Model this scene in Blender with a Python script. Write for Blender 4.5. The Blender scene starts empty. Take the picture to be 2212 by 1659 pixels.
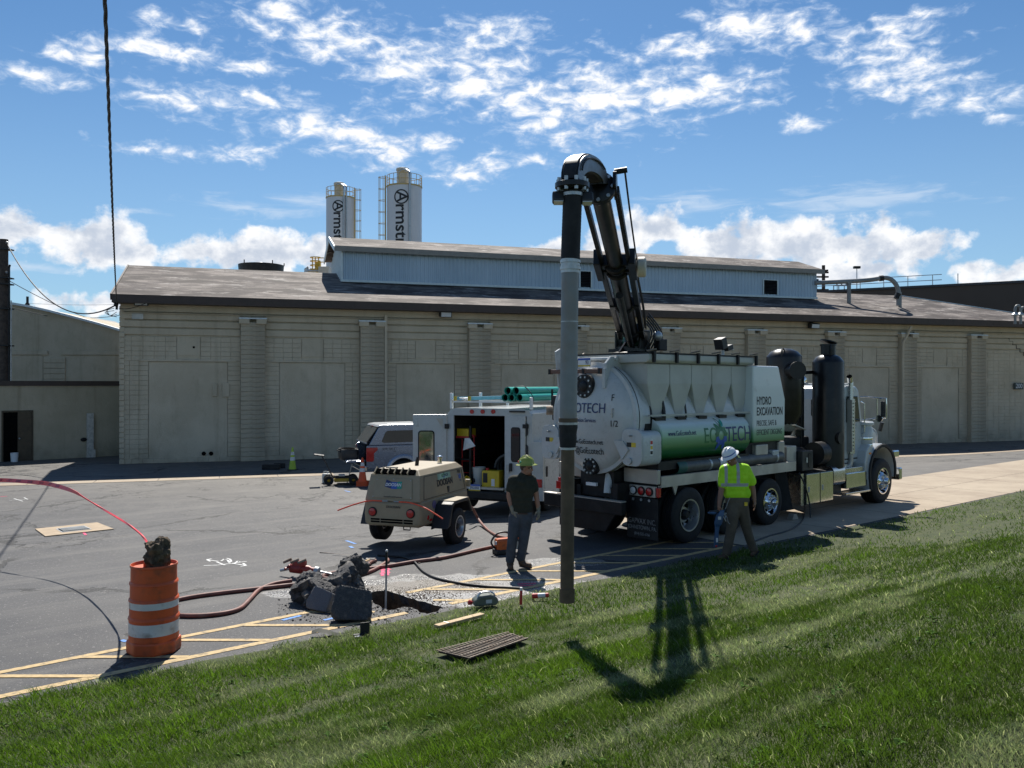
import bpy, bmesh, math, random
import numpy as np
from mathutils import Vector, Matrix, noise as mnoise
from mathutils.geometry import delaunay_2d_cdt
R = math.radians
S = bpy.context.scene
COL = S.collection

# ------------------------------------------------------------------ camera
F, CX, HZ, ZC = 1854., 1106., 832., 2.95          # photo measured on a 2212 px wide copy
cam = bpy.data.cameras.new('camera'); camo = bpy.data.objects.new('camera', cam); COL.objects.link(camo)
cam.sensor_width = 36; cam.lens = 36*F/2212; cam.clip_end = 3000; cam.clip_start = .1
camo.location = (0, 0, ZC); camo.rotation_euler = (R(90.08), 0, 0)
S.camera = camo
# ------------------------------------------------------------------ sun, sky, exposure
SUN = Vector((-.05, .84, 1)).normalized()
sl = bpy.data.lights.new('sun', 'SUN'); sl.energy = 5.0; sl.angle = R(.53); sl.color = (1, .95, .87)
so = bpy.data.objects.new('sun', sl); COL.objects.link(so); so.location = (0, 0, 60)
so.rotation_euler = (-SUN).to_track_quat('-Z', 'Y').to_euler()
S.view_settings.view_transform = 'Standard'; S.view_settings.look = 'None'
S.cycles.max_bounces = 6; S.cycles.diffuse_bounces = 2; S.cycles.glossy_bounces = 3
S.view_settings.exposure = 0.38; S.view_settings.gamma = 1
W = bpy.data.worlds.new('World'); S.world = W; W.use_nodes = True
nt = W.node_tree; N = nt.nodes; L = nt.links; N.clear()
def wn(t, **k):
    n = N.new(t)
    for a, b in k.items(): setattr(n, a, b)
    return n
def wm(op, a, b=None, c=None, clamp=False):
    n = wn('ShaderNodeMath', operation=op, use_clamp=clamp)
    for i, x in enumerate((a, b, c)):
        if x is None: continue
        if isinstance(x, (int, float)): n.inputs[i].default_value = x
        else: L.new(x, n.inputs[i])
    return n.outputs[0]
def wv(op, a, b):
    n = wn('ShaderNodeVectorMath', operation=op)
    for i, x in enumerate((a, b)):
        if isinstance(x, tuple): n.inputs[i].default_value = x
        elif x is not None: L.new(x, n.inputs[i])
    return n
def wmix(f, a, b):
    n = wn('ShaderNodeMix', data_type='RGBA')
    for i, x in ((0, f), (6, a), (7, b)):
        if isinstance(x, (int, float)): n.inputs[i].default_value = x
        elif isinstance(x, tuple): n.inputs[i].default_value = (*x, 1)
        else: L.new(x, n.inputs[i])
    return n.outputs[2]
def wmap(x, a, b, c=0., d=1., smooth=True):
    n = wn('ShaderNodeMapRange', interpolation_type='SMOOTHSTEP' if smooth else 'LINEAR')
    L.new(x, n.inputs[0])
    for i, v in enumerate((a, b, c, d)): n.inputs[i+1].default_value = v
    return n.outputs[0]
sky = wn('ShaderNodeTexSky', sky_type='NISHITA', sun_disc=False)
sky.sun_elevation = math.asin(SUN.z); sky.sun_rotation = math.atan2(SUN.x, SUN.y)
sky.altitude = 100; sky.air_density = 1.0; sky.dust_density = .2; sky.ozone_density = 1.6
tc = wn('ShaderNodeTexCoord')
sx = wn('ShaderNodeSeparateXYZ'); L.new(tc.outputs['Generated'], sx.inputs[0])
az = wm('ARCTAN2', sx.outputs[0], sx.outputs[1]); el = wm('ARCSINE', sx.outputs[2])
cx = wn('ShaderNodeCombineXYZ'); L.new(az, cx.inputs[0]); L.new(el, cx.inputs[1])
AE = cx.outputs[0]
def nz(vec, scale, detail=6, rough=.55, dist=0., sc=(1, 1, 1), off=(0, 0, 0)):
    v = wv('MULTIPLY', vec, sc).outputs[0]; v = wv('ADD', v, off).outputs[0]
    n = wn('ShaderNodeTexNoise'); L.new(v, n.inputs['Vector'])
    n.inputs['Scale'].default_value = scale; n.inputs['Detail'].default_value = detail
    n.inputs['Roughness'].default_value = rough; n.inputs['Distortion'].default_value = dist
    return n.outputs['Fac']
# where the clouds of the photographed sky stand (direction, half size), in photo pixels
HI = [(600,30,85,45),(720,85,120,50),(890,135,140,45),(1030,175,150,60),(1160,215,140,58),(1290,205,160,68),(1430,200,140,52),(1570,190,95,40),(1180,270,65,30),(1060,75,110,32),
      (1480,105,100,28),(1600,50,95,42),(1700,60,70,40),(1210,295,60,26),(1060,355,48,20),(1140,350,48,18),(1730,270,45,14),
      (1890,105,110,36),(1960,150,100,32),(1960,192,110,20),(2090,215,85,22),(1930,50,90,18),(2180,255,45,12),
      (390,215,80,26),(540,210,90,22),(650,270,100,30),(760,285,110,44),(850,325,90,36),(530,325,65,16),(930,310,55,24),(990,375,60,17),(330,318,85,13),
      (390,50,75,18),(290,100,70,16),(390,112,95,22),(80,162,110,18),(180,125,60,18),(540,150,70,13)]
LO = [(20,500,85,46),(210,522,120,58),(300,545,75,40),(480,550,80,40),(570,532,105,50),(670,545,75,42),(1200,535,55,22),(1400,485,85,40),(1330,525,80,36),
      (1560,530,110,52),(1700,525,140,58),(1840,525,130,50),(1970,537,100,32),(1600,568,190,32),(1850,580,120,26),(2160,590,75,34),(220,660,120,28)]
CI = [(560,455,140,24),(640,440,90,24),(290,457,60,8),(1850,440,220,40),(1480,440,160,28),(90,575,140,12)]
def field(lst, vec):
    m = None
    for (x, y, rx, ry) in lst:
        a = math.atan2(x-CX, F); e = math.atan2(HZ-y, math.hypot(F, x-CX))
        d = wv('SUBTRACT', vec, (a, e, 0)).outputs[0]
        d = wv('MULTIPLY', d, (F/rx, F/ry, 0)).outputs[0]
        le = wv('LENGTH', d, None).outputs['Value']
        m = le if m is None else wm('SMOOTH_MIN', m, le, .22)
    return m
# wobble the outlines
def warp(amp, scale):
    n = wn('ShaderNodeTexNoise'); L.new(AE, n.inputs['Vector']); n.inputs['Scale'].default_value = scale; n.inputs['Detail'].default_value = 5; n.inputs['Roughness'].default_value = .6
    return wv('ADD', AE, wv('MULTIPLY', wv('SUBTRACT', n.outputs['Color'], (.5, .5, .5)).outputs[0], (amp, amp*.55, 0)).outputs[0]).outputs[0]
away = wmap(wm('ABSOLUTE', az), .62, .9)                      # beyond the view the cloud fields simply go on at random
up = wmap(el, .44, .62)
out = wm('MAXIMUM', away, up)
wide = nz(tc.outputs['Generated'], 3.2, 3, .55, 0, (1, 1, 1.8), (3, 1, 7))
fh = field(HI, warp(.06, 14))
nh = nz(AE, 34, 7, .60, .35, (1, 2.1, 1), (1.3, .7, 0))
covh = wm('MAXIMUM', wm('SUBTRACT', 1.10, fh), -1.6)
covh = wm('MAXIMUM', covh, wm('SUBTRACT', wm('MULTIPLY', out, wm('ADD', wm('MULTIPLY', wm('SUBTRACT', wide, .60), 6.), 1.6)), 1.6))
dh = wm('ADD', wm('MULTIPLY', covh, 1.15), wm('MULTIPLY', wm('SUBTRACT', nh, .485), 5.4))
ah = wmap(dh, -.35, 1.6)
fl = field(LO, warp(.075, 17))
nl = nz(AE, 24, 8, .58, .15, (1, 1.15, 1), (5, 2, 0))
lowband = wm('SUBTRACT', wm('MULTIPLY', wm('MULTIPLY', away, wmap(wm('ABSOLUTE', wm('SUBTRACT', el, .17)), .12, .02)), wm('ADD', wm('MULTIPLY', wm('SUBTRACT', wide, .52), 6.), 1.9)), 2.)
covl = wm('MAXIMUM', wm('SUBTRACT', 1.02, fl), lowband)
dl = wm('ADD', covl, wm('MULTIPLY', wm('SUBTRACT', nl, .5), 2.8))
al = wmap(dl, -.05, .50)
nl2 = nz(AE, 24, 5, .58, .15, (1, 1.15, 1), (5.012, 2.03, 0))
shade = wm('ADD', wm('MULTIPLY', covl, .75), wm('MULTIPLY', wm('SUBTRACT', nl2, .46), 3.6))
shade = wmap(shade, .0, 1.1)
fc = field(CI, warp(.05, 7))
nc = nz(AE, 16, 5, .6, .6, (1, 5.5, 1), (0, 3, 0))
ac = wm('MULTIPLY', wmap(wm('ADD', wm('MULTIPLY', wm('SUBTRACT', 1.05, fc), .7), wm('MULTIPLY', wm('SUBTRACT', nc, .5), 2.2)), .0, .9), .6)
haze_low = wmap(el, .40, .0, .0, .45)
skyb = wv('MULTIPLY', sky.outputs[0], (.66, .97, 1.20)).outputs[0]
skyc = wmix(haze_low, skyb, (5.6, 8.0, 10.4))
c1 = wmix(ac, skyc, (8.6, 10.0, 11.8))
hicol = wmix(wmap(dh, .3, 1.5), (8.2, 9.8, 12.2), (13.2, 13.3, 13.6))
c2 = wmix(ah, c1, hicol)
locol = wmix(shade, (13.0, 13.1, 13.3), (7.0, 7.9, 9.4))
c3 = wmix(al, c2, locol)
bg = wn('ShaderNodeBackground'); bg.inputs[1].default_value = .061; L.new(c3, bg.inputs[0])
W.cycles.sampling_method = "MANUAL"; W.cycles.sample_map_resolution = 256
wo = wn('ShaderNodeOutputWorld'); L.new(bg.outputs[0], wo.inputs[0])

# ------------------------------------------------------------------ where things are: pixel -> place
def sm(x): x = min(1, max(0, x)); return x*x*(3-2*x)
E0 = 9.07; EU = Vector((.766, .643)); EN = Vector((-.643, .766))      # road edge: along, and away from the lawn
def qv(X, Y): return EN.x*X+EN.y*Y-E0
BK = [(-.5, -.03), (0, .02), (1.2, .09), (2.6, .26), (3.8, .53), (5.1, .85), (6.2, 1.07), (7.4, 1.24), (9.0, 1.35), (14, 1.5), (40, 1.7), (400, 2.5)]
def bank(t):
    for (a, za), (b, zb) in zip(BK, BK[1:]):
        if t <= b: return za+(zb-za)*(t-a)/(b-a)
    return BK[-1][1]
def gz(X, Y):
    q = qv(X, Y)
    if q < 0: return (bank(-q-.12)+bank(-q+.12)+bank(-q))/3
    return -.33*sm((q-3.4)/5.6)
def at(x, y, d): return Vector(((x-CX)/F*d, d, ZC-(y-HZ)/F*d))
def gp(x, y, up=0.):
    d = 3.
    while d < 200:
        p = at(x, y, d)
        if p.z < gz(p.x, p.y)+up:
            a, b = d-.1, d
            for _ in range(14):
                m = (a+b)/2; p = at(x, y, m)
                if p.z < gz(p.x, p.y)+up: b = m
                else: a = m
            return at(x, y, b)
        d += .1
    return at(x, y, 200)
def uq(u, q, z=None):
    p = EU*u+EN*(q+E0); X, Y = p
    return Vector((X, Y, gz(X, Y) if z is None else z))

# ------------------------------------------------------------------ materials
MAT = {}
class NT:
    def __init__(s, name):
        s.m = bpy.data.materials.new(name); s.m.use_nodes = True; s.t = s.m.node_tree; s.n = s.t.nodes
        s.p = s.n['Principled BSDF']; s.o = s.n['Material Output']; MAT[name] = s.m
    def node(s, t, **k):
        n = s.n.new(t)
        for a, b in k.items(): setattr(n, a, b)
        return n
    def put(s, sock, x):
        if isinstance(x, (int, float)): sock.default_value = x
        elif isinstance(x, tuple): sock.default_value = (*x, 1) if (len(x) == 3 and sock.type == 'RGBA') else x
        else: s.t.links.new(x, sock)
    def set(s, **k):
        for a, b in k.items(): s.put(s.p.inputs[a.replace('_', ' ')], b)
        return s
    def coord(s, kind='Object'):
        if kind == 'Position': return s.node('ShaderNodeNewGeometry').outputs['Position']
        return s.node('ShaderNodeTexCoord').outputs[kind]
    def noise(s, vec, scale, detail=4, rough=.55, sc=None, dist=0, out='Fac'):
        if sc:
            v = s.node('ShaderNodeVectorMath', operation='MULTIPLY'); s.put(v.inputs[0], vec); v.inputs[1].default_value = sc; vec = v.outputs[0]
        n = s.node('ShaderNodeTexNoise'); s.put(n.inputs['Vector'], vec)
        for a, b in (('Scale', scale), ('Detail', detail), ('Roughness', rough), ('Distortion', dist)): n.inputs[a].default_value = b
        return n.outputs[out]
    def math(s, op, a, b=None, c=None):
        n = s.node('ShaderNodeMath', operation=op)
        for i, x in enumerate((a, b, c)):
            if x is not None: s.put(n.inputs[i], x)
        return n.outputs[0]
    def map(s, x, a, b, c=0., d=1.):
        n = s.node('ShaderNodeMapRange', interpolation_type='SMOOTHSTEP'); s.put(n.inputs[0], x)
        for i, v in enumerate((a, b, c, d)): n.inputs[i+1].default_value = v
        return n.outputs[0]
    def mix(s, f, a, b):
        n = s.node('ShaderNodeMix', data_type='RGBA'); s.put(n.inputs[0], f); s.put(n.inputs[6], a); s.put(n.inputs[7], b); return n.outputs[2]
    def sep(s, vec):
        n = s.node('ShaderNodeSeparateXYZ'); s.put(n.inputs[0], vec); return n.outputs
    def bump(s, h, st=.3, dist=.02, prev=None):
        n = s.node('ShaderNodeBump'); n.inputs['Strength'].default_value = st; n.inputs['Distance'].default_value = dist; s.put(n.inputs['Height'], h)
        if prev is not None: s.put(n.inputs['Normal'], prev)
        s.put(s.p.inputs['Normal'], n.outputs[0]); return n.outputs[0]
def mul(c, k): return tuple(min(1, x*k) for x in c)
def pm(name, col, rough=.5, metal=0, var=.18, scale=5, bump=0, bs=60, dirt=None, damt=.5, dscale=2.5, rv=.035, **kw):
    if name in MAT: return MAT[name]
    s = NT(name); co = s.coord()
    n = s.noise(co, scale, 5, .6)
    c = s.mix(s.map(n, .3, .7), mul(col, 1-var), mul(col, 1+var))
    r = s.map(s.noise(co, scale*2.3, 4), .3, .7, max(.03, rough-rv), min(1, rough+rv))
    if dirt:
        dn = s.map(s.noise(co, dscale, 5, .55), .48, .78, 0, damt)
        c = s.mix(dn, c, dirt)
    s.set(Base_Color=c, Roughness=r, Metallic=float(metal))
    if bump: s.bump(s.noise(co, bs, 4), .5, bump)
    for a, b in kw.items(): s.set(**{a: b})
    return s.m
def M(n): return MAT[n]
BROWN = (.10, .075, .05)
pm('white_paint', (.51, .53, .52), .3, var=.04, dirt=(.34, .31, .26), damt=.4, dscale=1.3, Coat_Weight=.3)
pm('white_clean', (.80, .80, .79), .35, var=.03)
pm('black_paint', (.009, .009, .010), .32, var=.3, dirt=(.035, .03, .026), damt=.3, Specular_IOR_Level=.35)
pm('black_steel', (.012, .012, .013), .5, var=.4, dirt=(.05, .042, .034), damt=.4, Specular_IOR_Level=.35)
pm('rubber', (.011, .011, .012), .75, var=.3, dirt=(.055, .05, .044), damt=.5, bump=.002)
pm('hose_black', (.015, .015, .016), .55, var=.3)
pm('hose_red', (.20, .075, .055), .6, var=.3, dirt=(.22, .17, .14), damt=.6, dscale=6)
pm('chrome', (.82, .82, .82), .1, 1, var=.05)
pm('alum', (.62, .62, .61), .26, 1, var=.08, dirt=(.2, .19, .17), damt=.4)
pm('alum_dull', (.50, .47, .42), .5, .6, var=.12, dirt=(.2, .17, .13), damt=.5)
pm('mirror_alum', (.75, .76, .74), .13, 1, var=.06, bump=.0015, bs=9)
pm('galv', (.46, .48, .48), .42, .7, var=.15, scale=14, dirt=(.2, .16, .12), damt=.5)
pm('tube_grey', (.23, .24, .24), .5, .2, var=.12, scale=3, dirt=(.26, .20, .14), damt=.6)
pm('tube_brown', (.115, .078, .046), .65, .1, var=.3, scale=4, dirt=(.10, .07, .045), damt=.7)
pm('red_lens', (.45, .012, .012), .2, var=.1, Coat_Weight=.5)
pm('amber_lens', (.75, .22, .02), .2, var=.1, Coat_Weight=.5)
pm('clear_lens', (.6, .62, .62), .12, var=.05)
pm('glass_dark', (.012, .014, .016), .06, var=.1, Coat_Weight=.5)
pm('tan_body', (.33, .27, .172), .5, var=.06, dirt=(.22, .17, .11), damt=.35)
pm('navy', (.02, .035, .13), .4, var=.1); pm('green_ink', (.035, .17, .06), .4, var=.1); pm('black_ink', (.012, .012, .014), .5, var=.2)
pm('grey_ink', (.25, .25, .25), .6, var=.2); pm('blue_ink', (.03, .10, .42), .4, var=.1); pm('teal_ink', (.02, .30, .22), .4, var=.1); pm('white_ink', (.75, .75, .75), .5, var=.1)
pm('red_ink', (.5, .03, .03), .4); pm('yellow_ink', (.7, .5, .04), .4)
pm('concrete', (.36, .33, .28), .85, var=.14, scale=2, bump=.004, dirt=(.17, .145, .115), damt=.6)
pm('drum_orange', (.56, .09, .02), .48, var=.08, dirt=(.10, .045, .025), damt=.75, dscale=6, Subsurface_Weight=.0)
pm('cone_orange', (.72, .09, .018), .45, var=.08); pm('cone_lime', (.38, .52, .04), .5, var=.08)
pm('band_white', (.60, .62, .61), .3, var=.08, dirt=(.20, .13, .09), damt=.85, dscale=7)
pm('wood', (.52, .37, .20), .7, var=.2, scale=9, bump=.002, dirt=(.25, .16, .08), damt=.4)
pm('wood_weathered', (.55, .52, .46), .8, var=.2, scale=9, bump=.003)
pm('soil', (.095, .062, .036), .95, var=.4, scale=12, bump=.03, bs=25)
pm('asphalt_lump', (.050, .049, .050), .8, var=.5, scale=14, bump=.03, bs=45, dirt=(.30, .265, .22), damt=.95, dscale=3.2)
pm('asphalt_top', (.13, .13, .135), .8, var=.25, scale=30, bump=.004, bs=120)
pm('green_pipe', (.03, .40, .30), .35, var=.06)
pm('ladder_blue', (.12, .36, .48), .45, var=.1)
pm('tool_orange', (.62, .12, .02), .4, var=.1, dirt=(.05, .04, .03), damt=.5, dscale=12)
pm('tool_red', (.30, .03, .025), .45, var=.15, dirt=(.08, .05, .04), damt=.6, dscale=12)
pm('tool_blue', (.03, .08, .17), .4, var=.15)
pm('yellow_plastic', (.62, .44, .02), .45, var=.08); pm('yellow_steel', (.62, .40, .04), .5, var=.1, dirt=(.3, .2, .08), damt=.3)
pm('silver_car', (.18, .22, .30), .25, .6, var=.02, Coat_Weight=.8, Coat_Roughness=.06)
pm('plastic_black', (.02, .02, .021), .5, var=.2)
pm('skin', (.30, .155, .10), .55, var=.08); pm('skin_tan', (.25, .125, .075), .55, var=.08)
pm('hair', (.05, .028, .016), .7, var=.3); pm('beard', (.16, .065, .03), .75, var=.3)
pm('olive_cloth', (.022, .025, .016), .9, var=.15, scale=9, bump=.006, bs=14)
pm('denim', (.045, .058, .075), .9, var=.25, scale=6, bump=.006, bs=16, dirt=(.18, .15, .12), damt=.4)
pm('khaki', (.10, .082, .06), .9, var=.2, scale=6, bump=.006, bs=16)
pm('boot', (.085, .05, .027), .7, var=.25); pm('glove', (.20, .19, .15), .85, var=.2)
pm('hat_lime', (.28, .33, .06), .35, var=.05); pm('hat_white', (.78, .79, .80), .3, var=.03)
pm('fascia', (.060, .040, .030), .6, var=.12); pm('coping_silver', (.52, .54, .56), .4, .5, var=.1)
pm('door_brown', (.085, .060, .033), .6, var=.15)
pm('silo_white', (.66, .67, .68), .45, var=.04, scale=.6, dirt=(.36, .35, .33), damt=.25, dscale=.5)
pm('cream_metal', (.55, .50, .40), .5, var=.1)
pm('pole_wood', (.075, .055, .042), .9, var=.3, scale=6, bump=.01)
pm('cable_black', (.03, .03, .032), .6, var=.2)
pm('tape_pink', (.95, .07, .08), .45, var=.1, Alpha=1.0)
pm('rust_steel', (.26, .215, .17), .7, .3, var=.3, scale=15, dirt=(.17, .08, .035), damt=.6, dscale=10)
pm('cardboard', (.42, .32, .21), .8, var=.12, scale=4)
pm('dark_roof', (.035, .037, .042), .6, var=.2)
pm('paint_pink', (.75, .05, .16), .7, var=.25, scale=30); pm('paint_white', (.62, .62, .60), .7, var=.25, scale=30); pm('paint_blue', (.10, .26, .62), .7, var=.3, scale=30)
pm('orange_rod', (.90, .10, .03), .3, var=.05, Coat_Weight=.3)
pm('jug', (.62, .62, .58), .4, var=.05)
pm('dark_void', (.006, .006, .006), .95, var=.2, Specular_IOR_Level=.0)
pm('hopper', (.47, .47, .425), .4, var=.06, scale=2, dirt=(.34, .31, .25), damt=.4)
# materials with a pattern of their own
def make_asphalt():
    s = NT('asphalt'); P = s.coord('Position')
    big = s.noise(P, .22, 5, .6, dist=.5); mid = s.noise(P, 1.3, 5, .65); fine = s.noise(P, 42, 3, .7); spk = s.noise(P, 26, 2, .5)
    c = s.mix(s.map(big, .35, .65), (.057, .057, .061), (.086, .084, .084))
    c = s.mix(s.math('MULTIPLY', s.map(s.noise(P, .5, 4, .5, dist=.3), .53, .56), .3), c, (.055, .055, .058))
    c = s.mix(s.math('MULTIPLY', s.map(mid, .40, .70), .55), c, (.106, .102, .096))
    c = s.mix(s.math('MULTIPLY', s.map(fine, .3, .7), .55), mul_node(s, c, .62), mul_node(s, c, 1.25))
    c = s.mix(s.math('MULTIPLY', s.map(spk, .62, .72), .6), c, (.30, .285, .265))
    # streaks worn along the lane
    x, y, z = s.sep(P)
    u = s.math('ADD', s.math('MULTIPLY', x, EU.x), s.math('MULTIPLY', y, EU.y)); q = s.math('ADD', s.math('MULTIPLY', x, EN.x), s.math('MULTIPLY', y, EN.y))
    uv = s.node('ShaderNodeCombineXYZ'); s.put(uv.inputs[0], u); s.put(uv.inputs[1], q)
    st = s.noise(uv.outputs[0], 1.0, 5, .6, sc=(.10, 1.1, 1))
    c = s.mix(s.math('MULTIPLY', s.map(st, .48, .68), .65), c, (.120, .114, .105))
    # older, browner paving towards the warehouse
    c = s.mix(s.map(y, 19, 30, 0, .55), c, mul_node(s, s.mix(s.map(mid, .35, .7), (.11, .10, .085), (.165, .15, .128)), 1.))
    # cracks, broken up so that only some run on
    wv_ = s.node('ShaderNodeVectorMath', operation='ADD'); s.put(wv_.inputs[0], P)
    w2 = s.node('ShaderNodeVectorMath', operation='SCALE'); s.put(w2.inputs[0], s.noise(P, 1.6, 5, .65, out='Color')); w2.inputs['Scale'].default_value = 1.1; s.put(wv_.inputs[1], w2.outputs[0])
    vo = s.node('ShaderNodeTexVoronoi', feature='DISTANCE_TO_EDGE'); s.put(vo.inputs['Vector'], wv_.outputs[0]); vo.inputs['Scale'].default_value = .19
    crack = s.math('MULTIPLY', s.map(vo.outputs['Distance'], .016, .006), s.map(s.noise(P, .35, 3), .42, .50))
    vo2 = s.node('ShaderNodeTexVoronoi', feature='DISTANCE_TO_EDGE'); s.put(vo2.inputs['Vector'], wv_.outputs[0]); vo2.inputs['Scale'].default_value = 1.5
    alli = s.math('MULTIPLY', s.map(vo2.outputs['Distance'], .03, .006), s.math('MULTIPLY', s.map(s.noise(P, .45, 4), .52, .62), s.map(y, 13, 19)))
    crack = s.math('MAXIMUM', crack, alli)
    c = s.mix(s.math('MULTIPLY', crack, .9), c, (.012, .011, .010))
    # water and slurry spilled round the pit, their wet glitter painted in as pale speckle
    def ell(cx_, cy_, rx, ry, k):
        dx = s.math('MULTIPLY', s.math('SUBTRACT', x, cx_), 1/rx); dy = s.math('MULTIPLY', s.math('SUBTRACT', y, cy_), 1/ry)
        d = s.math('SQRT', s.math('ADD', s.math('MULTIPLY', dx, dx), s.math('MULTIPLY', dy, dy)))
        return s.map(s.math('ADD', d, s.math('MULTIPLY', s.math('SUBTRACT', s.noise(P, k, 5, .65), .5), 1.5)), 1.02, .82)
    wet_sheen = s.math('MAXIMUM', ell(-.75, 12.45, 2.0, .95, 1.1), ell(.85, 14.3, .75, .38, 1.7))
    wet_sheen = s.math('MAXIMUM', wet_sheen, ell(-3.0, 12.2, .55, .33, 1.7))
    mud = ell(-1.25, 12.55, 1.0, .45, 1.4)
    c = s.mix(s.math('MULTIPLY', wet_sheen, .72), c, s.mix(s.map(fine, .4, .62), (.15, .145, .135), (.42, .41, .39)))
    c = s.mix(s.math('MULTIPLY', mud, .7), c, s.mix(s.map(mid, .35, .65), (.095, .072, .046), (.15, .118, .078)))
    ro = s.math('SUBTRACT', s.map(fine, .3, .7, .62, .86), s.math('MULTIPLY', wet_sheen, s.map(mid, .3, .7, .36, .56)))
    s.set(Base_Color=c, Roughness=ro)
    h = s.math('ADD', s.math('MULTIPLY', fine, .6), s.math('MULTIPLY', s.noise(P, 95, 2), .7))
    h = s.math('SUBTRACT', h, s.math('MULTIPLY', crack, 2.))
    s.bump(h, .55, .012)
def mul_node(s, c, k):
    n = s.node('ShaderNodeMix', data_type='RGBA', blend_type='MULTIPLY'); n.inputs[0].default_value = 1; s.put(n.inputs[6], c); n.inputs[7].default_value = (k, k, k, 1); return n.outputs[2]
make_asphalt()
def make_concrete():
    s = NT('road_concrete'); P = s.coord('Position')
    c = s.mix(s.map(s.noise(P, .5, 6, .65), .35, .65), (.36, .285, .205), (.47, .385, .28))
    c = s.mix(s.math('MULTIPLY', s.map(s.noise(P, 3.5, 6, .7), .52, .75), .5), c, (.22, .175, .13))
    f = s.noise(P, 60, 3, .6)
    c = s.mix(s.math('MULTIPLY', f, .35), c, mul_node(s, c, .6))
    s.set(Base_Color=c, Roughness=.85); s.bump(f, .4, .006)
make_concrete()
def make_lawn():
    s = NT('lawn_soil'); P = s.coord('Position')
    c = s.mix(s.map(s.noise(P, 3, 6, .7), .35, .65), (.034, .050, .013), (.070, .080, .028))
    s.set(Base_Color=c, Roughness=.95); s.bump(s.noise(P, 40, 4), .6, .02)
    s = NT('grass_blade')
    at_ = s.node('ShaderNodeAttribute', attribute_name='tint').outputs['Color']
    s.set(Base_Color=at_, Roughness=.34)
    s.p.inputs['Specular IOR Level'].default_value = .6
    tr = s.node('ShaderNodeBsdfTranslucent'); s.put(tr.inputs[0], s.mix(1.0, at_, at_))
    tl = s.node('ShaderNodeMix', data_type='RGBA', blend_type='MULTIPLY'); tl.inputs[0].default_value = 1; s.put(tl.inputs[6], at_); tl.inputs[7].default_value = (1.3, 1.48, .8, 1); s.put(tr.inputs[0], tl.outputs[2])
    mx = s.node('ShaderNodeMixShader'); mx.inputs[0].default_value = .5
    s.t.links.new(s.p.outputs[0], mx.inputs[1]); s.t.links.new(tr.outputs[0], mx.inputs[2]); s.t.links.new(mx.outputs[0], s.o.inputs[0])
make_lawn()
def make_wall(name, a, b, stain):
    s = NT(name); co = s.coord(); x, y, z = s.sep(co)
    c = s.mix(s.map(s.noise(co, .55, 6, .65), .35, .65), a, b)
    c = s.mix(s.math('MULTIPLY', s.map(s.noise(co, 2.2, 6, .72, sc=(1, 1, .5)), .5, .75), .35), c, stain)
    run = s.math('MULTIPLY', s.map(s.noise(co, 1.4, 5, .6, sc=(1.6, 1, .07)), .55, .75), .4)
    c = s.mix(run, c, stain)
    c = s.mix(s.math('MULTIPLY', s.map(z, 1.1, -.05), s.map(s.noise(co, 1.8, 5), .3, .7, .1, .65)), c, mul_node(s, c, .5))
    s.set(Base_Color=c, Roughness=.8); s.bump(s.noise(co, 16, 5, .6), .55, .03)
make_wall('wall_paint', (.50, .418, .295), (.585, .495, .358), (.30, .235, .15))
make_wall('annex_paint', (.42, .36, .25), (.50, .43, .31), (.22, .18, .11))
def make_roof():
    s = NT('roofing'); co = s.coord()
    a = s.noise(co, 1.0, 6, .62, sc=(.45, .95, 1)); b = s.noise(co, 1.9, 5, .65, sc=(.4, 1.0, 1)); r = s.noise(co, .25, 4)
    c = s.mix(s.map(a, .42, .58), (.048, .034, .027), (.20, .168, .145))
    c = s.mix(s.math('MULTIPLY', s.map(b, .50, .62), .8), c, (.060, .044, .040))
    c = s.mix(s.math('MULTIPLY', s.map(s.noise(co, 1.6, 5, .68, sc=(.5, 1.2, 1)), .56, .64), .75), c, (.38, .345, .31))
    x, y, z = s.sep(co)
    sh = s.node('ShaderNodeTexBrick'); s.put(sh.inputs['Vector'], co); sh.inputs['Scale'].default_value = 1; sh.inputs['Brick Width'].default_value = .9; sh.inputs['Row Height'].default_value = .15; sh.inputs['Mortar Size'].default_value = .008
    sh.inputs['Color1'].default_value = (.55, .53, .52, 1); sh.inputs['Color2'].default_value = (1.4, 1.4, 1.4, 1); sh.inputs['Mortar'].default_value = (.5, .5, .5, 1)
    n = s.node('ShaderNodeMix', data_type='RGBA', blend_type='MULTIPLY'); n.inputs[0].default_value = .8; s.put(n.inputs[6], c); s.put(n.inputs[7], sh.outputs['Color'])
    s.set(Base_Color=n.outputs[2], Roughness=.85); s.bump(s.noise(co, 9, 5), .4, .02)
    s = NT('siding'); co = s.coord()
    c = s.mix(s.map(s.noise(co, .5, 5, .6, sc=(1, 1, .35)), .3, .7), (.36, .45, .53), (.45, .54, .62))
    c = s.mix(s.math('MULTIPLY', s.map(s.noise(co, 3, 6, .7, sc=(1.5, 1, .2)), .6, .8), .5), c, (.22, .22, .20))
    s.set(Base_Color=c, Roughness=.42, Metallic=.25)
    s = NT('brick_wall'); co = s.coord()
    br = s.node('ShaderNodeTexBrick'); s.put(br.inputs['Vector'], co)
    for k, v in (('Scale', 1), ('Brick Width', .45), ('Row Height', .22), ('Mortar Size', .02)): br.inputs[k].default_value = v
    br.inputs['Color1'].default_value = (.055, .030, .021, 1); br.inputs['Color2'].default_value = (.085, .046, .032, 1); br.inputs['Mortar'].default_value = (.075, .06, .05, 1)
    c = s.mix(s.map(s.noise(co, .12, 5), .4, .7), br.outputs['Color'], (.035, .022, .018))
    s.set(Base_Color=c, Roughness=.85)
make_roof()
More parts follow.
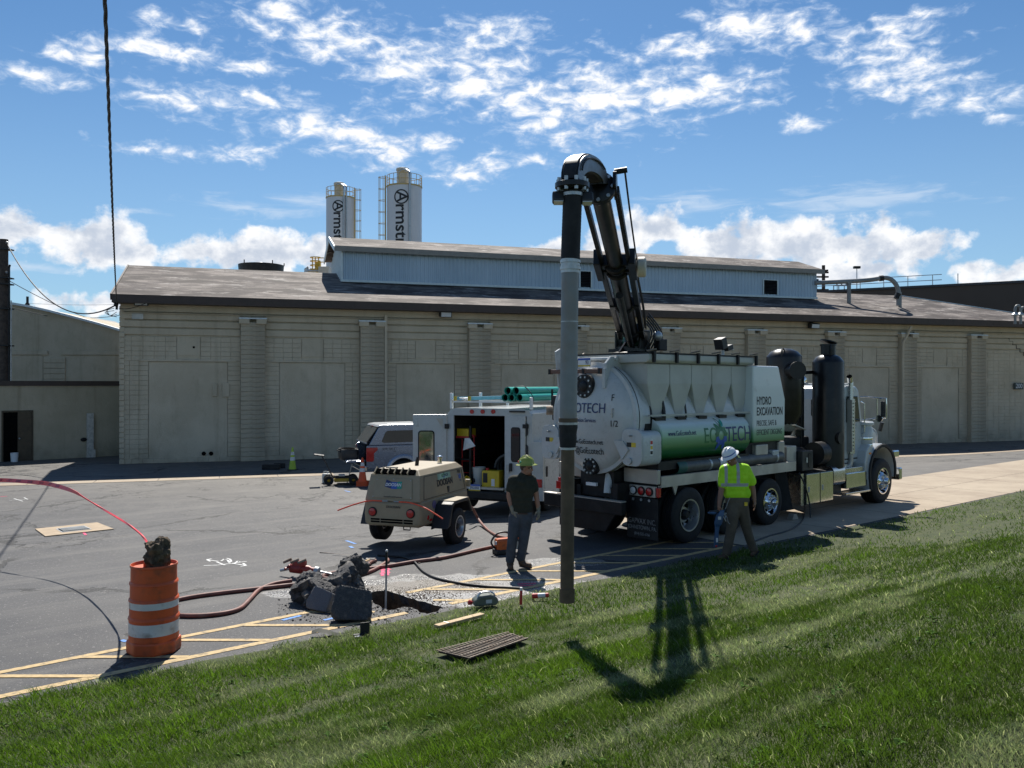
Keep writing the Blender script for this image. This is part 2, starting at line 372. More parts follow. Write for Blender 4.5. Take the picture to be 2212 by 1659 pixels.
def make_fade(name, z0, z1, curve=1.):
    s = NT(name); x, y, z = s.sep(s.coord())
    f = s.math('POWER', s.map(z, z0, z1), curve)
    c = s.mix(f, (.018, .15, .04), (.72, .76, .74))
    mid = s.map(s.math('ABSOLUTE', s.math('SUBTRACT', z, z0+(z1-z0)*.45)), (z1-z0)*.5, 0, 0, .45)
    c = s.mix(mid, c, (.10, .42, .10))
    d = s.map(s.noise(s.coord(), 2.5, 7, .68), .55, .75, 0, .25)
    s.set(Base_Color=s.mix(d, c, (.2, .19, .15)), Roughness=.28, Coat_Weight=.4)
make_fade('tank_fade', 1.72, 2.33); make_fade('panel_fade', 1.76, 2.16)
def make_hivis():
    s = NT('hivis'); x, y, z = s.sep(s.coord())
    def band(v, c, w): return s.map(s.math('ABSOLUTE', s.math('SUBTRACT', v, c)), w+.004, w-.004)
    hb = band(z, 1.245, .027)
    # two braces over the shoulders
    vb = s.math('MULTIPLY', s.math('MAXIMUM', band(x, -.115, .026), band(x, .085, .027)), s.map(z, 1.24, 1.25))
    b = s.math('MAXIMUM', hb, vb)
    b = s.math('MULTIPLY', b, s.map(s.math('ABSOLUTE', s.math('SUBTRACT', x, .03)), .235, .225))
    c = s.mix(s.map(s.noise(s.coord(), 7, 5), .35, .65), (.36, .72, .012), (.47, .84, .03))
    s.set(Base_Color=s.mix(b, c, (.36, .37, .38)), Roughness=s.map(b, 0, 1, .85, .35))
    s.p.inputs['Subsurface Weight'].default_value = 0
    s.bump(s.noise(s.coord(), 13, 5, .6), .6, .02)
make_hivis()

# ------------------------------------------------------------------ mesh helpers
class MB:
    def __init__(s): s.v = []; s.f = []
    def add(s, vs, fs):
        o = len(s.v); s.v += [tuple(p) for p in vs]; s.f += [tuple(i+o for i in f) for f in fs]; return s
    def bx(s, x0, x1, y0, y1, z0, z1, rot=None, piv=None):
        vs = [Vector((x, y, z)) for z in (z0, z1) for y in (y0, y1) for x in (x0, x1)]
        if rot is not None:
            c = Vector(piv) if piv else Vector(((x0+x1)/2, (y0+y1)/2, (z0+z1)/2)); vs = [rot @ (p-c)+c for p in vs]
        return s.add(vs, [(0, 2, 3, 1), (4, 5, 7, 6), (0, 1, 5, 4), (2, 6, 7, 3), (0, 4, 6, 2), (1, 3, 7, 5)])
    def box(s, c, sz, rot=None):
        return s.bx(c[0]-sz[0]/2, c[0]+sz[0]/2, c[1]-sz[1]/2, c[1]+sz[1]/2, c[2]-sz[2]/2, c[2]+sz[2]/2, rot)
    def beam(s, a, b, w, h, up=(0, 0, 1)):
        a = Vector(a); b = Vector(b); d = (b-a).normalized(); sd = d.cross(Vector(up))
        if sd.length < 1e-4: sd = d.cross(Vector((0, 1, 0)))
        sd.normalize(); u = sd.cross(d)
        vs = [p+sd*i*w/2+u*j*h/2 for p in (a, b) for i, j in ((-1, -1), (1, -1), (1, 1), (-1, 1))]
        return s.add(vs, [(3, 2, 1, 0), (4, 5, 6, 7), (0, 1, 5, 4), (1, 2, 6, 5), (2, 3, 7, 6), (3, 0, 4, 7)])
    def rings(s, rs, closed=False, cap=True):
        n = len(rs[0]); o = len(s.v)
        for r in rs: s.v += [tuple(p) for p in r]
        k = len(rs)
        for i in range(k if closed else k-1):
            for j in range(n):
                a = o+i*n; b = o+((i+1) % k)*n; s.f.append((a+j, a+(j+1) % n, b+(j+1) % n, b+j))
        if cap and not closed:
            s.f.append(tuple(o+j for j in reversed(range(n)))); s.f.append(tuple(o+(k-1)*n+j for j in range(n)))
        return s
    def tube(s, pts, r, n=8, closed=False, cap=True, flat=1.):
        pts = [Vector(p) for p in pts]; k = len(pts); rs = []; u = None
        for i, p in enumerate(pts):
            if closed: d = pts[(i+1) % k]-pts[i-1]
            else: d = pts[min(i+1, k-1)]-pts[max(i-1, 0)]
            d.normalize()
            if u is None: u = d.orthogonal().normalized() if abs(d.z) > .9 else d.cross(Vector((0, 0, 1))).normalized()
            u = (u-d*u.dot(d)).normalized(); w = d.cross(u)
            rr = r[i] if isinstance(r, (list, tuple)) else r
            rs.append([p+u*math.cos(2*math.pi*j/n)*rr+w*math.sin(2*math.pi*j/n)*rr*flat for j in range(n)])
        return s.rings(rs, closed, cap)
    def cyl(s, a, b, r0, r1=None, n=16, cap=True): return s.tube([a, b], [r0, r0 if r1 is None else r1], n, cap=cap)
    def lathe(s, prof, n=24, o=(0, 0, 0), ax=(0, 0, 1), cap=True, closed=False):
        o = Vector(o); d = Vector(ax).normalized(); u = d.orthogonal().normalized(); w = d.cross(u)
        rs = [[o+d*h+(u*math.cos(2*math.pi*j/n)+w*math.sin(2*math.pi*j/n))*max(r, 1e-4) for j in range(n)] for r, h in prof]
        return s.rings(rs, closed, cap)
    def prism(s, poly, ax, a, b):
        def P(t, h): return (h, t[0], t[1]) if ax == 'x' else (t[0], h, t[1]) if ax == 'y' else (t[0], t[1], h)
        return s.rings([[P(t, a) for t in poly], [P(t, b) for t in poly]])
    def ball(s, c, r, n=12, m=8, rot=None):
        if isinstance(r, (int, float)): r = (r, r, r)
        rs = []
        for i in range(m+1):
            t = -math.pi/2+math.pi*i/m; q = max(math.cos(t), .02)
            ring = [Vector((r[0]*q*math.cos(2*math.pi*j/n), r[1]*q*math.sin(2*math.pi*j/n), r[2]*math.sin(t))) for j in range(n)]
            if rot is not None: ring = [rot @ p for p in ring]
            rs.append([Vector(c)+p for p in ring])
        return s.rings(rs)
    def strip(s, pts, w, z=.004):
        """flat ribbon on the ground along pts"""
        pts = [Vector(p) for p in pts]; o = len(s.v); k = len(pts)
        for i, p in enumerate(pts):
            d = pts[min(i+1, k-1)]-pts[max(i-1, 0)]; d.z = 0; d.normalize(); n = Vector((-d.y, d.x, 0))*w/2
            for q in (p+n, p-n): s.v.append((q.x, q.y, q.z+z))
        for i in range(k-1): s.f.append((o+2*i, o+2*i+1, o+2*i+3, o+2*i+2))
        return s
    def build(s, name, mat, parent=None, smooth=None, bevel=0, loc=None):
        me = bpy.data.meshes.new(name); me.from_pydata(s.v, [], s.f)
        bm = bmesh.new(); bm.from_mesh(me); bmesh.ops.recalc_face_normals(bm, faces=bm.faces); bm.to_mesh(me); bm.free()
        if smooth:
            me.polygons.foreach_set('use_smooth', [True]*len(me.polygons)); me.set_sharp_from_angle(angle=R(smooth))
        me.materials.append(M(mat) if isinstance(mat, str) else mat)
        ob = bpy.data.objects.new(name, me); COL.objects.link(ob)
        if parent is not None: ob.parent = parent
        if loc is not None: ob.location = loc
        if bevel:
            b = ob.modifiers.new('bevel', 'BEVEL'); b.width = bevel; b.segments = 2; b.limit_method = 'ANGLE'; b.angle_limit = R(40)
        return ob
def tag(o, label=None, cat=None, group=None, kind=None):
    for k, v in (('label', label), ('category', cat), ('group', group), ('kind', kind)):
        if v: o[k] = v
    return o
def thing(name, label, cat, loc=(0, 0, 0), rz=0, group=None):
    o = bpy.data.objects.new(name, None); COL.objects.link(o); o.location = loc; o.rotation_euler = (0, 0, rz); o.empty_display_size = .1
    return tag(o, label, cat, group)
def copy_tree(o, parent=None):
    c = o.copy(); COL.objects.link(c); c.parent = parent
    for ch in list(o.children): copy_tree(ch, c)
    return c
def smoothpath(pts, k=6):
    pts = [Vector(p) for p in pts]; out_ = []
    for i in range(len(pts)-1):
        a, b, c, d = pts[max(i-1, 0)], pts[i], pts[i+1], pts[min(i+2, len(pts)-1)]
        for j in range(k):
            t = j/k; out_.append(.5*((2*b)+(c-a)*t+(2*a-5*b+4*c-d)*t*t+(3*b-a-3*c+d)*t**3))
    return out_+[pts[-1]]
def text_mesh(txt, size, sxs=1., ext=.0015, align='CENTER', shear=0, bold=0):
    cu = bpy.data.curves.new('t', 'FONT'); cu.body = txt; cu.size = size; cu.align_x = align; cu.align_y = 'CENTER'; cu.extrude = ext; cu.shear = shear; cu.offset = bold
    ob = bpy.data.objects.new('t', cu); COL.objects.link(ob)
    dg = bpy.context.evaluated_depsgraph_get(); me = bpy.data.meshes.new_from_object(ob.evaluated_get(dg))
    vs = [Vector((v.co.x*sxs, v.co.y, v.co.z)) for v in me.vertices]; fs = [tuple(p.vertices) for p in me.polygons]
    bpy.data.objects.remove(ob); bpy.data.curves.remove(cu); bpy.data.meshes.remove(me)
    return vs, fs
def lettering(txt, size, mat, parent, o, right, up, sxs=1., align='CENTER', shear=0, bold=0, fn=None, cuts=0, name='lettering', ext=.0015):
    """flat lettering: o origin, right/up directions (local to parent); fn bends the flat points"""
    vs, fs = text_mesh(txt, size, sxs, ext, align, shear, bold)
    if cuts:
        me = bpy.data.meshes.new('c'); me.from_pydata([tuple(v) for v in vs], [], fs); bm = bmesh.new(); bm.from_mesh(me)
        ys = [v.co.y for v in bm.verts]
        if ys:
            for i in range(1, cuts):
                y = min(ys)+(max(ys)-min(ys))*i/cuts
                bmesh.ops.bisect_plane(bm, geom=bm.verts[:]+bm.edges[:]+bm.faces[:], plane_co=(0, y, 0), plane_no=(0, 1, 0))
        vs = [v.co.copy() for v in bm.verts]; bm.verts.index_update(); fs = [tuple(v.index for v in f.verts) for f in bm.faces]; bm.free(); bpy.data.meshes.remove(me)
    o = Vector(o); r = Vector(right).normalized(); u = Vector(up).normalized(); n = r.cross(u)
    pts = [fn(v) for v in vs] if fn else [o+r*v.x+u*v.y+n*v.z for v in vs]
    return MB().add(pts, fs).build(name, mat, parent)

# ------------------------------------------------------------------ the ground
random.seed(4)
def pit_outline():
    px = [(795,1284),(812,1277),(831,1274.5),(860,1283),(895,1294),(930,1304),(957,1312),(945,1321),(922,1326),(904,1320),(890,1312),(873,1310.5),(853,1317),(838,1318.5),(822,1309),(808,1303)]
    base = [gp(*p).to_2d() for p in px]; out_ = []; rnd = random.Random(8)
    for a, b in zip(base, base[1:]+base[:1]):
        out_.append(a)
        for k in (.33, .66): out_.append(a.lerp(b, k)+Vector((rnd.uniform(-.022, .022), rnd.uniform(-.022, .022))))
    return out_
PIT = pit_outline()
def inside(p, poly):
    c = False; j = len(poly)-1
    for i in range(len(poly)):
        a, b = poly[i], poly[j]
        if (a.y > p.y) != (b.y > p.y) and p.x < (b.x-a.x)*(p.y-a.y)/(b.y-a.y)+a.x: c = not c
        j = i
    return c
def build_ground():
    us = [-400, -200, -100, -60, -40]+[-30+1.*i for i in range(91)]+[70, 90, 130, 200, 400]
    qs = [-.25, .15]+[.6+.8*i for i in range(14)]+[13, 16, 20, 26, 34, 45, 60, 100, 200, 400]
    pts = [EU*u+EN*(q+E0) for u in us for q in qs]
    pts = [p for p in pts if min((p-c).length for c in PIT) > .12 and not inside(p, PIT)]
    n0 = len(pts); pts += PIT; k = len(PIT)
    v, e, f, *_ = delaunay_2d_cdt(pts, [(n0+i, n0+(i+1) % k) for i in range(k)], [], 0, 1e-5)
    fs = [t for t in f if not inside((v[t[0]]+v[t[1]]+v[t[2]])/3, PIT)]
    mb = MB(); mb.add([(p.x, p.y, gz(p.x, p.y) if qv(p.x, p.y) >= 0 else -.02) for p in v], fs)
    g = mb.build('parking_lot', 'asphalt', smooth=60); tag(g, kind='structure')
    # the pit: walls and floor
    w = MB(); c = sum(PIT, Vector((0, 0)))/k
    rs = []
    for dz, sh, jit in ((-.005, 1., 0), (-.12, .985, .01), (-.32, .95, .03), (-.62, .9, .05), (-.95, .82, .06)):
        rs.append([Vector((c.x+(p.x-c.x)*sh+random.uniform(-jit, jit), c.y+(p.y-c.y)*sh+random.uniform(-jit, jit), gz(p.x, p.y)+dz)) for p in PIT])
    w.rings(rs, cap=False); w.f.append(tuple(len(w.v)-k+i for i in range(k)))
    pw = w.build('pit_wall', 'soil', g)
    cut = MB(); cut.rings([[Vector((p.x, p.y, gz(p.x, p.y)+.001)) for p in PIT], [Vector((c.x+(p.x-c.x)*.992, c.y+(p.y-c.y)*.992, gz(p.x, p.y)-.11)) for p in PIT]], cap=False)
    cut.build('cut_edge', 'asphalt_lump', g)
    return g
LOT = build_ground()
def build_concrete():
    pw = tag(bpy.data.objects.new('concrete_lane', None), kind='structure'); COL.objects.link(pw)
    # slabs with open joints, laid on the asphalt
    for i in range(16):
        u0 = 13.4+i*3.0
        for (q0, q1) in ((.12, 1.98), (2.0, 3.95)):
            mb = MB(); o = []
            nu = 3
            for a in range(nu+1):
                for b in range(3):
                    p = uq(u0+.012+(3-.024)*a/nu, q0+(q1-q0)*b/2); o.append((p.x, p.y, p.z+.008))
            fs = [(a*3+b, (a+1)*3+b, (a+1)*3+b+1, a*3+b+1) for a in range(nu) for b in range(2)]
            mb.add(o, fs); mb.build('slab', 'road_concrete', pw)
    jb = MB(); o = [uq(u, q) for u in np.linspace(13.4, 61.4, 30) for q in np.linspace(.12, 3.95, 8)]
    jb.add([(p.x, p.y, p.z+.004) for p in o], [(a*8+b, (a+1)*8+b, (a+1)*8+b+1, a*8+b+1) for a in range(29) for b in range(7)])
    jb.build('joint_bed', 'asphalt_lump', pw)
build_concrete()
def build_lawn():
    us = [-400, -150, -70, -40]+[-26+.7*i for i in range(125)]+[75, 100, 160, 400]
    ts = [-.06, 0.02, .25]+[.5+.45*i for i in range(24)]+[13, 17, 24, 40, 80, 200, 400]
    mb = MB(); vs = []
    for u in us:
        for j, t in enumerate(ts):
            tt = t
            if j < 3: tt = t+.10*mnoise.noise(Vector((u*1.3, 0, 3)))-.04
            p = uq(u, -tt); z = gz(p.x, p.y)
            z = bank(max(tt, 0)) if j > 2 else (-.02 if j == 0 else .012)
            vs.append((p.x, p.y, z+.02*mnoise.noise(Vector((p.x*.8, p.y*.8, 0)))*min(1, j/4)))
    n = len(ts)
    mb.add(vs, [(a*n+b, (a+1)*n+b, (a+1)*n+b+1, a*n+b+1) for a in range(len(us)-1) for b in range(n-1)])
    return tag(mb.build('lawn_bank', 'lawn_soil', smooth=80), kind='structure')
LAWN = build_lawn()
# catch basin in the lawn: a black sheet for its shaded hole comes with the grate
GR = [gp(942, 1419), gp(1099, 1378), gp(1141, 1391), gp(1013, 1436)]       # grate corners
GC = sum((Vector(p) for p in GR), Vector())/4
def build_grass():
    rng = np.random.default_rng(7)
    def scatter(n, d0, d1, ang):
        d = np.sqrt(rng.uniform(d0*d0, d1*d1, n)); a = rng.uniform(-ang, ang, n)
        return d*np.sin(a), d*np.cos(a)
    parts = [(230000, 2.9, 6.6, .95, .0048, .050), (190000, 6.6, 10.5, .88, .0068, .049), (120000, 10.5, 16, .80, .0098, .048), (100000, 16, 34, .80, .0145, .05)]
    V = []; C = []; cnt = 0
    gcx, gcy = GC.x, GC.y
    gax = (GR[1]-GR[0]).to_2d().normalized(); gl, gw = (GR[1]-GR[0]).length/2+.03, (GR[3]-GR[0]).length/2+.02
    bt = np.array([b[0] for b in BK]); bz = np.array([b[1] for b in BK])
    for n, d0, d1, ang, w, h in parts:
        X, Y = scatter(n, d0, d1, ang)
        t = -(EN.x*X+EN.y*Y-E0); u = EU.x*X+EU.y*Y
        wob = .07*np.sin(u*2.1)+.05*np.sin(u*5.3+1)+.04*np.sin(u*13.)
        keep = (t > wob-.03+rng.exponential(.07, n))
        # keep the grate free, bare soil at its far edge
        lx = (X-gcx)*gax.x+(Y-gcy)*gax.y; ly = -(X-gcx)*gax.y+(Y-gcy)*gax.x
        keep &= ~((np.abs(lx) < gl) & (np.abs(ly) < gw))
        bare = (np.abs(lx+.1) < .62) & (ly > .1) & (ly < .5) & (rng.random(n) < .7)
        keep &= ~bare
        X, Y, t, u = X[keep], Y[keep], t[keep], u[keep]; m = len(X)
        Z = np.interp(t, bt, bz)-.004
        # mown strips and drier patches, silvery blade sheen painted into their colour
        n1 = np.array([mnoise.fractal(Vector((a*.55, b*.55, 2)), 1, 2, 4) for a, b in zip(u*.5, t*3.0+u*.08)])
        n2 = np.array([mnoise.noise(Vector((a*2.6, b*2.6, 9))) for a, b in zip(u*.6, t)])
        right = np.clip((u-2.0)/5, 0, 1)
        dry_sheen = np.clip(n1*2.4+n2*.9+.22*np.sin(t*4.2+.5*np.sin(u*.5))+.22*right-.34, 0, 1)
        lush = np.clip(.75-n1*1.1-right*.6-np.clip((t-2.)/7, 0, .6), 0, 1)
        rnd = rng.random(m)
        cl = np.array([mnoise.noise(Vector((a*5, b*5, 4))) for a, b in zip(X, Y)])
        hh = h*(.35+1.1*rng.random(m)**1.6)*(1+.45*lush)*(1-.15*dry_sheen)*(1+.7*np.clip(cl, -.6, .8))
        a = rng.uniform(0, 2*np.pi, m); lean = hh*(.25+1.1*rng.random(m)); la = np.where(rng.random(m) < .55, a, -2.4+rng.normal(0, .7, m))
        dx, dy = np.cos(a)*w*(.6+.8*rng.random(m)), np.sin(a)*w*(.6+.8*rng.random(m))
        lx, ly = np.cos(la)*lean, np.sin(la)*lean
        B0 = np.stack([X-dx/2, Y-dy/2, Z], 1); B1 = np.stack([X+dx/2, Y+dy/2, Z], 1)
        M0 = np.stack([X-dx*.4+lx*.35, Y-dy*.4+ly*.35, Z+hh*.62], 1); M1 = np.stack([X+dx*.4+lx*.35, Y+dy*.4+ly*.35, Z+hh*.62], 1)
        T = np.stack([X+lx, Y+ly, Z+hh], 1)
        V.append(np.stack([B0, B1, M1, M0, T], 1).reshape(-1, 3))
        g0 = np.array([.044, .071, .014]); g1 = np.array([.072, .122, .015]); st = np.array([.25, .25, .185]); pale_sheen = np.array([.165, .185, .135])
        col = g0+(g1-g0)*lush[:, None]
        col = col*(1-dry_sheen[:, None]*.8)+pale_sheen*dry_sheen[:, None]*.8
        straw_sheen = (rng.random(m) < .03+.24*dry_sheen)
        col[straw_sheen] = st*(.7+.6*rng.random(straw_sheen.sum())[:, None])
        col *= (.55+.9*rnd)[:, None]*(1+.35*cl)[:, None]
        C.append(np.repeat(np.concatenate([col, np.ones((m, 1))], 1), 5, 0)); cnt += m
    V = np.concatenate(V).astype(np.float32); C = np.concatenate(C).astype(np.float32)
    me = bpy.data.meshes.new('grass_blades'); nb = cnt
    base = np.arange(nb)*5
    quads = np.stack([base, base+1, base+2, base+3], 1); tris = np.stack([base+3, base+2, base+4], 1)
    loops = np.concatenate([quads, tris], 1).reshape(-1).astype(np.int32)
    me.vertices.add(nb*5); me.vertices.foreach_set('co', V.reshape(-1))
    me.loops.add(len(loops)); me.loops.foreach_set('vertex_index', loops)
    me.polygons.add(nb*2); ls = (np.arange(nb)[:, None]*7+np.array([0, 4])).reshape(-1).astype(np.int32); me.polygons.foreach_set('loop_start', ls)
    me.polygons.foreach_set('use_smooth', np.ones(nb*2, bool))
    me.update(calc_edges=True); me.validate()
    ca = me.color_attributes.new('tint', 'FLOAT_COLOR', 'POINT'); ca.data.foreach_set('color', C.reshape(-1))
    me.materials.append(M('grass_blade'))
    ob = bpy.data.objects.new('grass', me); COL.objects.link(ob)
    tag(ob, 'mown green grass with pale strips, partly dry, partly painted sheen, covering the bank', 'grass', kind='stuff')
build_grass()
def broad_weeds():
    # a few broad leaved weeds and clover heads in the lawn
    random.seed(11); mb = MB()
    for _ in range(260):
        d = random.uniform(3.8, 11); a = random.uniform(-.6, .6); X, Y = d*math.sin(a), d*math.cos(a)
        if qv(X, Y) > -.3 or (Vector((X, Y))-GC.to_2d()).length < .7: continue
        z = gz(X, Y)
        for k in range(random.randint(3, 6)):
            th = random.uniform(0, 6.28); l = random.uniform(.03, .07); w = l*.22; c, s_ = math.cos(th), math.sin(th)
            mb.add([(X, Y, z+.01), (X+c*l*.5-s_*w, Y+s_*l*.5+c*w, z+.035), (X+c*l, Y+s_*l, z+.03), (X+c*l*.5+s_*w, Y+s_*l*.5-c*w, z+.035)], [(0, 1, 2, 3)])
    o = mb.build('weeds', pm('weed_leaf', (.06, .12, .02), .85, var=.3, Specular_IOR_Level=.1)); tag(o, 'scattered broad leaved weeds among the lawn grass', 'weeds', kind='stuff')
broad_weeds()
# ------------------------------------------------------------------ paint on the paving
def build_paint():
    ln = pm('line_yellow', (.52, .375, .18), .75, var=.15, scale=14, dirt=(.12, .105, .085), damt=1., dscale=11)
    qo = lambda u: .27+.012*(u-1.5)+(.0); qi = lambda u: 1.05+.034*(u-1.5)
    def stripe(pts, w): return MB().strip(pts, w, .005).build('painted_line', 'line_yellow', LOT)
    pit_u = (EU.dot(PIT[0])-.7, 8.6)
    def ok(u, q):
        p = (EU*u+EN*(q+E0)); c = sum(PIT, Vector((0, 0)))/len(PIT)
        return min((p-w).length for w in PIT) > .13 and not inside(p, PIT)
    for fn, w in ((qo, .11), (qi, .10)):
        run = []
        for i in range(-60, 134):
            u = i*.1
            if ok(u, fn(u)): run.append(uq(u, fn(u)))
            else:
                if len(run) > 2: stripe(run, w)
                run = []
        if len(run) > 2: stripe(run, w)
    d = 6.85
    while d < 17.5:
        # bars lie square to the view: from the inner to the outer line
        # intersect Y=d with q(u)=fn(u)
        def xat(fn):
            X = 0.
            for _ in range(30):
                u = EU.x*X+EU.y*d; X = (EN.y*d-E0-fn(u))/-EN.x
            return X
        a, b = xat(lambda u: qi(u)-.02), xat(lambda u: qo(u)+.03)
        n = 12; pts = [Vector((a+(b-a)*i/n, d, 0)) for i in range(n+1)]
        run = []
        for p in pts+[None]:
            if p is not None and ok(EU.x*p.x+EU.y*p.y, qv(p.x, p.y)): run.append(Vector((p.x, p.y, gz(p.x, p.y)+.002)))
            else:
                if len(run) > 2: stripe(run, .085)
                run = []
        d += .615
    def marks(lst, mat, w, name='spray_mark'):
        for pts in lst:
            MB().strip([gp(*p) for p in pts], w, .005).build(name, mat, LOT)
    marks([[(440,1222),(470,1221),(502,1217),(533,1213)], [(468,1214),(486,1221)], [(447,1209),(472,1213)], [(447,1209),(457,1207)], [(447,1209),(454,1213)], [(500,1217),(532,1222)], [(532,1222),(520,1224)], [(532,1222),(525,1217)],
           [(478,1212),(484,1208),(492,1210),(496,1216),(500,1213),(497,1208),(490,1206)], [(506,1218),(514,1212),(520,1215)], [(20,1081),(62,1078)], [(30,1077),(50,1083)], [(52,1075),(60,1079)]], 'paint_white', .035)
    marks([[(822,1232),(845,1230)], [(820,1239),(843,1237)], [(828,1227),(826,1244)], [(838,1226),(837,1243)], [(0,1073),(16,1072)], [(1118,1262),(1158,1260)], [(1122,1266),(1165,1264)], [(1130,1270),(1162,1268)], [(160,1139),(166,1147)], [(178,1148),(186,1156)]], 'paint_pink', .05)
    marks([[(748,1168),(768,1175)], [(756,1180),(762,1184)], [(610,1340),(650,1330)], [(700,1340),(730,1333)], [(262,1383),(274,1386)], [(745,1060),(757,1063)], [(806,1092),(815,1095)]], 'paint_blue', .06)
build_paint()

# ------------------------------------------------------------------ warehouse
WA = R(18); WO = Vector((-16.25, 35.56, -.33)); WM = Matrix.Rotation(-WA, 3, 'Z')
def wpx(x, y, p=0.):
    """pixel -> (along wall, height) on the plane p metres behind the front wall"""
    o = WM @ (Vector((0, 0, ZC))-WO); d = WM @ Vector(((x-CX)/F, 1, -(y-HZ)/F)); k = (p-o.y)/d.y; v = o+d*k
    return v.x, v.z
def build_warehouse():
    random.seed(21)
    wh = thing('warehouse', 'long beige painted block warehouse with weathered brown gabled roof', 'warehouse', WO, WA)
    LEN = 52.0; HT = 6.82; DEP = 11.0
    pil = [wpx(a, 900)[0] for a in (520, 778, 1012, 1225, 1428, 1612, 1785, 1943, 2093)]
    pw = [wpx(a, 900)[0] for a in (572, 828, 1058, 1266, 1466, 1650, 1820, 1976, 2125)]
    PIL = [(a, b) for a, b in zip(pil, pw)]
    # blind door panels and small blind windows, one of each in a bay
    doors = []; wins = []
    bays = [(.0, PIL[0][0])]+[(PIL[i][1], PIL[i+1][0]) for i in range(8)]+[(PIL[8][1], LEN)]
    for i, (a, b) in enumerate(bays):
        if i == 9: continue
        w = b-a
        if i == 0: x0, x1 = wpx(320, 850)[0], wpx(492, 850)[0]
        else: x0, x1 = a+w*.15, b-w*.16
        doors.append((x0, x1, .18, 4.28))
        if i < 9: c = (x0+x1)/2; wins.append((c-.48, c+.48, 4.42, 5.32))
    # core wall
    core = MB(); core.bx(.02, LEN, .16, .5, -.25, HT); core.bx(.02, .4, .5, DEP, -.25, HT); core.bx(LEN-.4, LEN, .5, DEP, -.25, HT); core.bx(.02, LEN, DEP-.3, DEP, -.25, HT)
    # gable ends up to the ridge
    RZ = 8.97; RP = 5.45
    core.prism([(.2, HT-.02), (DEP-.1, HT-.02), (RP, RZ-.25)], 'x', .03, .35)
    core.build('wall', 'wall_paint', wh)
    # rock faced blocks of the front, course by course (uncountable at this distance: one mesh)
    bl = MB(); ch = .205
    nrow = int(5.42/ch)
    for r_ in range(nrow):
        z0 = r_*ch; z1 = z0+ch-.0015
        for (a, b) in bays:
            spans = [(a, b)]
            for (x0, x1, za, zb) in doors+wins:
                if zb > z0+.05 and za < z1-.05:
                    ns = []
                    for (s0, s1) in spans:
                        if x1 <= s0 or x0 >= s1: ns.append((s0, s1)); continue
                        if x0 > s0: ns.append((s0, x0))
                        if x1 < s1: ns.append((x1, s1))
                    spans = ns
            for (s0, s1) in spans:
                n = max(1, round((s1-s0)/.42)); e = (s1-s0)/n
                for i in range(n):
                    xa, xb = s0+i*e+.0008, s0+(i+1)*e-.0008; p = random.uniform(.0, .018); c = .009
                    bl.add([(xa, .126, z0), (xb, .126, z0), (xb, .126, z1), (xa, .126, z1), (xa+c, .118-p, z0+c), (xb-c, .118-p*.7, z0+c), (xb-c, .115-p, z1-c), (xa+c, .115-p, z1-c)],
                           [(4, 5, 6, 7), (0, 1, 5, 4), (1, 2, 6, 5), (2, 3, 7, 6), (3, 0, 4, 7)])
    o = bl.build('wall_block', 'wall_paint', wh); o['kind'] = 'stuff'
    # ledges of the frieze
    for (a, b) in bays:
        for z, pr in ((5.40, .085), (5.72, .065), (6.05, .045)):
            MB().bx(a+.01, b-.01, pr, .17, z, z+.27).build('frieze_course', 'wall_paint', wh, bevel=.02)
    MB().bx(.01, LEN, .02, .17, 6.36, HT).build('frieze_band', 'wall_paint', wh, bevel=.02)
    for (x0, x1, za, zb) in doors:
        MB().bx(x0+.02, x1-.02, .13, .165, za, zb-.02).build('infill_panel', 'wall_paint', wh)
        MB().bx(x0-.35, x1+.35, .07, .16, zb, zb+.09).build('lintel', 'wall_paint', wh, bevel=.015)
    for (x0, x1, za, zb) in wins: MB().bx(x0+.02, x1-.02, .12, .165, za+.12, zb-.02).build('infill_panel', 'wall_paint', wh)
    # pilasters, block by block, sharing four block meshes
    proto = []
    for k in range(4):
        mb = MB(); n = 5; rs = []
        for z in (0, .02, .10, .18, .199):
            row = []
            for i in range(n+1):
                e = (z in (0, .199)); row.append(Vector((i/n, (.0 if not e else .012)+(0 if e else random.uniform(-.016, .0)), z)))
            rs.append(row)
        vs = [p for row in rs for p in row]; m = n+1
        fs = [(a*m+b, a*m+b+1, (a+1)*m+b+1, (a+1)*m+b) for a in range(4) for b in range(n)]
        bk = [(0, .30, 0), (1, .30, 0), (1, .30, .199), (0, .30, .199)]; o0 = len(vs)
        fs += [(0, o0, o0+1, n), (4*m, 4*m+n, o0+2, o0+3), tuple([0]+[a*m for a in range(1, 5)]+[o0+3, o0]), tuple([n]+[a*m+n for a in range(1, 5)]+[o0+2, o0+1])]
        mb.add(vs+bk, fs); ob = mb.build('pilaster_block', 'wall_paint', wh); proto.append(ob)
    first = True; used = set()
    for pi, (a, b) in enumerate(PIL):
        z = .0; r_ = 0
        while z < 5.9:
            k = random.randrange(4); src = proto[k]
            if k not in used: ob = src; used.add(k)
            else: ob = src.copy(); COL.objects.link(ob)
            ob.parent = wh; ob.location = (a, -.17+random.uniform(-.012, .012), z); ob.scale = (b-a, 1, 1); z += .2; r_ += 1
        for x0, x1 in ((a-.07, a+.36), (b-.36, b+.07)): MB().bx(x0, x1, -.26, .05, 5.92, 6.13).build('pilaster_cap', 'wall_paint', wh, bevel=.015)
        MB().bx(a-.08, b+.08, -.24, .05, 6.133, 6.19).build('flashing', 'coping_silver', wh)
    # corner quoin edge of the left end
    for i in range(30): MB().bx(-.03, .17, .05+(i % 2)*.02, .55-(i % 2)*.15, i*.22, i*.22+.205).build('corner_block', 'wall_paint', wh, bevel=.025)
    # roof
    EV = -.62
    sl = (RZ-HT)/(RP-EV)*1.0
    def rf(y): return HT+.16+(RZ-HT-.16)*(y-EV)/(RP-EV)
    rr = MB(); x0, x1, xr = -.22, LEN+.5, 44.8
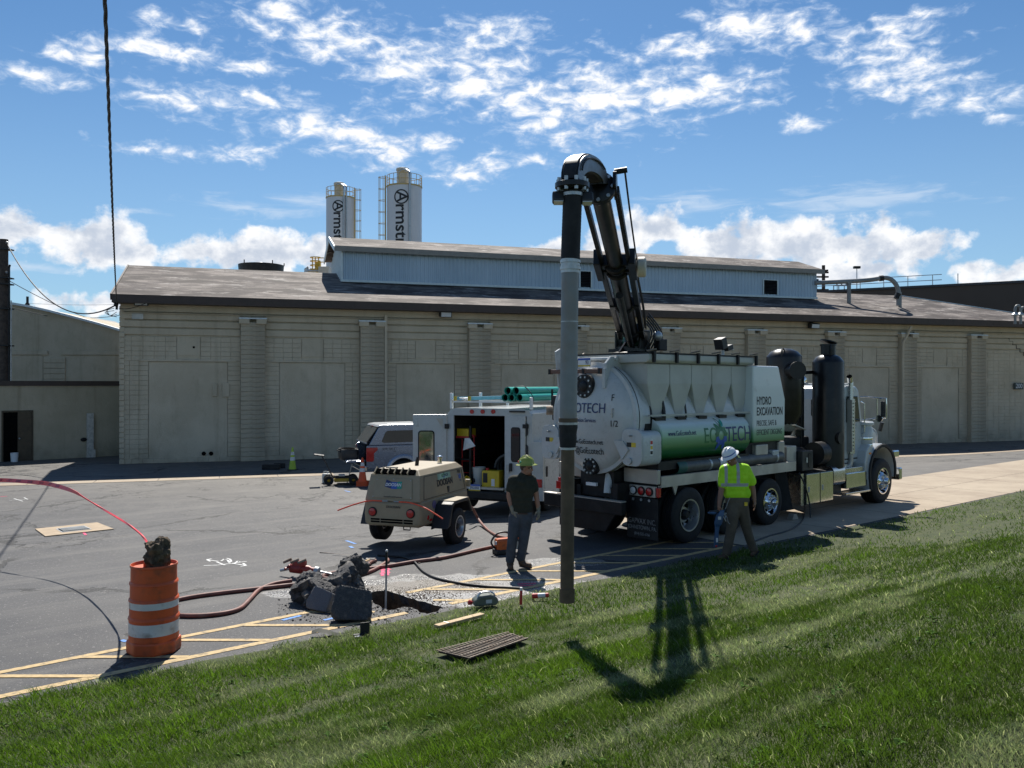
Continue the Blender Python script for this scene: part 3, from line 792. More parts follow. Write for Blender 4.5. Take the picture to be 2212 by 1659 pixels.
    rr.add([(x0, EV, rf(EV)), (x1, EV, rf(EV)), (xr, RP, RZ), (x0, RP, RZ), (x0, EV, rf(EV)-.12), (x1, EV, rf(EV)-.12), (xr, RP, RZ-.12), (x0, RP, RZ-.12)], [(0, 1, 2, 3), (7, 6, 5, 4), (0, 4, 5, 1), (1, 5, 6, 2), (3, 2, 6, 7), (0, 3, 7, 4)])
    ro = rr.build('roof', 'roofing', wh)
    rb = MB(); yb = DEP+.5; zb = RZ-(yb-RP)*.33
    rb.add([(x0, RP, RZ-.002), (xr, RP, RZ-.002), (x1, yb, zb), (x0, yb, zb), (x0, RP, RZ-.12), (xr, RP, RZ-.12), (x1, yb, zb-.12), (x0, yb, zb-.12)], [(0, 1, 2, 3), (7, 6, 5, 4), (0, 4, 5, 1), (1, 5, 6, 2), (3, 2, 6, 7), (0, 3, 7, 4)])
    rb.build('roof', 'roofing', wh)
    hp = MB(); hp.add([(x1, EV, rf(EV)), (x1+.02, yb, zb), (xr, RP, RZ)], [(0, 1, 2)]); hp.build('roof_end', 'roofing', wh)
    fa = MB(); fa.bx(x0-.01, x1, EV-.05, EV+.02, rf(EV)-.33, rf(EV)+.012); fa.build('fascia', 'fascia', wh)
    MB().bx(x0, x1, EV+.021, .2, rf(EV)-.32, rf(EV)-.28).build('soffit', 'fascia', wh)
    rk = MB(); rk.beam((x0-.04, EV, rf(EV)-.10), (x0-.04, RP, RZ-.10), .07, .26); rk.build('rake_board', 'fascia', wh)
    eg = MB(); eg.beam((x1, EV, rf(EV)+.02), (xr, RP, RZ+.02), .10, .05); eg.build('roof_edging', 'coping_silver', wh)
    # roof monitor
    mx0, mx1, my0, my1 = 9.47, 36.8, 3.33, 7.57; zt = 9.91; zp = 10.68
    mon = MB(); mon.bx(mx0+.05, mx1-.05, my0+.05, my1, rf(my0)-.5, zt); mon.prism([(my0+.05, zt), (my1, zt), (RP, zp-.06)], 'x', mx0+.05, mx1-.05)
    mo = mon.build('roof_monitor', 'siding', wh)
    co = MB(); pitch = .21; n = int((mx1-mx0)/pitch); prof = []
    for i in range(n):
        x = mx0+i*pitch; prof += [(x, 0), (x+.085, 0), (x+.12, -.042), (x+.175, -.042)]
    prof.append((mx1, 0)); zb_ = rf(my0)+.10
    vs = [(x, my0+y, z) for z in (zb_, zt) for x, y in prof]; m = len(prof)
    co.add(vs, [(i, i+1, m+i+1, m+i) for i in range(m-1)]); co.build('corrugated_siding', 'siding', mo)
    ce = MB(); n = int((my1-my0)/.42); ep = []
    for i in range(n):
        y = my0+i*(my1-my0)/n; ep += [(0, y), (0, y+.36), (-.03, y+.38), (-.03, y+.41)]
    ep.append((0, my1)); vs = []
    top = lambda y: zp-.07-abs(y-RP)*(zp-zt)/(RP-my0)
    vs = [(mx0+a, y, rf(min(y, RP)) -(0 if y < RP else (y-RP)*.33)-.05) for a, y in ep]+[(mx0+a, y, top(y)) for a, y in ep]; m = len(ep)
    ce.add(vs, [(i, m+i, m+i+1, i+1) for i in range(m-1)]); ce.build('end_siding', pm('siding_white', (.58, .64, .64), .45, .2, var=.06), mo)
    mr = MB(); ov = .35; z_e = zt+.05-ov*.1
    for s_ in (0, 1):
        ya, za = (my0-ov, zt-.05) if s_ == 0 else (my1+ov, zt-.05)
        mr.add([(mx0-ov, ya, za+.12), (mx1+ov, ya, za+.12), (mx1+ov, RP, zp+.12), (mx0-ov, RP, zp+.12), (mx0-ov, ya, za), (mx1+ov, ya, za), (mx1+ov, RP, zp), (mx0-ov, RP, zp)], [(0, 1, 2, 3), (7, 6, 5, 4), (0, 4, 5, 1), (1, 5, 6, 2), (0, 3, 7, 4)])
    mr.build('monitor_roof', 'roofing', mo)
    MB().bx(mx0-ov-.01, mx1+ov+.01, my0-ov-.03, my0-ov+.03, zt-.17, zt+.085).build('monitor_fascia', pm('gutter_tan', (.25, .23, .20), .5, var=.1), mo)
    MB().bx(mx0-.02, mx0+.06, my0-.075, my0-.045, zb_, zt).build('corner_trim', 'siding_white', mo)
    MB().bx(mx1-.06, mx1+.02, my0-.075, my0-.045, zb_, zt).build('corner_trim', 'siding', mo)
    MB().bx(mx0-.05, mx1+.05, my0-.14, my0-.02, zb_-.08, zb_+.03).build('base_flashing', 'siding_white', mo)
    for s_ in (-1, 1):
        MB().beam((mx0-ov-.03, RP+s_*(RP-my0+ov), zt-.06), (mx0-ov-.03, RP, zp+.02), .05, .24).build('monitor_rake', 'siding_white', mo)
    for xa, xb in ((1252, 1276), (1648, 1678)):
        a = wpx(xa, 620, my0)[0]; b = wpx(xb, 620, my0)[0]; z1 = wpx(xa, 586 if xa < 1300 else 605, my0)[1]; z0 = zb_+.12
        v = MB().bx(a, b, my0-.06, my0+.1, z0, z1).build('louvre_vent', 'dark_void', mo)
        for s_ in range(9):
            z = z0+.04+(z1-z0-.06)*s_/9; MB().bx(a+.04, b-.04, my0-.10, my0-.02, z, z+.035, Matrix.Rotation(R(-32), 3, 'X')).build('louvre_slat', 'black_steel', v)
        fr = MB(); fr.bx(a-.05, a+.02, my0-.09, my0-.05, z0-.04, z1+.04); fr.bx(b-.02, b+.05, my0-.09, my0-.05, z0-.04, z1+.04); fr.bx(a+.02, b-.02, my0-.09, my0-.05, z1, z1+.04); fr.build('louvre_frame', 'siding_white', v)
    # downspouts
    for xs in ((832, 1), (1945, 0)):
        x = wpx(xs[0], 900)[0]; mb = MB()
        if xs[1]: mb.bx(x-.06, x+.06, -.22, -.10, .05, 6.45)
        else: mb.tube(smoothpath([(x+.35, -.45, 6.55), (x+.22, -.3, 6.1), (x+.02, -.2, 5.6), (x, -.2, 5.0), (x, -.2, .2)], 5), .075, 8)
        mb.build('downspout', 'wall_paint', wh)
    # flood lights under the eaves
    for (px, py) in ((305, 652), (963, 678), (1760, 703)):
        x, z = wpx(px, py, -.35)
        f = MB().bx(x-.28, x+.28, -.42, -.14, z-.14, z+.13, Matrix.Rotation(R(12), 3, 'X')).build('flood_light', 'plastic_black', wh, bevel=.02)
        MB().bx(x-.23, x+.23, -.455, -.425, z-.11, z+.09, Matrix.Rotation(R(12), 3, 'X'), (x, -.3, z)).build('lamp_glass', 'clear_lens', f)
        MB().bx(x-.06, x+.06, -.16, .0, z-.02, z+.20).build('bracket', 'plastic_black', f)
    # conduit under the frieze, small vent, hole covers
    MB().cyl((.1, -.07, 6.30), (LEN, -.07, 6.30), .018, n=6).build('conduit', 'wall_paint', wh)
    x, z = wpx(297, 683); MB().bx(x-.22, x+.22, .0, .05, z-.12, z+.12).build('wall_vent', 'alum_dull', wh)
    for px, py in ((440, 980), (456, 980)):
        x, z = wpx(px, py); MB().cyl((x, .08, z), (x, .12, z), .09, n=10).build('vent_hole', 'dark_void', wh)
    for px, py, w, h in ((464, 842, .09, .28), (488, 842, .14, .30)):
        x, z = wpx(px, py); MB().bx(x-w, x+w, .06, .13, z-h, z+h).build('patch_plate', 'wall_paint', wh, bevel=.01)
    x, z = wpx(440, 750); MB().cyl((x-.4, .1, z), (x-.4, .13, z), .05, n=8).build('vent_hole', 'dark_void', wh)
    # stepped crack of the right hand bay
    x, z = wpx(2150, 705); pts = []
    for i in range(9):
        pts += [(x+i*.28, z-i*.21), (x+(i+1)*.28, z-i*.21)]
    for p, q in zip(pts, pts[1:]):
        MB().bx(min(p[0], q[0])-.012, max(p[0], q[0])+.012, .06, .09, min(p[1], q[1])-.012, max(p[1], q[1])+.012).build('mortar_crack', 'fascia', wh)
    # number sign
    x, z = wpx(2200, 834)
    sg = MB().bx(x-.32, x+.36, -.02, .03, z-.19, z+.19).build('number_sign', pm('sign_green', (.035, .045, .04), .5), wh)
    lettering('200', .38, 'white_ink', sg, (x+.03, -.024, z), (1, 0, 0), (0, 0, 1), .9)
    return wh
WH = build_warehouse()
def wl(x, y, z): return WO+Matrix.Rotation(WA, 3, 'Z') @ Vector((x, y, z))
# concrete gutter strip in front of the warehouse
def gutter():
    g = tag(bpy.data.objects.new('gutter_strip', None), kind='structure'); COL.objects.link(g)
    x = -14.
    while x < 62:
        if not (6.5 < x < 14):
            mb = MB(); pts = [wl(a, b, 0) for a in (x+.012, x+1.99) for b in (-6.35, -7.15)]
            mb.add([(p.x, p.y, gz(p.x, p.y)+.010) for p in pts], [(0, 2, 3, 1)]); mb.build('slab', 'road_concrete', g)
        x += 2
gutter()

# ------------------------------------------------------------------ left hand buildings
def build_left():
    random.seed(5)
    a = gp(0, 998); b = gp(262, 984); d = (b-a).to_2d(); ang = math.atan2(d.y, d.x); ln = d.length
    an = thing('annex', 'low beige annex with brown coping between the pole and the warehouse', 'building', a, ang)
    x0 = -8.; H = 3.25
    MB().bx(x0, ln+1.5, .0, .3, -.3, H).build('wall', 'annex_paint', an)
    MB().bx(x0, ln+1.5, .3, 6, H-.2, H-.05).build('flat_roof', 'dark_roof', an)
    MB().bx(x0, ln+1.5, -.08, .5, H+.002, H+.22).build('coping', 'fascia', an)
    k = ln/262
    fr = MB(); dx0, dx1, dh = 6*k+.0, 64*k, 2.13
    fr.bx(dx0-.06, dx0, -.04, .05, 0, dh+.06); fr.bx(dx1, dx1+.06, -.04, .05, 0, dh+.06); fr.bx(dx0, dx1, -.04, .05, dh, dh+.06)
    do = fr.build('doorway', 'door_brown', an)
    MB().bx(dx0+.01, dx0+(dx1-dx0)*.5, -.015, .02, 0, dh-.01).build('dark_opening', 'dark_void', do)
    MB().bx(dx0+(dx1-dx0)*.5, dx1-.01, -.05, -.005, .01, dh-.01).build('door_leaf', 'door_brown', do, bevel=.008)
    MB().ball((dx0+(dx1-dx0)*.55, -.09, .98), .04).build('door_knob', 'galv', do)
    pt = MB(); pt.bx(182*k, 196*k, -.14, -.02, .0, 2.0); pt.build('wall_post', 'wood_weathered', an)
    MB().bx(186*k, 200*k, -.16, -.01, -.02, .35).build('post_foot', 'wood_weathered', an)
    for px in (175, 190):
        MB().ball((px*k, -.06, .82), (.14, .05, .09)).build('wall_bracket', 'black_steel', an)
    # bucket by the door
    bk = thing('bucket', 'white bucket standing at the brown annex door', 'bucket', a+Vector((math.cos(ang), math.sin(ang), 0))*34*k+Vector((.05, -.28, 0)))
    bk.location.z = gz(bk.location.x, bk.location.y)
    MB().lathe([(.13, 0), (.16, .38), (.17, .38), (.155, .36), (.12, .03)], 20).build('body', 'white_clean', bk, smooth=40)
    hb = [(.16*math.cos(t), 0, .36-.12*math.sin(t)) for t in np.linspace(0, math.pi, 9)]; MB().tube(hb, .006, 5).build('handle', 'galv', bk)
    # gabled block building behind it
    dB = 47.; p0 = at(-160, 832, dB); p0.z = -.33
    gb = thing('gable_building', 'beige block building with sloping silver coping behind the annex', 'building', p0, R(4))
    def lx(x): return (x-(-160))/F*dB
    def lz(y): return ZC+.33-(y-HZ)/F*dB
    prof = [(-160, 640), (-40, 642), (20, 655), (55, 661), (100, 671), (150, 684), (205, 699), (262, 716), (330, 735), (420, 760)]
    poly = [(lx(x), lz(y)) for x, y in prof]+[(lx(420), 0), (lx(-160), 0)]
    MB().prism(poly, 'y', 0, 12).build('wall', 'annex_paint', gb)
    cp = MB()
    for (xa, ya), (xb, yb) in zip(prof[2:], prof[3:]): cp.beam((lx(xa), 0, lz(ya)+.02), (lx(xb), 0, lz(yb)+.02), .5, .12)
    cp.build('coping', 'coping_silver', gb)
    for x0, x1, y0, y1 in ((-120, 95, 757, 766), (124, 300, 757, 766)): MB().bx(lx(x0), lx(x1), -.08, .05, lz(y1), lz(y0)).build('lintel', 'annex_paint', gb, bevel=.02)
    for x0, x1 in ((28, 84), (137, 290)): MB().bx(lx(x0), lx(x1), -.03, .05, 1., lz(768)).build('infill_panel', 'annex_paint', gb)
    for r_ in range(10): MB().bx(lx(86), lx(132), -.07+random.uniform(-.02, .02), .05, lz(772)-.3*r_-.29, lz(772)-.3*r_).build('pier_block', 'annex_paint', gb, bevel=.03)
    # chimney stub on its roof
    ch = MB(); ch.cyl((lx(42), .5, lz(668)), (lx(42), .5, lz(637)), .07, n=8); ch.beam((lx(34), .5, lz(660)), (lx(42), .5, lz(648)), .05, .05); ch.beam((lx(50), .5, lz(662)), (lx(42), .5, lz(648)), .05, .05)
    ch.build('vent_stack', 'black_steel', gb)
    # dark roofed house beyond
    dH = 78.; q0 = at(116, 832, dH); q0.z = -.3
    hs = thing('house', 'distant house with dark gabled roof seen over the silver coping', 'house', q0, 0)
    hx = lambda x: (x-116)/F*dH; hz = lambda y: ZC+.3-(y-HZ)/F*dH
    MB().bx(hx(130), hx(215), .2, 7, 0, hz(697)).build('wall', 'annex_paint', hs)
    rf = MB(); rf.prism([(hx(116), hz(683)), (hx(152), hz(678.5)), (hx(160), hz(680)), (hx(206), hz(700)), (hx(206), hz(702)), (hx(116), hz(686))], 'y', 0, 8); rf.build('roof', 'dark_roof', hs)
    MB().bx(hx(205), hx(330), .5, 9, 0, hz(709)).build('wing_wall', 'annex_paint', hs); MB().bx(hx(203), hx(332), .3, 9.2, hz(709), hz(701)).build('wing_roof', pm('slate_roof', (.16, .17, .19), .6, var=.2), hs)
    # utility pole behind the annex
    dP = 42.; up = at(8, 832, dP); up.z = -.33
    pl = thing('utility_pole', 'dark wooden utility pole with conduit at the left edge', 'utility pole', up)
    top = ZC+.33-(517-HZ)/F*dP
    MB().cyl((0, 0, 0), (0, 0, top), .24, .20, 12).build('shaft', 'pole_wood', pl, smooth=40)
    MB().tube([(.32, -.1, 0), (.32, -.1, top-1.4), (.36, -.1, top-1.25)], .05, 8).build('riser_conduit', 'black_steel', pl)
    MB().tube([(.42, -.1, 0), (.42, -.1, top-3.0)], .03, 6).build('riser_conduit', 'galv', pl)
    for z in (top-.5, top-1.9, top-2.2, top-3.4, top-5.2, top-7):
        MB().bx(-.3, .36, -.27, .27, z-.03, z+.03).build('band', 'black_steel', pl)
    for z in (top-.25, top-1.7): MB().lathe([(.03, 0), (.07, .03), (.04, .06), (.07, .09), (.03, .12)], 10, (.26, -.2, z)).build('insulator', 'galv', pl)
    # wires
    def wire(name, label, a_, b_, sag, r=.02, n=22, **kw):
        a_ = Vector(a_); b_ = Vector(b_); pts = [a_.lerp(b_, i/n)+Vector((0, 0, -sag*4*(i/n)*(1-i/n))) for i in range(n+1)]
        return tag(MB().tube(pts, r, 6).build(name, 'cable_black'), label, 'wire', **kw)
    cor = wl(-.12, -.35, 0); hook = at(252, 655, cor.y-.1)
    ptop = up+Vector((.3, -.2, top))
    wire('overhead_wire', 'twisted overhead wire sagging from the pole top to the warehouse corner', ptop+Vector((0, 0, -.3)), hook+Vector((0, 0, -.05)), 1.5, .028)
    wire('overhead_wire', 'middle thin overhead wire running down from pole behind the gable building', ptop+Vector((0, 0, -2.)), at(235, 700, 62), .25, .018)
    wire('overhead_wire', 'lower thin overhead wire running down from pole behind the gable building', ptop+Vector((0, 0, -3.3)), at(250, 705, 62), .15, .018)
    wire('overhead_wire', 'nearly level wire above the far dark roof to the warehouse corner', at(20, 655, 60), at(275, 678, 60), .6, .02)
    wire('overhead_wire', 'highest of the thin wires passing left of the warehouse gable', at(60, 655, 70), at(270, 657, 70), .1, .012)
    # the drop cable overhead: three twisted strands from behind the camera to the warehouse corner
    A = hook; B = at(221, -150, 7.2)
    n = 420; sag = .35
    dc = thing('drop_cable', 'thick twisted black service cable dropping to the warehouse corner', 'cable', A)
    for ph in (0, 2.09, 4.19):
        pts = []
        for i in range(n+1):
            t = i/n; p = A.lerp(B, t)+Vector((0, 0, -sag*4*t*(1-t)))
            an_ = ph+t*150; rr = .0125; pts.append(p-A+Vector((math.cos(an_)*rr, 0, math.sin(an_)*rr*.6))+Vector((0, math.sin(an_)*rr*.5, 0)))
        MB().tube(pts, .0105, 5).build('strand', 'cable_black', dc)
    cl = MB(); cl.cyl((-.05, .1, -.25), (-.02, .1, .1), .05, n=8); cl.ball((-.05, .05, -.05), .09); cl.build('clamp', 'black_steel', dc)
    for i in range(3):
        MB().tube(smoothpath([(-.1, 0, -.1-.1*i), (-.35-.05*i, -.05, -.25-.06*i), (-.25, -.05, -.5), (-.02, .05, -.35-.1*i)], 5), .012, 5).build('jumper_loop', 'cable_black', dc)
    MB().tube(smoothpath([(.05, .1, -.2), (.4, .1, -.22), (.8, .2, -.1), (1.1, .3, .05)], 5), .015, 5).build('lead_wire', 'cable_black', dc)
build_left()

# ------------------------------------------------------------------ silos and far roofs
pm('silo_yellow', (.50, .38, .16), .6, var=.12)
def build_silo(px, halfpx, topy, d, label, ladder_side, tilt, sfx, ndrop):
    c = at(px, 832, d); c.z = -.4; r = halfpx/F*d; top = ZC+.4-(topy-HZ)/F*d
    s = thing('silo', label, 'silo', c, group='silos behind the warehouse')
    MB().lathe([(r, 0), (r, top), (r*.97, top+.05)], 40, cap=True).build('shell', 'silo_white', s, smooth=40)
    MB().lathe([(r+.04, top-.12), (r+.06, top+.02), (r-.1, top+.06)], 40).build('deck_rim', 'silo_yellow', s)
    n = 18
    for i in range(n):
        a = 2*math.pi*i/n; MB().cyl((r*math.cos(a), r*math.sin(a), top), (r*math.cos(a), r*math.sin(a), top+1.1), .03, n=6).build('rail_post', 'silo_yellow', s)
    for z in (.55, 1.1): MB().tube([(r*math.cos(t), r*math.sin(t), top+z) for t in np.linspace(0, 6.283, 33)[:-1]], .03, 6, True).build('guard_rail', 'silo_yellow', s)
    fr = r*.34; fh = r*.92
    MB().lathe([(fr, 0), (fr, fh), (fr+.06, fh), (fr+.06, fh+.25), (fr-.1, fh+.3)], 10, (-.1*r, 0, top)).build('filter_unit', 'cream_metal', s, smooth=30)
    for i in range(ndrop):
        xx = r*(.42+.17*i); yy = -math.sqrt(max(r*r-xx*xx, .01))-.12
        path = smoothpath([(-.3*r+.2*i, -.2*r, top+.2), (-.3*r+.2*i, -.25*r, top+.8*fh), (.05*r+.15*i, -.45*r, top+fh*.98), (xx-.1, yy+.25, top+fh*.75), (xx, yy, top+.8), (xx, yy, top-1), (xx, yy, top-9)], 5)
        MB().tube(path, .11 if ndrop == 1 else .09, 8).build('fill_pipe', 'galv', s, smooth=60)
    sx_ = ladder_side*(r+.42); lb = MB(); sgn = ladder_side
    yl = -r*.25
    for dy in (-.22, .22): MB().bx(sgn*(r+.1)-.04, sgn*(r+.1)+.04, yl+dy-.04, yl+dy+.04, top-14, top+1.1).build('ladder_rail', 'silo_yellow', s)
    for z in np.arange(top-13.5, top+1.1, 1.2):
        MB().tube([(sgn*(r+.1+.72*math.sin(t)), yl-.36*math.cos(t), z) for t in np.linspace(0, math.pi, 9)], .03, 5).build('cage_hoop', 'silo_yellow', s)
    for t in np.linspace(.3, 2.84, 5): MB().cyl((sgn*(r+.1+.72*math.sin(t)), yl-.36*math.cos(t), top-13.5), (sgn*(r+.1+.72*math.sin(t)), yl-.36*math.cos(t), top+1.), .02, n=5).build('cage_bar', 'silo_yellow', s)
    # lettering reads downwards, wrapped on the shell
    view = math.atan2(-c.y, -c.x); a0 = view-.06*1+tilt
    def wrap(x0, z0):
        def fn(v):
            a = a0+(v.y+x0)/r; rr = r+.02+v.z; return Vector((rr*math.cos(a), rr*math.sin(a), z0-v.x))
        return fn
    size = r*.98
    zA = top-r*.76
    lettering('A', size*.92, 'black_ink', s, (0, 0, 0), (1, 0, 0), (0, 0, 1), 1.05, fn=wrap(0, zA), cuts=8, bold=.02)
    lettering('rmstrong', size*1.0, 'black_ink', s, (0, 0, 0), (1, 0, 0), (0, 0, 1), 1.05, 'LEFT', fn=wrap(-.02*r, zA-r*.38), cuts=8, bold=.03)
    ring = []; R0 = r*.42
    rb = MB(); vs = []; m = 40
    for i in range(m):
        t = 2*math.pi*i/m
        for rr in (R0, R0-.075*r): vs.append(wrap(0, zA)(Vector((rr*math.cos(t), rr*math.sin(t)+.0, .004))))
    rb.add(vs, [(2*i, 2*((i+1) % m), 2*((i+1) % m)+1, 2*i+1) for i in range(m)]); rb.build('emblem_ring', 'black_ink', s)
    return s
build_silo(735.5, 30.5, 428, 100, 'left shorter white silo with yellow ladder cage on its right', 1, -.10, 'a', 2)
build_silo(873.5, 37.5, 404, 90, 'right taller white silo with ladder cage on its left', -1, -.12, 'b', 1)
def far_bits():
    # platform with a yellow ladder cage left of the monitor
    d = 52.; c = at(686, 832, d); c.z = 0
    pf = thing('ladder_cage', 'yellow caged ladder rising beside the corrugated roof monitor', 'ladder', c)
    hx = lambda x: (x-686)/F*d; hz = lambda y: ZC-(y-HZ)/F*d
    for x in (675, 681, 688): MB().cyl((hx(x), 0, 6), (hx(x), 0, hz(556)), .035, n=6).build('cage_bar', 'yellow_steel', pf)
    for y in (556, 564, 573, 582): MB().tube([(hx(681)+.30*math.cos(t), .25*math.sin(t), hz(y)) for t in np.linspace(0, 6.28, 13)[:-1]], .03, 5, True).build('cage_hoop', 'yellow_steel', pf)
    for y in (557, 566): MB().cyl((hx(688), 0, hz(y)), (hx(705), 0, hz(y)), .03, n=6).build('guard_rail', 'yellow_steel', pf)
    MB().bx(hx(683), hx(692), -.1, .2, 5, hz(566)).build('stringer', 'yellow_steel', pf)
    MB().bx(hx(690), hx(712), -.3, .6, 5, hz(577)).build('platform_box', 'cream_metal', pf)
    MB().tube(smoothpath([(hx(662), 0, 7.5), (hx(662), 0, hz(586)), (hx(666), 0, hz(584)), (hx(690), 0, hz(585))], 5), .14, 8).build('pipe', 'galv', pf)
    # cooling tower
    d = 58.; c = at(564, 832, d); c.z = 0; k = d/F
    ct = thing('cooling_tower', 'dark round cooling tower top just above the roof ridge', 'cooling tower', c)
    r = 48*k; z = ZC-(573-HZ)*k
    MB().lathe([(r*.9, 0), (r*.97, z-.55), (r, z), (r*.97, z), (r*.9, z-.5)], 32).build('fan_stack', 'black_steel', ct, smooth=30)
    for a in (.3, 1.6, 2.9, 4.2, 5.5): MB().cyl((r*math.cos(a), r*math.sin(a), z), (r*math.cos(a), r*math.sin(a), z+.2), .04, n=6).build('rim_bolt', 'black_steel', ct)
    for s_ in (-1, 1): MB().add([(.1*s_, 0, z+.02), (r*.62*s_, .3, z+.12), (r*.62*s_, -.3, z-.05), (.1*s_, -.1, z-.1), (.1*s_, 0, z-.08), (r*.62*s_, .3, z+.06), (r*.62*s_, -.3, z-.12), (.1*s_, -.1, z-.2)], [(0, 1, 2, 3), (7, 6, 5, 4), (0, 4, 5, 1), (1, 5, 6, 2), (2, 6, 7, 3), (3, 7, 4, 0)]).build('fan_blade', 'white_clean', ct)
    MB().ball((0, -.2, z-.05), (.42, .42, .25)).build('hub', 'white_clean', ct, smooth=60)
    # brick building on the right
    pa = at(1700, 832, 86); pb = at(2290, 832, 75); dd = (pb-pa).to_2d(); ang = math.atan2(dd.y, dd.x); ln = dd.length; pa.z = -.4
    bb = thing('brick_building', 'tall dark brown brick building behind the right end of the warehouse', 'building', pa, ang)
    top = 9.1+ZC+.4
    bm_ = bpy.data.objects.new('x', None); bpy.data.objects.remove(bm_)
    w = MB().bx(0, ln+14, 0, 18, 0, top).build('wall', 'brick_wall', bb)
    w.rotation_euler = (0, 0, 0)
    MB().bx(-.1, ln+14, -.15, .5, top+.003, top+.22).build('parapet_cap', 'dark_roof', bb)
    for i in range(12):
        x = .5+i*2.1
        if x < ln*.58+1.8: MB().cyl((x, .4, top+.2), (x, .4, top+1.2), .04, n=6).build('rail_post', 'galv', bb)
    for z in (.7, 1.2): MB().cyl((.5, .4, top+z), (ln*.6, .4, top+z), .035, n=6).build('guard_rail', 'galv', bb)
    # pneumatic pipe on the roof
    d = 50.; c = at(1855, 832, d); c.z = 0; hx = lambda x: (x-1855)/F*d; hz = lambda y: ZC-(y-HZ)/F*d
    pp = thing('roof_duct', 'long grey conveying pipe bending down onto the warehouse roof', 'pipe', c)
    arc = [(1760, 611), (1830, 608), (1875, 605), (1900, 601.5), (1913, 600), (1924, 603), (1933, 611), (1939, 622), (1941, 634), (1941, 660)]
    MB().tube(smoothpath([(hx(x), 0, hz(y)) for x, y in arc], 5), .13, 10).build('pipe', 'tube_grey', pp, smooth=60)
    MB().cyl((hx(1900), 0, hz(601.5)), (hx(1908), 0, hz(600.6)), .17, n=10).build('coupling', 'black_steel', pp)
    MB().cyl((hx(1936), 0, hz(645)), (hx(1941), 0, hz(634)), .16, n=10).build('coupling', 'black_steel', pp)
    MB().cyl((hx(1834), 0, 5), (hx(1834), 0, hz(611)), .12, n=8).build('support_post', 'tube_grey', pp); MB().prism([(hx(1828), hz(609.5)), (hx(1841), hz(608.5)), (hx(1836), hz(615)), (hx(1832), hz(615))], 'y', -.12, .12).build('saddle', 'tube_grey', pp)
    MB().cyl((hx(1951), .4, 5), (hx(1951), .4, hz(629)), .10, n=8).build('support_post', 'tube_grey', pp)
    # gooseneck vents at the right edge
    d = 48.5
    for i, (x0, x1, yt) in enumerate(((2193, 2205, 660), (2205, 2218, 664))):
        c = at(x0, 832, d); c.z = 6.8; k = d/F; z = ZC-(yt-HZ)*k-c.z
        v = thing('gooseneck_vent', ('left' if i == 0 else 'right')+' curved grey vent pipe on the right roof corner', 'vent pipe', c)
        w = (x1-x0)*k
        MB().tube(smoothpath([(0, 0, -.4), (0, 0, z-.35), (.12*w, 0, z-.08), (.5*w, 0, z), (.88*w, 0, z-.08), (w, 0, z-.35), (w, 0, z-.6)], 6), .075, 8).build('pipe', 'tube_grey', v, smooth=60)
        MB().lathe([(.2, 0), (.2, .05), (.09, .16)], 12, (0, 0, .1)).build('flashing', 'galv', v)
    # far power poles and light mast
    d = 95.; k = d/F
    for i, (x, yt, lab) in enumerate(((1779, 573, 'taller wooden power pole with crossarms beside the monitor roof'), (1740, 577, 'pole top just clearing the monitor roof edge'))):
        c = at(x, 832, d+i*2); c.z = 0; z = ZC-(yt-HZ)*k
        p = thing('power_pole', lab, 'utility pole', c, group='far power poles')
        MB().cyl((0, 0, 0), (0, 0, z), .22, .18, 10).build('shaft', 'pole_wood', p)
        if i == 0:
            for yy in (588.5, 598, 608, 626, 645):
                zz = ZC-(yy-HZ)*k; MB().bx(-1.0, .55, -.08, .08, zz-.09, zz+.09).build('crossarm', 'pole_wood', p)
            zz = ZC-(587-HZ)*k; MB().beam((-2., 0, zz-.1), (.5, 0, zz+.15), .2, .2).build('crossarm', 'pole_wood', p)
            MB().cyl((-.75, 0, ZC-(615-HZ)*k), (-.75, 0, ZC-(603-HZ)*k), .22, n=8).build('transformer', 'black_steel', p)
            MB().cyl((-.85, 0, 0), (-.85, 0, ZC-(610-HZ)*k), .16, n=8).build('second_shaft', 'pole_wood', p)
    c = at(1851, 832, 96); c.z = 0; k = 96/F
    lm = thing('light_mast', 'thin light mast with single lamp head above the brick building', 'lamp post', c)
    MB().cyl((0, 0, 0), (0, 0, ZC-(579-HZ)*k), .07, .05, 8).build('mast', 'galv', lm); MB().bx(-.35, .35, -.2, .2, ZC-(580-HZ)*k, ZC-(575-HZ)*k).build('lamp_head', 'black_steel', lm)
    c = at(1812, 832, 92); c.z = 0; k = 92/F
    sw = thing('switch_frame', 'grey steel switchgear frame on the far roofline', 'frame', c); z0, z1 = ZC-(645-HZ)*k, ZC-(617-HZ)*k
    fm = MB()
    for x in (-.55, 0, .6, 1.25): MB().cyl((x, 0, z0-3), (x, 0, z1), .06, n=6).build('upright', 'galv', sw)
    for z in (z1, z0+.66*(z1-z0), z0+.35*(z1-z0)): MB().cyl((-.55, 0, z), (1.25, 0, z), .05, n=6).build('cross_rail', 'galv', sw)
    for x in (-.2, .3, .8): MB().ball((x, 0, z1+.15), (.09, .09, .15)).build('insulator', 'galv', sw)
far_bits()
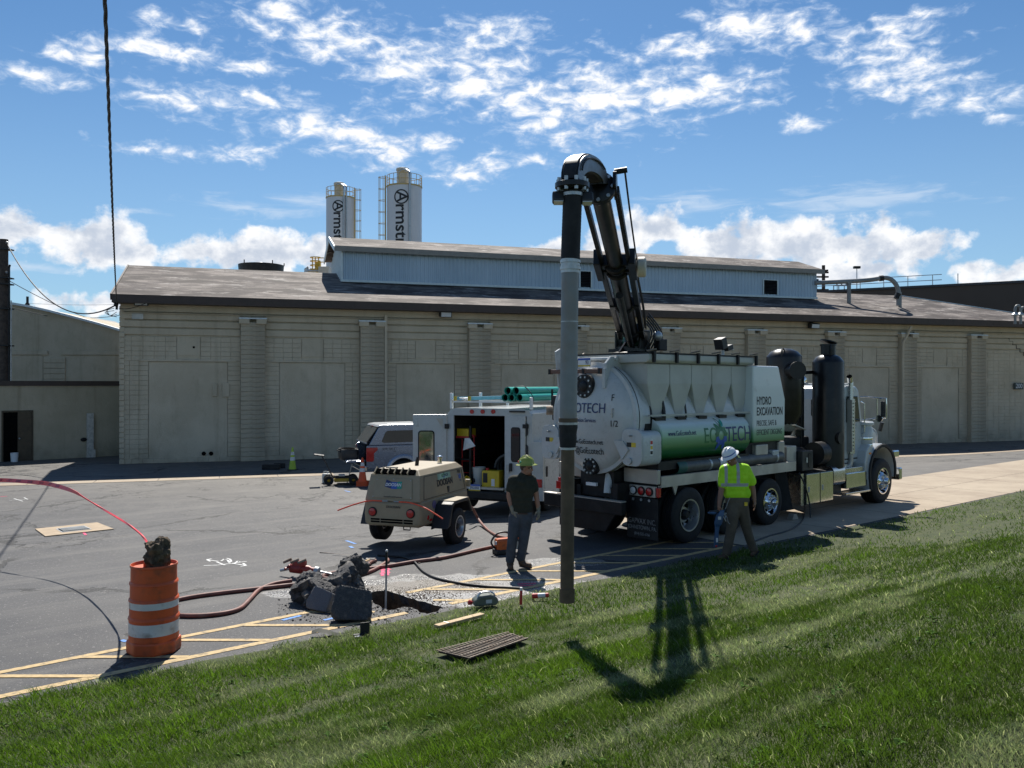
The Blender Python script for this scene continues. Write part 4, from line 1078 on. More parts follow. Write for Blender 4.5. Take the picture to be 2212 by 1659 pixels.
# ------------------------------------------------------------------ hydro excavation truck
TH = R(42.2); TO = Vector((3.322-math.sin(TH)*1.25, 16.039+math.cos(TH)*1.25, 0))
TMI = Matrix.Rotation(-TH, 3, 'Z')
def tpx(x, y, ly=None, lx=None):
    """pixel -> truck local point on the plane y=ly or x=lx"""
    o = TMI @ (Vector((0, 0, ZC))-TO); d = TMI @ Vector(((x-CX)/F, 1, -(y-HZ)/F))
    k = (ly-o.y)/d.y if ly is not None else (lx-o.x)/d.x
    return o+d*k
def wheel(parent, x, y, r, w, side, kind):
    """side -1 = right hand. kind: dual (deep dish), alloy (holes and nuts)"""
    wl_ = bpy.data.objects.new('wheel', None); COL.objects.link(wl_); wl_.parent = parent; wl_.location = (x, y, r); ax = (0, side, 0)
    t = MB(); rr = r*.56
    prof = [(rr, -w/2), (r*.80, -w/2-.005), (r*.95, -w*.46), (r, -w*.38)]
    for i in range(5):
        h = -w*.38+w*.76*(i+.5)/5; prof += [(r, h-w*.06), (r-.014, h-w*.052), (r-.014, h+w*.052), (r, h+w*.06)] if i < 4 else [(r, h)]
    prof += [(r, w*.38), (r*.95, w*.46), (r*.80, w/2+.005), (rr, w/2), (rr-.02, w*.3), (rr-.02, -w*.3)]
    t.lathe(prof, 36, ax=ax, closed=True, cap=False); t.build('tyre', 'rubber', wl_, smooth=35)
    m = MB()
    if kind == 'dual':
        m.lathe([(rr+.012, w/2+.01), (rr-.012, w/2+.008), (rr-.035, w*.2), (rr-.05, -.05), (rr*.55, -.06), (rr*.50, .0), (.01, .0)], 32, ax=ax, cap=False); rim = m.build('rim', pm('rim_painted', (.50, .51, .52), .3, .75, var=.1, dirt=(.2, .17, .14), damt=.5), wl_, smooth=35)
        MB().lathe([(rr*.36, -.03), (rr*.34, .05), (rr*.22, .09), (.01, .095)], 16, ax=ax).build('hub', 'black_steel', wl_, smooth=35)
        for i in range(8):
            a = 6.283*i/8; MB().cyl((rr*.66*math.cos(a), side*-.045, rr*.66*math.sin(a)), (rr*.66*math.cos(a), side*-.03, rr*.66*math.sin(a)), .045, n=10).build('hand_hole', 'dark_void', rim)
    else:
        m.lathe([(rr+.015, w/2+.012), (rr-.01, w/2+.012), (rr-.03, w/2-.05), (rr*.82, w/2-.045), (rr*.6, w/2+.01), (rr*.56, w/2+.03), (.01, w/2+.03)], 36, ax=ax, cap=False); rim = m.build('rim', 'chrome', wl_, smooth=35)
        MB().lathe([(rr*.30, w/2+.02), (rr*.28, w/2+.11), (rr*.18, w/2+.15), (.01, w/2+.155)], 18, ax=ax).build('hub', 'chrome', wl_, smooth=35)
        for i in range(10):
            a = 6.283*i/10
            MB().cyl((rr*.46*math.cos(a), side*(w/2+.02), rr*.46*math.sin(a)), (rr*.46*math.cos(a), side*(w/2+.075), rr*.46*math.sin(a)), .022, .016, 8).build('lug_nut', 'chrome', rim)
            a += .314; MB().cyl((rr*.76*math.cos(a), side*(w/2-.04), rr*.76*math.sin(a)), (rr*.76*math.cos(a), side*(w/2-.012), rr*.76*math.sin(a)), .028, n=10).build('hand_hole', 'dark_void', rim)
    return wl_
def rrect(w, h, r, n=5, cx_=0, cz=0):
    out_ = []
    for (sx_, sz, a0) in ((1, 1, 0), (-1, 1, 90), (-1, -1, 180), (1, -1, 270)):
        for i in range(n+1):
            a = R(a0+90*i/n); out_.append((cx_+sx_*(w/2-r)+r*math.cos(a), cz+sz*(h/2-r)+r*math.sin(a)))
    return out_
def logo(parent, o, right, up, h, spread, fn=None, ink=('green_ink', 'navy')):
    """EC (gear with leaves and drops) TECH"""
    o = Vector(o); r = Vector(right).normalized(); u = Vector(up).normalized(); n = r.cross(u)
    def put(cx_):
        if fn: return lambda v: fn(Vector((v.x+cx_, v.y, v.z)))
        return lambda v: o+r*(v.x+cx_)+u*v.y+n*v.z
    lettering('EC', h, ink[0], parent, o, r, u, .82, 'RIGHT', fn=put(-.36*h), cuts=8)
    lettering('TECH', h, ink[1], parent, o, r, u, .82, 'LEFT', fn=put(.40*h), cuts=8)
    def ring(r0, r1, a0, a1, mat, teeth=True):
        mb = MB(); m = 44; vs = []
        for i in range(m+1):
            a = a0+(a1-a0)*i/m; ro = r1*(1.16 if (teeth and math.sin(a*9) > .2) else 1)
            for rr in (r0, ro):
                for z in (.003,): vs.append(put(0)(Vector((rr*math.cos(a), rr*math.sin(a), z))))
        mb.add(vs, [(2*i, 2*i+1, 2*i+3, 2*i+2) for i in range(m)]); mb.build('emblem_gear', mat, parent)
    ring(.21*h, .43*h, R(-8), R(188), ink[0]); ring(.21*h, .43*h, R(188), R(352), 'blue_ink' if ink[1] == 'navy' else ink[1])
    def blob(c, rx, ry, rot, mat):
        mb = MB(); vs = []
        for i in range(16):
            a = 6.283*i/16; x, y = rx*math.cos(a), ry*math.sin(a)*(1-.35*math.cos(a)); vs.append(put(0)(Vector((c[0]*h+h*(x*math.cos(rot)-y*math.sin(rot)), c[1]*h+h*(x*math.sin(rot)+y*math.cos(rot)), .005))))
        mb.add(vs, [tuple(range(16))]); mb.build('emblem_leaf', mat, parent)
    for c, a in (((-.02, .62), 1.9), ((.2, .58), .9), ((-.28, .42), 2.4)): blob(c, .20, .10, a, 'teal_ink' if a < 1 else ink[0])
    for c, a in (((-.24, -.5), -1.9), ((.2, -.5), -1.2)): blob(c, .16, .10, a, 'blue_ink')
def build_truck():
    T = thing('vacuum_truck', 'white and green hydro excavation vacuum truck with raised black boom', 'truck', TO, TH)
    def P(mb, name, mat, par=None, **k): return mb.build(name, mat, par or T, **k)
    # running gear
    for y in (-.42, .42): P(MB().bx(-1.25, 8.6, y-.05, y+.05, .78, 1.06), 'frame_rail', 'black_steel')
    for x in (0, 1.35):
        P(MB().cyl((x, -.75, .52), (x, .75, .52), .11, n=12), 'axle', 'black_steel')
        P(MB().ball((x, 0, .52), (.24, .22, .24)), 'differential', 'black_steel', smooth=60)
        for s_ in (-1, 1):
            wheel(T, x, s_*(1.25-.14), .52, .27, s_, 'dual'); wheel(T, x, s_*(1.25-.46), .52, .27, s_, 'dual')
    P(MB().cyl((2.95, -1, .48), (2.95, 1, .48), .09, n=12), 'axle', 'black_steel')
    for s_ in (-1, 1): wheel(T, 2.95, s_*(1.25-.24), .49, .30, s_, 'alloy')
    P(MB().cyl((8.03, -1, .5), (8.03, 1, .5), .08, n=12), 'axle', 'black_steel')
    for s_ in (-1, 1): wheel(T, 8.03, s_*(1.25-.21), .56, .40, s_, 'alloy')
    # deck
    P(MB().bx(-.85, 3.85, -1.15, 1.15, 1.10, 1.19), 'deck', 'black_steel')
    for s_ in (-1, 1):
        d = MB(); y0 = s_*1.25; y1 = s_*1.17
        d.prism([(y0, 1.10), (y0, 1.30), (y1, 1.30), (y1, 1.27), (y0-s_*.02, 1.27), (y0-s_*.02, 1.13), (y1, 1.13), (y1, 1.10)], 'x', -.85, 3.83); P(d, 'side_rail', 'alum_dull')
    P(MB().bx(-.95, -.86, -1.24, -.45, 1.16, 1.42), 'rear_corner_plate', 'alum_dull', bevel=.01); P(MB().bx(-.95, -.86, .45, 1.24, 1.16, 1.42), 'rear_corner_plate', 'alum_dull', bevel=.01)
    # mud flaps and tail lamps
    for s_ in (-1, 1):
        ya, yb = sorted((s_*.52, s_*1.235))
        fl = P(MB().bx(-.94, -.925, ya, yb, .15, .90), 'mud_flap', 'rubber')
        yc = (ya+yb)/2
        for i, (t_, sz) in enumerate((('GAPVAX INC.', .135), ('JOHNSTOWN, PA.', .105), ('(814) 535-6766', .075))):
            lettering(t_, sz, 'grey_ink', fl, (-.943, yc, .46-.115*i), (0, -1, 0), (0, 0, 1), .78)
        tl = P(MB().bx(-.96, -.90, ya+.04, yb-.06, .92, 1.12), 'lamp_panel', 'alum_dull', bevel=.008)
        for i in range(3):
            y = yb-.17-i*.185 if s_ > 0 else ya+.17+.185*i
            MB().lathe([(.085, 0), (.085, .012), (.07, .02)], 20, (-.962, y, 1.02), (-1, 0, 0)).build('lamp_rim', 'rubber', tl)
            MB().lathe([(.066, .0), (.062, .022), (.03, .03), (.005, .032)], 20, (-.965, y, 1.02), (-1, 0, 0)).build('tail_lamp', 'red_lens' if (i < 2 if s_ < 0 else i < 2) else 'clear_lens', tl, smooth=50)
            MB().cyl((-.962, y, .86), (-.975, y, .86), .026, n=10).build('flap_bolt', 'galv', tl)
        MB().bx(-.955, -.88, s_*1.24-.03, s_*1.24+.03, .93, 1.10).build('marker_lamp', 'red_lens', tl, bevel=.008)
    # rear bumper, outlet and clutter under the tank
    P(MB().bx(-1.42, -1.30, -.80, 1.20, .60, .83), 'rear_bumper', 'black_steel', bevel=.015); P(MB().bx(-1.43, -1.29, -.8, 1.2, .835, .855), 'bumper_step', 'alum_dull')
    P(MB().prism([(-.6, .60), (.85, .60), (.6, .26), (-.35, .26)], 'x', -1.36, -1.30), 'underrun_guard', 'black_steel')
    for y in (-.55, .55): P(MB().bx(-1.3, -.6, y-.05, y+.05, .62, 1.15), 'bumper_bracket', 'black_steel')
    P(MB().bx(-1.2, -.5, -.42, .42, .85, 1.36), 'rear_crossmember', 'black_steel', bevel=.02)
    P(MB().tube(smoothpath([(-1.1, -.25, 1.35), (-1.2, -.3, 1.15), (-1.25, -.32, .95)], 5), .08, 10), 'drain_spout', 'white_paint', smooth=60)
    P(MB().bx(-1.28, -1.22, -.05, .2, 1.06, 1.12), 'plate_bracket', 'white_clean')
    lp = P(MB().bx(-1.30, -1.285, .68, .98, .93, 1.08), 'left_lamp', 'red_lens', bevel=.008)
    # debris tank
    TZ, TR = 2.34, 1.0
    P(MB().lathe([(TR, -1.22), (TR, 2.25), (TR*.8, 2.45), (.05, 2.5)], 56, (0, 0, TZ), (1, 0, 0)), 'debris_tank', 'white_paint', smooth=35)
    P(MB().lathe([(TR+.055, -1.21), (TR+.055, -1.13), (TR+.002, -1.12), (TR+.002, -1.22)], 56, (0, 0, TZ), (1, 0, 0), closed=True, cap=False), 'tank_flange', 'white_paint', smooth=35)
    for x in (-.85, .2): P(MB().lathe([(TR+.02, x), (TR+.02, x+.03)], 56, (0, 0, TZ), (1, 0, 0)), 'tank_band', 'black_paint', smooth=30)
    dr = P(MB().lathe([(TR+.05, -1.225), (TR+.05, -1.30), (TR-.02, -1.31), (TR*.97, -1.33), (TR*.8, -1.42), (TR*.5, -1.51), (TR*.2, -1.55), (.01, -1.555)], 56, (0, 0, TZ), (1, 0, 0)), 'tank_door', 'white_paint', smooth=40)
    P(MB().lathe([(TR+.056, -1.223), (TR+.056, -1.213)], 56, (0, 0, TZ), (1, 0, 0)), 'door_seal', 'rubber')
    def dx(y, z):
        rr = math.hypot(y, z-TZ); pr = [(0, -1.56), (.2, -1.55), (.5, -1.51), (.8, -1.42), (.97, -1.33), (1.1, -1.3)]
        for (a, xa), (b, xb) in zip(pr, pr[1:]):
            if rr <= b: return xa+(xb-xa)*(rr-a)/(b-a)-.012
        return -1.3
    def dome(y0, z0): return lambda v: Vector((dx(y0-v.x, z0+v.y)-v.z, y0-v.x, z0+v.y))
    def dtext(t_, sz, y, z, mat='navy', s_=.8, al='CENTER'): lettering(t_, sz, mat, dr, (0, 0, 0), (0, -1, 0), (0, 0, 1), s_, al, fn=dome(y, z), cuts=4)
    dtext('ECOTECH', .26, .0, 2.52, s_=.85); dtext('Excavation Services', .105, .02, 2.30, s_=.75); dtext('www.GoEcotech.net', .125, -.02, 1.90, 'black_ink', .75); dtext('@GoEcotech', .17, -.05, 1.73, 'black_ink', .75)
    dtext('F', .17, -.62, 2.72, 'black_ink'); dtext('1/2', .16, -.66, 2.25, 'black_ink')
    MB().bx(-1.50, -1.40, -.64, -.60, 2.42, 2.44).build('gauge_arm', 'alum_dull', dr); MB().tube([(-1.46, -.64, 2.52), (-1.50, -.64, 2.52), (-1.5, -.64, 2.36)], .012, 6).build('gauge_pointer', 'alum_dull', dr)
    for c, rr in (((.02, 2.93), .22), ((-.03, 1.45), .17)):
        y, z = c; x = dx(y, z)
        fl = MB().cyl((x-.05, y, z), (x+.1, y, z), rr, n=24).build('port_flange', 'black_steel', dr)
        for i in range(10):
            a = 6.283*i/10; MB().cyl((x-.07, y+rr*.8*math.cos(a), z+rr*.8*math.sin(a)), (x-.05, y+rr*.8*math.cos(a), z+rr*.8*math.sin(a)), .02, n=6).build('bolt', 'galv', fl)
        MB().ball((x-.04, y, z), (.05, rr*.5, rr*.5)).build('port_cap', 'black_steel', fl, smooth=60)
    lt = MB().cyl((-1.40, .05, 3.18), (-1.33, .05, 3.18), .07, n=16).build('stop_lamp', 'red_lens', dr, smooth=40)
    MB().bx(-1.40, -1.30, -.20, -.07, 3.11, 3.27).build('work_lamp', 'plastic_black', dr, bevel=.01); MB().bx(-1.415, -1.40, -.185, -.085, 3.13, 3.25).build('lamp_glass', 'clear_lens', dr)
    pl = MB().bx(-1.40, -1.385, -.02, .29, 3.30, 3.46).build('licence_plate', 'white_clean', dr); MB().bx(-1.403, -1.40, -.02, .29, 3.42, 3.46).build('plate_band', 'blue_ink', pl); MB().bx(-1.403, -1.40, -.02, .29, 3.30, 3.33).build('plate_band', 'yellow_ink', pl)
    lettering('93', .10, 'navy', pl, (-1.404, .06, 3.375), (0, -1, 0), (0, 0, 1), .8)
    # door hinge arms over the top and light bar
    for y in (-.42, .52):
        arm = [(-1.40, 2.95), (-1.44, 3.35), (-1.30, 3.48), (-1.05, 3.50), (-.85, 3.42), (-.74, 3.30), (-.95, 3.22), (-1.18, 3.20), (-1.25, 2.85)]
        P(MB().prism([(a, b) for a, b in arm], 'y', y-.03, y+.03), 'hinge_arm', 'white_paint', bevel=.01)
        P(MB().cyl((-.88, y-.09, 3.36), (-.88, y+.09, 3.36), .06, n=12), 'hinge_pin', 'black_steel')
    P(MB().prism([(-1.33, 2.9), (-1.42, 3.6), (-1.3, 3.66), (-1.2, 2.95)], 'y', .86, .90), 'left_guard_plate', 'white_paint')
    P(MB().cyl((-1.2, -.5, 3.44), (-1.2, .9, 3.44), .035, n=10), 'hinge_tube', 'white_paint')
    lb = P(MB().bx(-1.52, -1.46, -.38, .98, 3.17, 3.25), 'light_bar', pm('lens_brown', (.12, .045, .025), .3, var=.2), bevel=.01)
    for y in (-.35, .05, .5, .94): MB().bx(-1.53, -1.45, y-.025, y+.025, 3.16, 3.26).build('bar_clip', 'black_steel', lb)
    for y in (-.42, .52): P(MB().bx(-1.48, -1.42, y-.035, y+.035, 2.90, 3.25), 'bar_post', 'white_paint')
    # door locks: round ended plates either side
    for s_ in (-1, 1):
        oy = s_*1.03
        pl_ = rrect(.46, .66, .14, 5, 0, 0); poly = [(oy+a*1.0, 1.84+b) for a, b in pl_]
        lk = P(MB().prism(poly, 'x', -1.42, -1.39), 'lock_plate', 'white_paint', bevel=.008)
        MB().prism([(oy-s_*.40, 1.95), (oy-s_*.18, 1.95), (oy-s_*.05, 1.80), (oy-s_*.20, 1.62)], 'x', -1.45, -1.40).build('lock_gusset', 'white_paint', lk)
        MB().cyl((-1.46, oy-s_*.04, 1.60), (-1.40, oy-s_*.04, 1.60), .06, n=12).build('lock_pin', 'galv', lk)
        MB().cyl((-1.50, oy, 2.05), (-1.40, oy, 2.05), .018, n=8).build('lock_stud', 'galv', lk)
        MB().bx(-1.424, -1.42, oy-.10, oy-.0, 1.85, 1.93).build('warning_label', 'yellow_ink', lk)
        MB().bx(-1.424, -1.42, oy+.005, oy+.11, 1.85, 1.93).build('warning_label', 'black_ink', lk)
        sw = MB().prism(rrect(.50, .62, .13, 5, s_*1.0, 1.82), 'x', -1.38, -.83); P(sw, 'rear_water_box', 'white_paint', smooth=30, bevel=.03)
        st = P(MB().bx(-1.18, -1.10, s_*1.252-.004, s_*1.252+.004, 1.70, 1.98), 'warning_label', 'white_ink')
        for k in range(3): MB().bx(-1.17, -1.11, s_*1.258-.002, s_*1.258+.002, 1.72+.09*k, 1.78+.09*k).build('warning_print', ('black_ink', 'yellow_ink', 'red_ink')[k], st)
    P(MB().cyl((-1.32, -.78, 2.12), (-.75, -.92, 2.18), .055, n=10), 'latch_cylinder', 'black_steel'); P(MB().bx(-1.0, -.4, -1.0, -.9, 2.12, 2.25), 'latch_bracket', 'black_steel')
    P(MB().tube(smoothpath([(-.62, -.80, 3.0), (-.52, -.98, 2.7), (-.50, -1.04, 2.35), (-.62, -1.06, 2.05)], 6), .035, 8), 'hydraulic_hose', 'hose_black', smooth=60)
    for dy in (0, .07): P(MB().tube(smoothpath([(-.95, -1.0+dy, 2.12), (-.98, -1.04+dy, 1.95), (-.75, -1.06+dy, 1.92), (-.7, -1.0+dy, 2.1)], 5), .018, 6), 'hydraulic_hose', 'hose_black')
    # side clutter on the far side of the tank door
    P(MB().bx(-1.15, -.85, 1.0, 1.25, 2.25, 2.75), 'valve_block', 'black_steel', bevel=.03); P(MB().cyl((-1.25, 1.3, 2.45), (-1.0, 1.05, 2.45), .09, n=12), 'valve_handle', 'rust_steel')
    P(MB().cyl((-1.0, 1.1, 2.6), (-1.0, 1.1, 3.15), .05, n=8), 'lift_cylinder', 'black_steel')
    # water tanks along both sides, white fading to green
    for s_ in (-1, 1):
        w = P(MB().prism([(a, b) for a, b in rrect(.74, .80, .36, 9, s_*.88, 1.95)], 'x', -.82, 2.06), 'water_tank', 'tank_fade', smooth=30, bevel=.02)
        yo = s_*(.88+.37); rr = .36
        def bend(v, x0, z0, s_=s_):
            z = z0+v.y; dz = z-1.95; y = .37+.005
            if abs(dz) > .04: q = min(abs(dz)-.04, .355); y = .01+math.sqrt(max(rr*rr-q*q, .0))+.005
            return Vector((x0+v.x*(-s_), s_*(.88+y+v.z), z))
        if s_ < 0:
            logo(w, (0, 0, 0), (1, 0, 0), (0, 0, 1), .42, 1, fn=lambda v: bend(v, 1.02, 1.97))
            lettering('www.GoEcotech.net', .13, 'navy', w, (0, 0, 0), (1, 0, 0), (0, 0, 1), .78, fn=lambda v: bend(v, -.22, 2.06), cuts=4)
    P(MB().bx(-.85, 2.1, -1.18, -.6, 1.40, 1.56), 'tank_cradle', 'black_steel'); P(MB().bx(-.85, 2.1, .6, 1.18, 1.40, 1.56), 'tank_cradle', 'black_steel')
    # filter hoppers
    HX0, HX1 = -1.0, 2.34; HY = -1.05; hw = (HX1-HX0)/5
    P(MB().bx(HX0, HX1, -.98, .98, 3.33, 3.40), 'filter_floor', 'hopper')
    for s_ in (-1, 1):
        for i in range(5):
            x0 = HX0+i*hw; x1 = x0+hw-.012; c = (x0+x1)/2; yo = s_*1.05; yi = s_*.50
            mb = MB(); r0 = [(x0, yo, 3.34), (x1, yo, 3.34), (x1, yi, 3.34), (x0, yi, 3.34)]; r1 = [(x0, yo, 2.98), (x1, yo, 2.98), (x1, yi, 2.98), (x0, yi, 2.98)]; b = .10; r2 = [(c-b, yo-s_*.05, 2.36), (c+b, yo-s_*.05, 2.36), (c+b, yo-s_*.28, 2.36), (c-b, yo-s_*.28, 2.36)]
            mb.rings([r0, r1, r2]); P(mb, 'filter_hopper', 'hopper', bevel=.012)
            MB().bx(c-b-.03, c+b+.03, yo-s_*.14-.17, yo-s_*.14+.17, 2.30, 2.36).build('hopper_gate', 'black_steel', T)
        P(MB().bx(HX0-.02, HX1+.1, s_*1.12-.03, s_*1.12+.03, 2.385, 2.415), 'hopper_rail', 'hopper')
    P(MB().bx(HX0, HX1, -.52, .52, 2.9, 3.33), 'filter_core', 'hopper')
    P(MB().prism([(-1.10, 3.36), (-1.16, 3.40), (-1.16, 3.52), (1.16, 3.52), (1.16, 3.40), (1.10, 3.36)], 'x', HX0-.10, HX1+.06), 'filter_lid', 'hopper', bevel=.02)
    P(MB().bx(HX0-.1, HX1+.06, -1.17, 1.17, 3.525, 3.545), 'lid_seal', 'black_steel')
    for i in range(6):
        x = HX0+.02+i*(HX1-HX0)/5
        for s_ in (-1, 1):
            P(MB().bx(x-.025, x+.025, s_*1.19-.025, s_*1.19+.025, 3.36, 3.56), 'lid_clamp', 'black_steel')
            P(MB().cyl((x-.1, s_*1.1, 3.57), (x+.05, s_*1.2, 3.60), .018, n=6), 'clamp_handle', 'rust_steel')
    wlm = P(MB().cyl((1.6, -.9, 3.54), (1.6, -.9, 3.66), .03, n=8), 'lamp_post', 'galv')
    MB().bx(1.40, 1.58, -1.02, -.82, 3.68, 3.90, Matrix.Rotation(R(-18), 3, 'Y')).build('work_lamp', 'plastic_black', wlm, bevel=.01); MB().bx(1.62, 1.82, -1.0, -.84, 3.66, 3.76, Matrix.Rotation(R(-15), 3, 'Y')).build('work_lamp', 'plastic_black', wlm, bevel=.01)
    MB().bx(1.80, 1.83, -.99, -.85, 3.66, 3.78, Matrix.Rotation(R(-15), 3, 'Y')).build('lamp_glass', 'clear_lens', wlm)
    # equipment cabinet with lettering
    cab = MB(); prof = [(2.20, 1.77), (3.42, 1.77), (3.44, 2.65), (3.18, 3.35), (2.20, 3.35)]
    cb = P(cab.prism(prof, 'y', -1.22, 1.22), 'equipment_cabinet', 'panel_fade', bevel=.03)
    for t_, z, sz, mt, sxx in (('HYDRO', 2.62, .235, 'black_ink', .68), ('EXCAVATION', 2.40, .235, 'black_ink', .68), ('PRECISE, SAFE &', 2.16, .165, 'grey_dark', .66), ('EFFICIENT DIGGING', 1.97, .165, 'grey_dark', .66)):
        pm('grey_dark', (.06, .07, .07), .5); lettering(t_, sz, mt, cb, (2.32, -1.2225, z), (1, 0, 0), (0, 0, 1), sxx, 'LEFT', bold=.004 if sz > .2 else 0)
    P(MB().bx(2.1, 3.6, -1.1, 1.1, 1.30, 1.76), 'pump_bay', 'black_steel'); P(MB().bx(2.35, 2.8, -1.2, -1.0, 1.5, 1.72), 'pump_guard', 'alum_dull', bevel=.02); P(MB().bx(2.95, 3.2, -1.22, -1.05, 1.42, 1.58), 'pump_box', 'white_paint', bevel=.02); P(MB().bx(3.30, 3.55, -1.15, -.9, 1.32, 1.75), 'pump_casing', 'alum_dull', bevel=.03)
    # spare suction tubes on the deck
    for k, (xa, xb, mt) in enumerate(((-.30, 1.0, 'tube_dark'), (1.02, 3.4, 'tube_dark'))):
        pm('tube_dark', (.12, .12, .115), .5, .4, var=.2)
        tb = P(MB().cyl((xa, -1.12, 1.42), (xb, -1.12, 1.42), .115, n=20), 'spare_tube', mt, smooth=40)
        MB().lathe([(.116, 0), (.122, .03), (.122, .24), (.116, .27)], 20, (xa, -1.12, 1.42), (1, 0, 0)).build('tube_collar', 'teal_dark' if k == 0 else 'galv', tb) if pm('teal_dark', (.02, .09, .075), .5) else 0
        MB().lathe([(.105, 0), (.104, .02)], 20, (xa-.006, -1.12, 1.42), (1, 0, 0)).build('tube_mouth', 'dark_void', tb)
        MB().lathe([(.122, 0), (.122, .06)], 20, (xb-.3, -1.12, 1.42), (1, 0, 0)).build('tube_band', 'galv', tb)
    # silencer cylinders
    def vessel(c, r, z0, z1, name, cone):
        v = P(MB().lathe([(r*.35, z0-(.5 if cone else .02)), (r, z0), (r, z1), (r*.98, z1+.03), (r*.75, z1+.14), (r*.4, z1+.2), (.01, z1+.215)], 40, (c[0], c[1], 0)), name, 'black_paint', smooth=35); return v
    va = vessel((4.63, -.50), .40, 2.30, 3.58, 'cyclone_vessel', True)
    for a in (.9, 3.6): MB().tube([(4.63+.33*math.cos(a)+dx_, -.50+.33*math.sin(a), 3.60+dz) for dx_, dz in ((-.06, 0), (-.05, .14), (0, .18), (.05, .14), (.06, 0))], .018, 6).build('lifting_eye', 'black_paint', va)
    MB().lathe([(.17, 0), (.17, .32), (.2, .32), (.2, .36)], 20, (4.45, -.75, 3.28), (-.5, -.8, 0)).build('inlet_spigot', 'black_paint', va, smooth=40)
    MB().lathe([(.36, 0), (.24, -.35), (.1, -.5)], 20, (4.63, -.5, 2.3)).build('lower_cone', 'galv', va, smooth=40)
    vb = vessel((5.95, -.88), .36, 1.02, 3.48, 'silencer_vessel', False)
    MB().lathe([(.17, 0), (.17, .24), (.19, .24), (.19, .28)], 22, (5.95, -.88, 3.64)).build('outlet_neck', 'black_paint', vb, smooth=40)
    MB().lathe([(.20, 0), (.20, .025), (.01, .03)], 22, (5.97, -.88, 3.96), (.25, -.12, 1)).build('rain_cap', 'black_paint', vb); MB().tube([(5.78, -1.03, 3.66), (5.76, -1.05, 3.80), (5.80, -1.02, 3.9)], .02, 6).build('cap_linkage', 'black_steel', vb)
    MB().cyl((5.85, -1.25, 1.72), (5.85, -1.20, 1.72), .14, n=18).build('inspection_port', 'black_steel', vb)
    P(MB().bx(5.18, 5.32, -.62, -.48, 1.1, 3.28), 'mast_post', 'black_paint', bevel=.01); P(MB().beam((5.0, -.5, 3.22), (5.7, -.6, 3.26), .08, .08), 'mast_tie', 'black_paint')
    P(MB().cyl((5.35, -.35, 1.1), (5.35, -.35, 2.75), .10, n=14), 'riser_pipe', 'alum_dull', smooth=40)
    P(MB().bx(3.95, 5.6, -.6, .9, 1.06, 1.75), 'blower', 'black_steel', bevel=.05); P(MB().cyl((4.1, -.8, 1.5), (5.4, -.8, 1.35), .12, n=14), 'blower_pipe', 'black_steel', smooth=40)
    for i in range(3): P(MB().bx(4.5, 5.0, -.85+.12*i, -.76+.12*i, 1.98, 2.0, Matrix.Rotation(R(14), 3, 'Y')), 'cooler_fin', 'alum_dull')
    P(MB().cyl((4.9, -1.08, 1.4), (5.25, -1.08, 1.4), .26, n=20), 'blower_motor', 'black_steel', smooth=40)
    bb = P(MB().bx(4.15, 4.62, -1.22, -.75, 1.06, 1.50), 'battery_box', 'plastic_black', bevel=.015); MB().prism(rrect(.15, .34, .07, 4, 4.47, 1.28), 'y', -1.232, -1.222).build('box_cover', 'black_steel', bb); MB().bx(4.30, 4.36, -1.235, -1.222, 1.24, 1.35).build('box_latch', 'galv', bb)
    P(MB().bx(3.72, 4.12, -1.1, -.8, 1.2, 1.62), 'valve_cabinet', 'alum_dull', bevel=.02)
    # tool boxes and steps
    for s_ in (-1, 1):
        tb = P(MB().bx(4.27, 5.48, s_*1.22-.0 if s_ < 0 else .62, -.62 if s_ < 0 else 1.22, .30, 1.0), 'tool_box', 'black_steel', bevel=.01)
        for xa in (4.29, 4.90):
            dd_ = MB().bx(xa, xa+.575, s_*1.237-.012, s_*1.237+.012, .32, .98).build('tool_box_door', 'mirror_alum', tb, bevel=.006)
            MB().bx(xa+.06, xa+.12, s_*1.252-.006, s_*1.252+.006, .58, .70).build('door_latch', 'galv', dd_, bevel=.004)
        P(MB().bx(4.12, 4.268, min(s_*1.2, s_*.6), max(s_*1.2, s_*.6), .30, 1.0), 'tool_box_side', 'alum')
        P(MB().prism(rrect(.44, .46, .12, 5, s_*1.0, .84), 'x', 5.56, 6.12), 'air_tank', 'alum', smooth=30)
        P(MB().bx(6.2, 7.28, min(s_*.75, s_*1.16), max(s_*.75, s_*1.16), .86, .98), 'step_plate', 'alum', bevel=.01)
        P(MB().bx(6.22, 7.26, min(s_*.80, s_*1.20), max(s_*.80, s_*1.20), .50, .86, Matrix.Rotation(R(0), 3, 'X')), 'battery_cover', 'mirror_alum', bevel=.015)
        P(MB().bx(6.1, 7.35, min(s_*.90, s_*1.25), max(s_*.90, s_*1.25), .36, .41), 'lower_step', 'alum', bevel=.008)
        P(MB().bx(5.7, 6.15, min(s_*.7, s_*1.1), max(s_*.7, s_*1.1), .40, .60), 'step_bracket', 'black_steel')
    P(MB().bx(6.35, 6.7, -1.0, -.75, .98, 1.05), 'upper_step', 'alum', bevel=.008)
    # cab
    cp = [(6.40, 1.05), (6.40, 2.60), (6.48, 2.88), (6.70, 2.95), (7.15, 2.93), (7.32, 2.82), (7.48, 2.10), (7.48, 1.05)]
    cbn = P(MB().prism(cp, 'y', -.98, .98), 'cab', 'white_paint', bevel=.06)
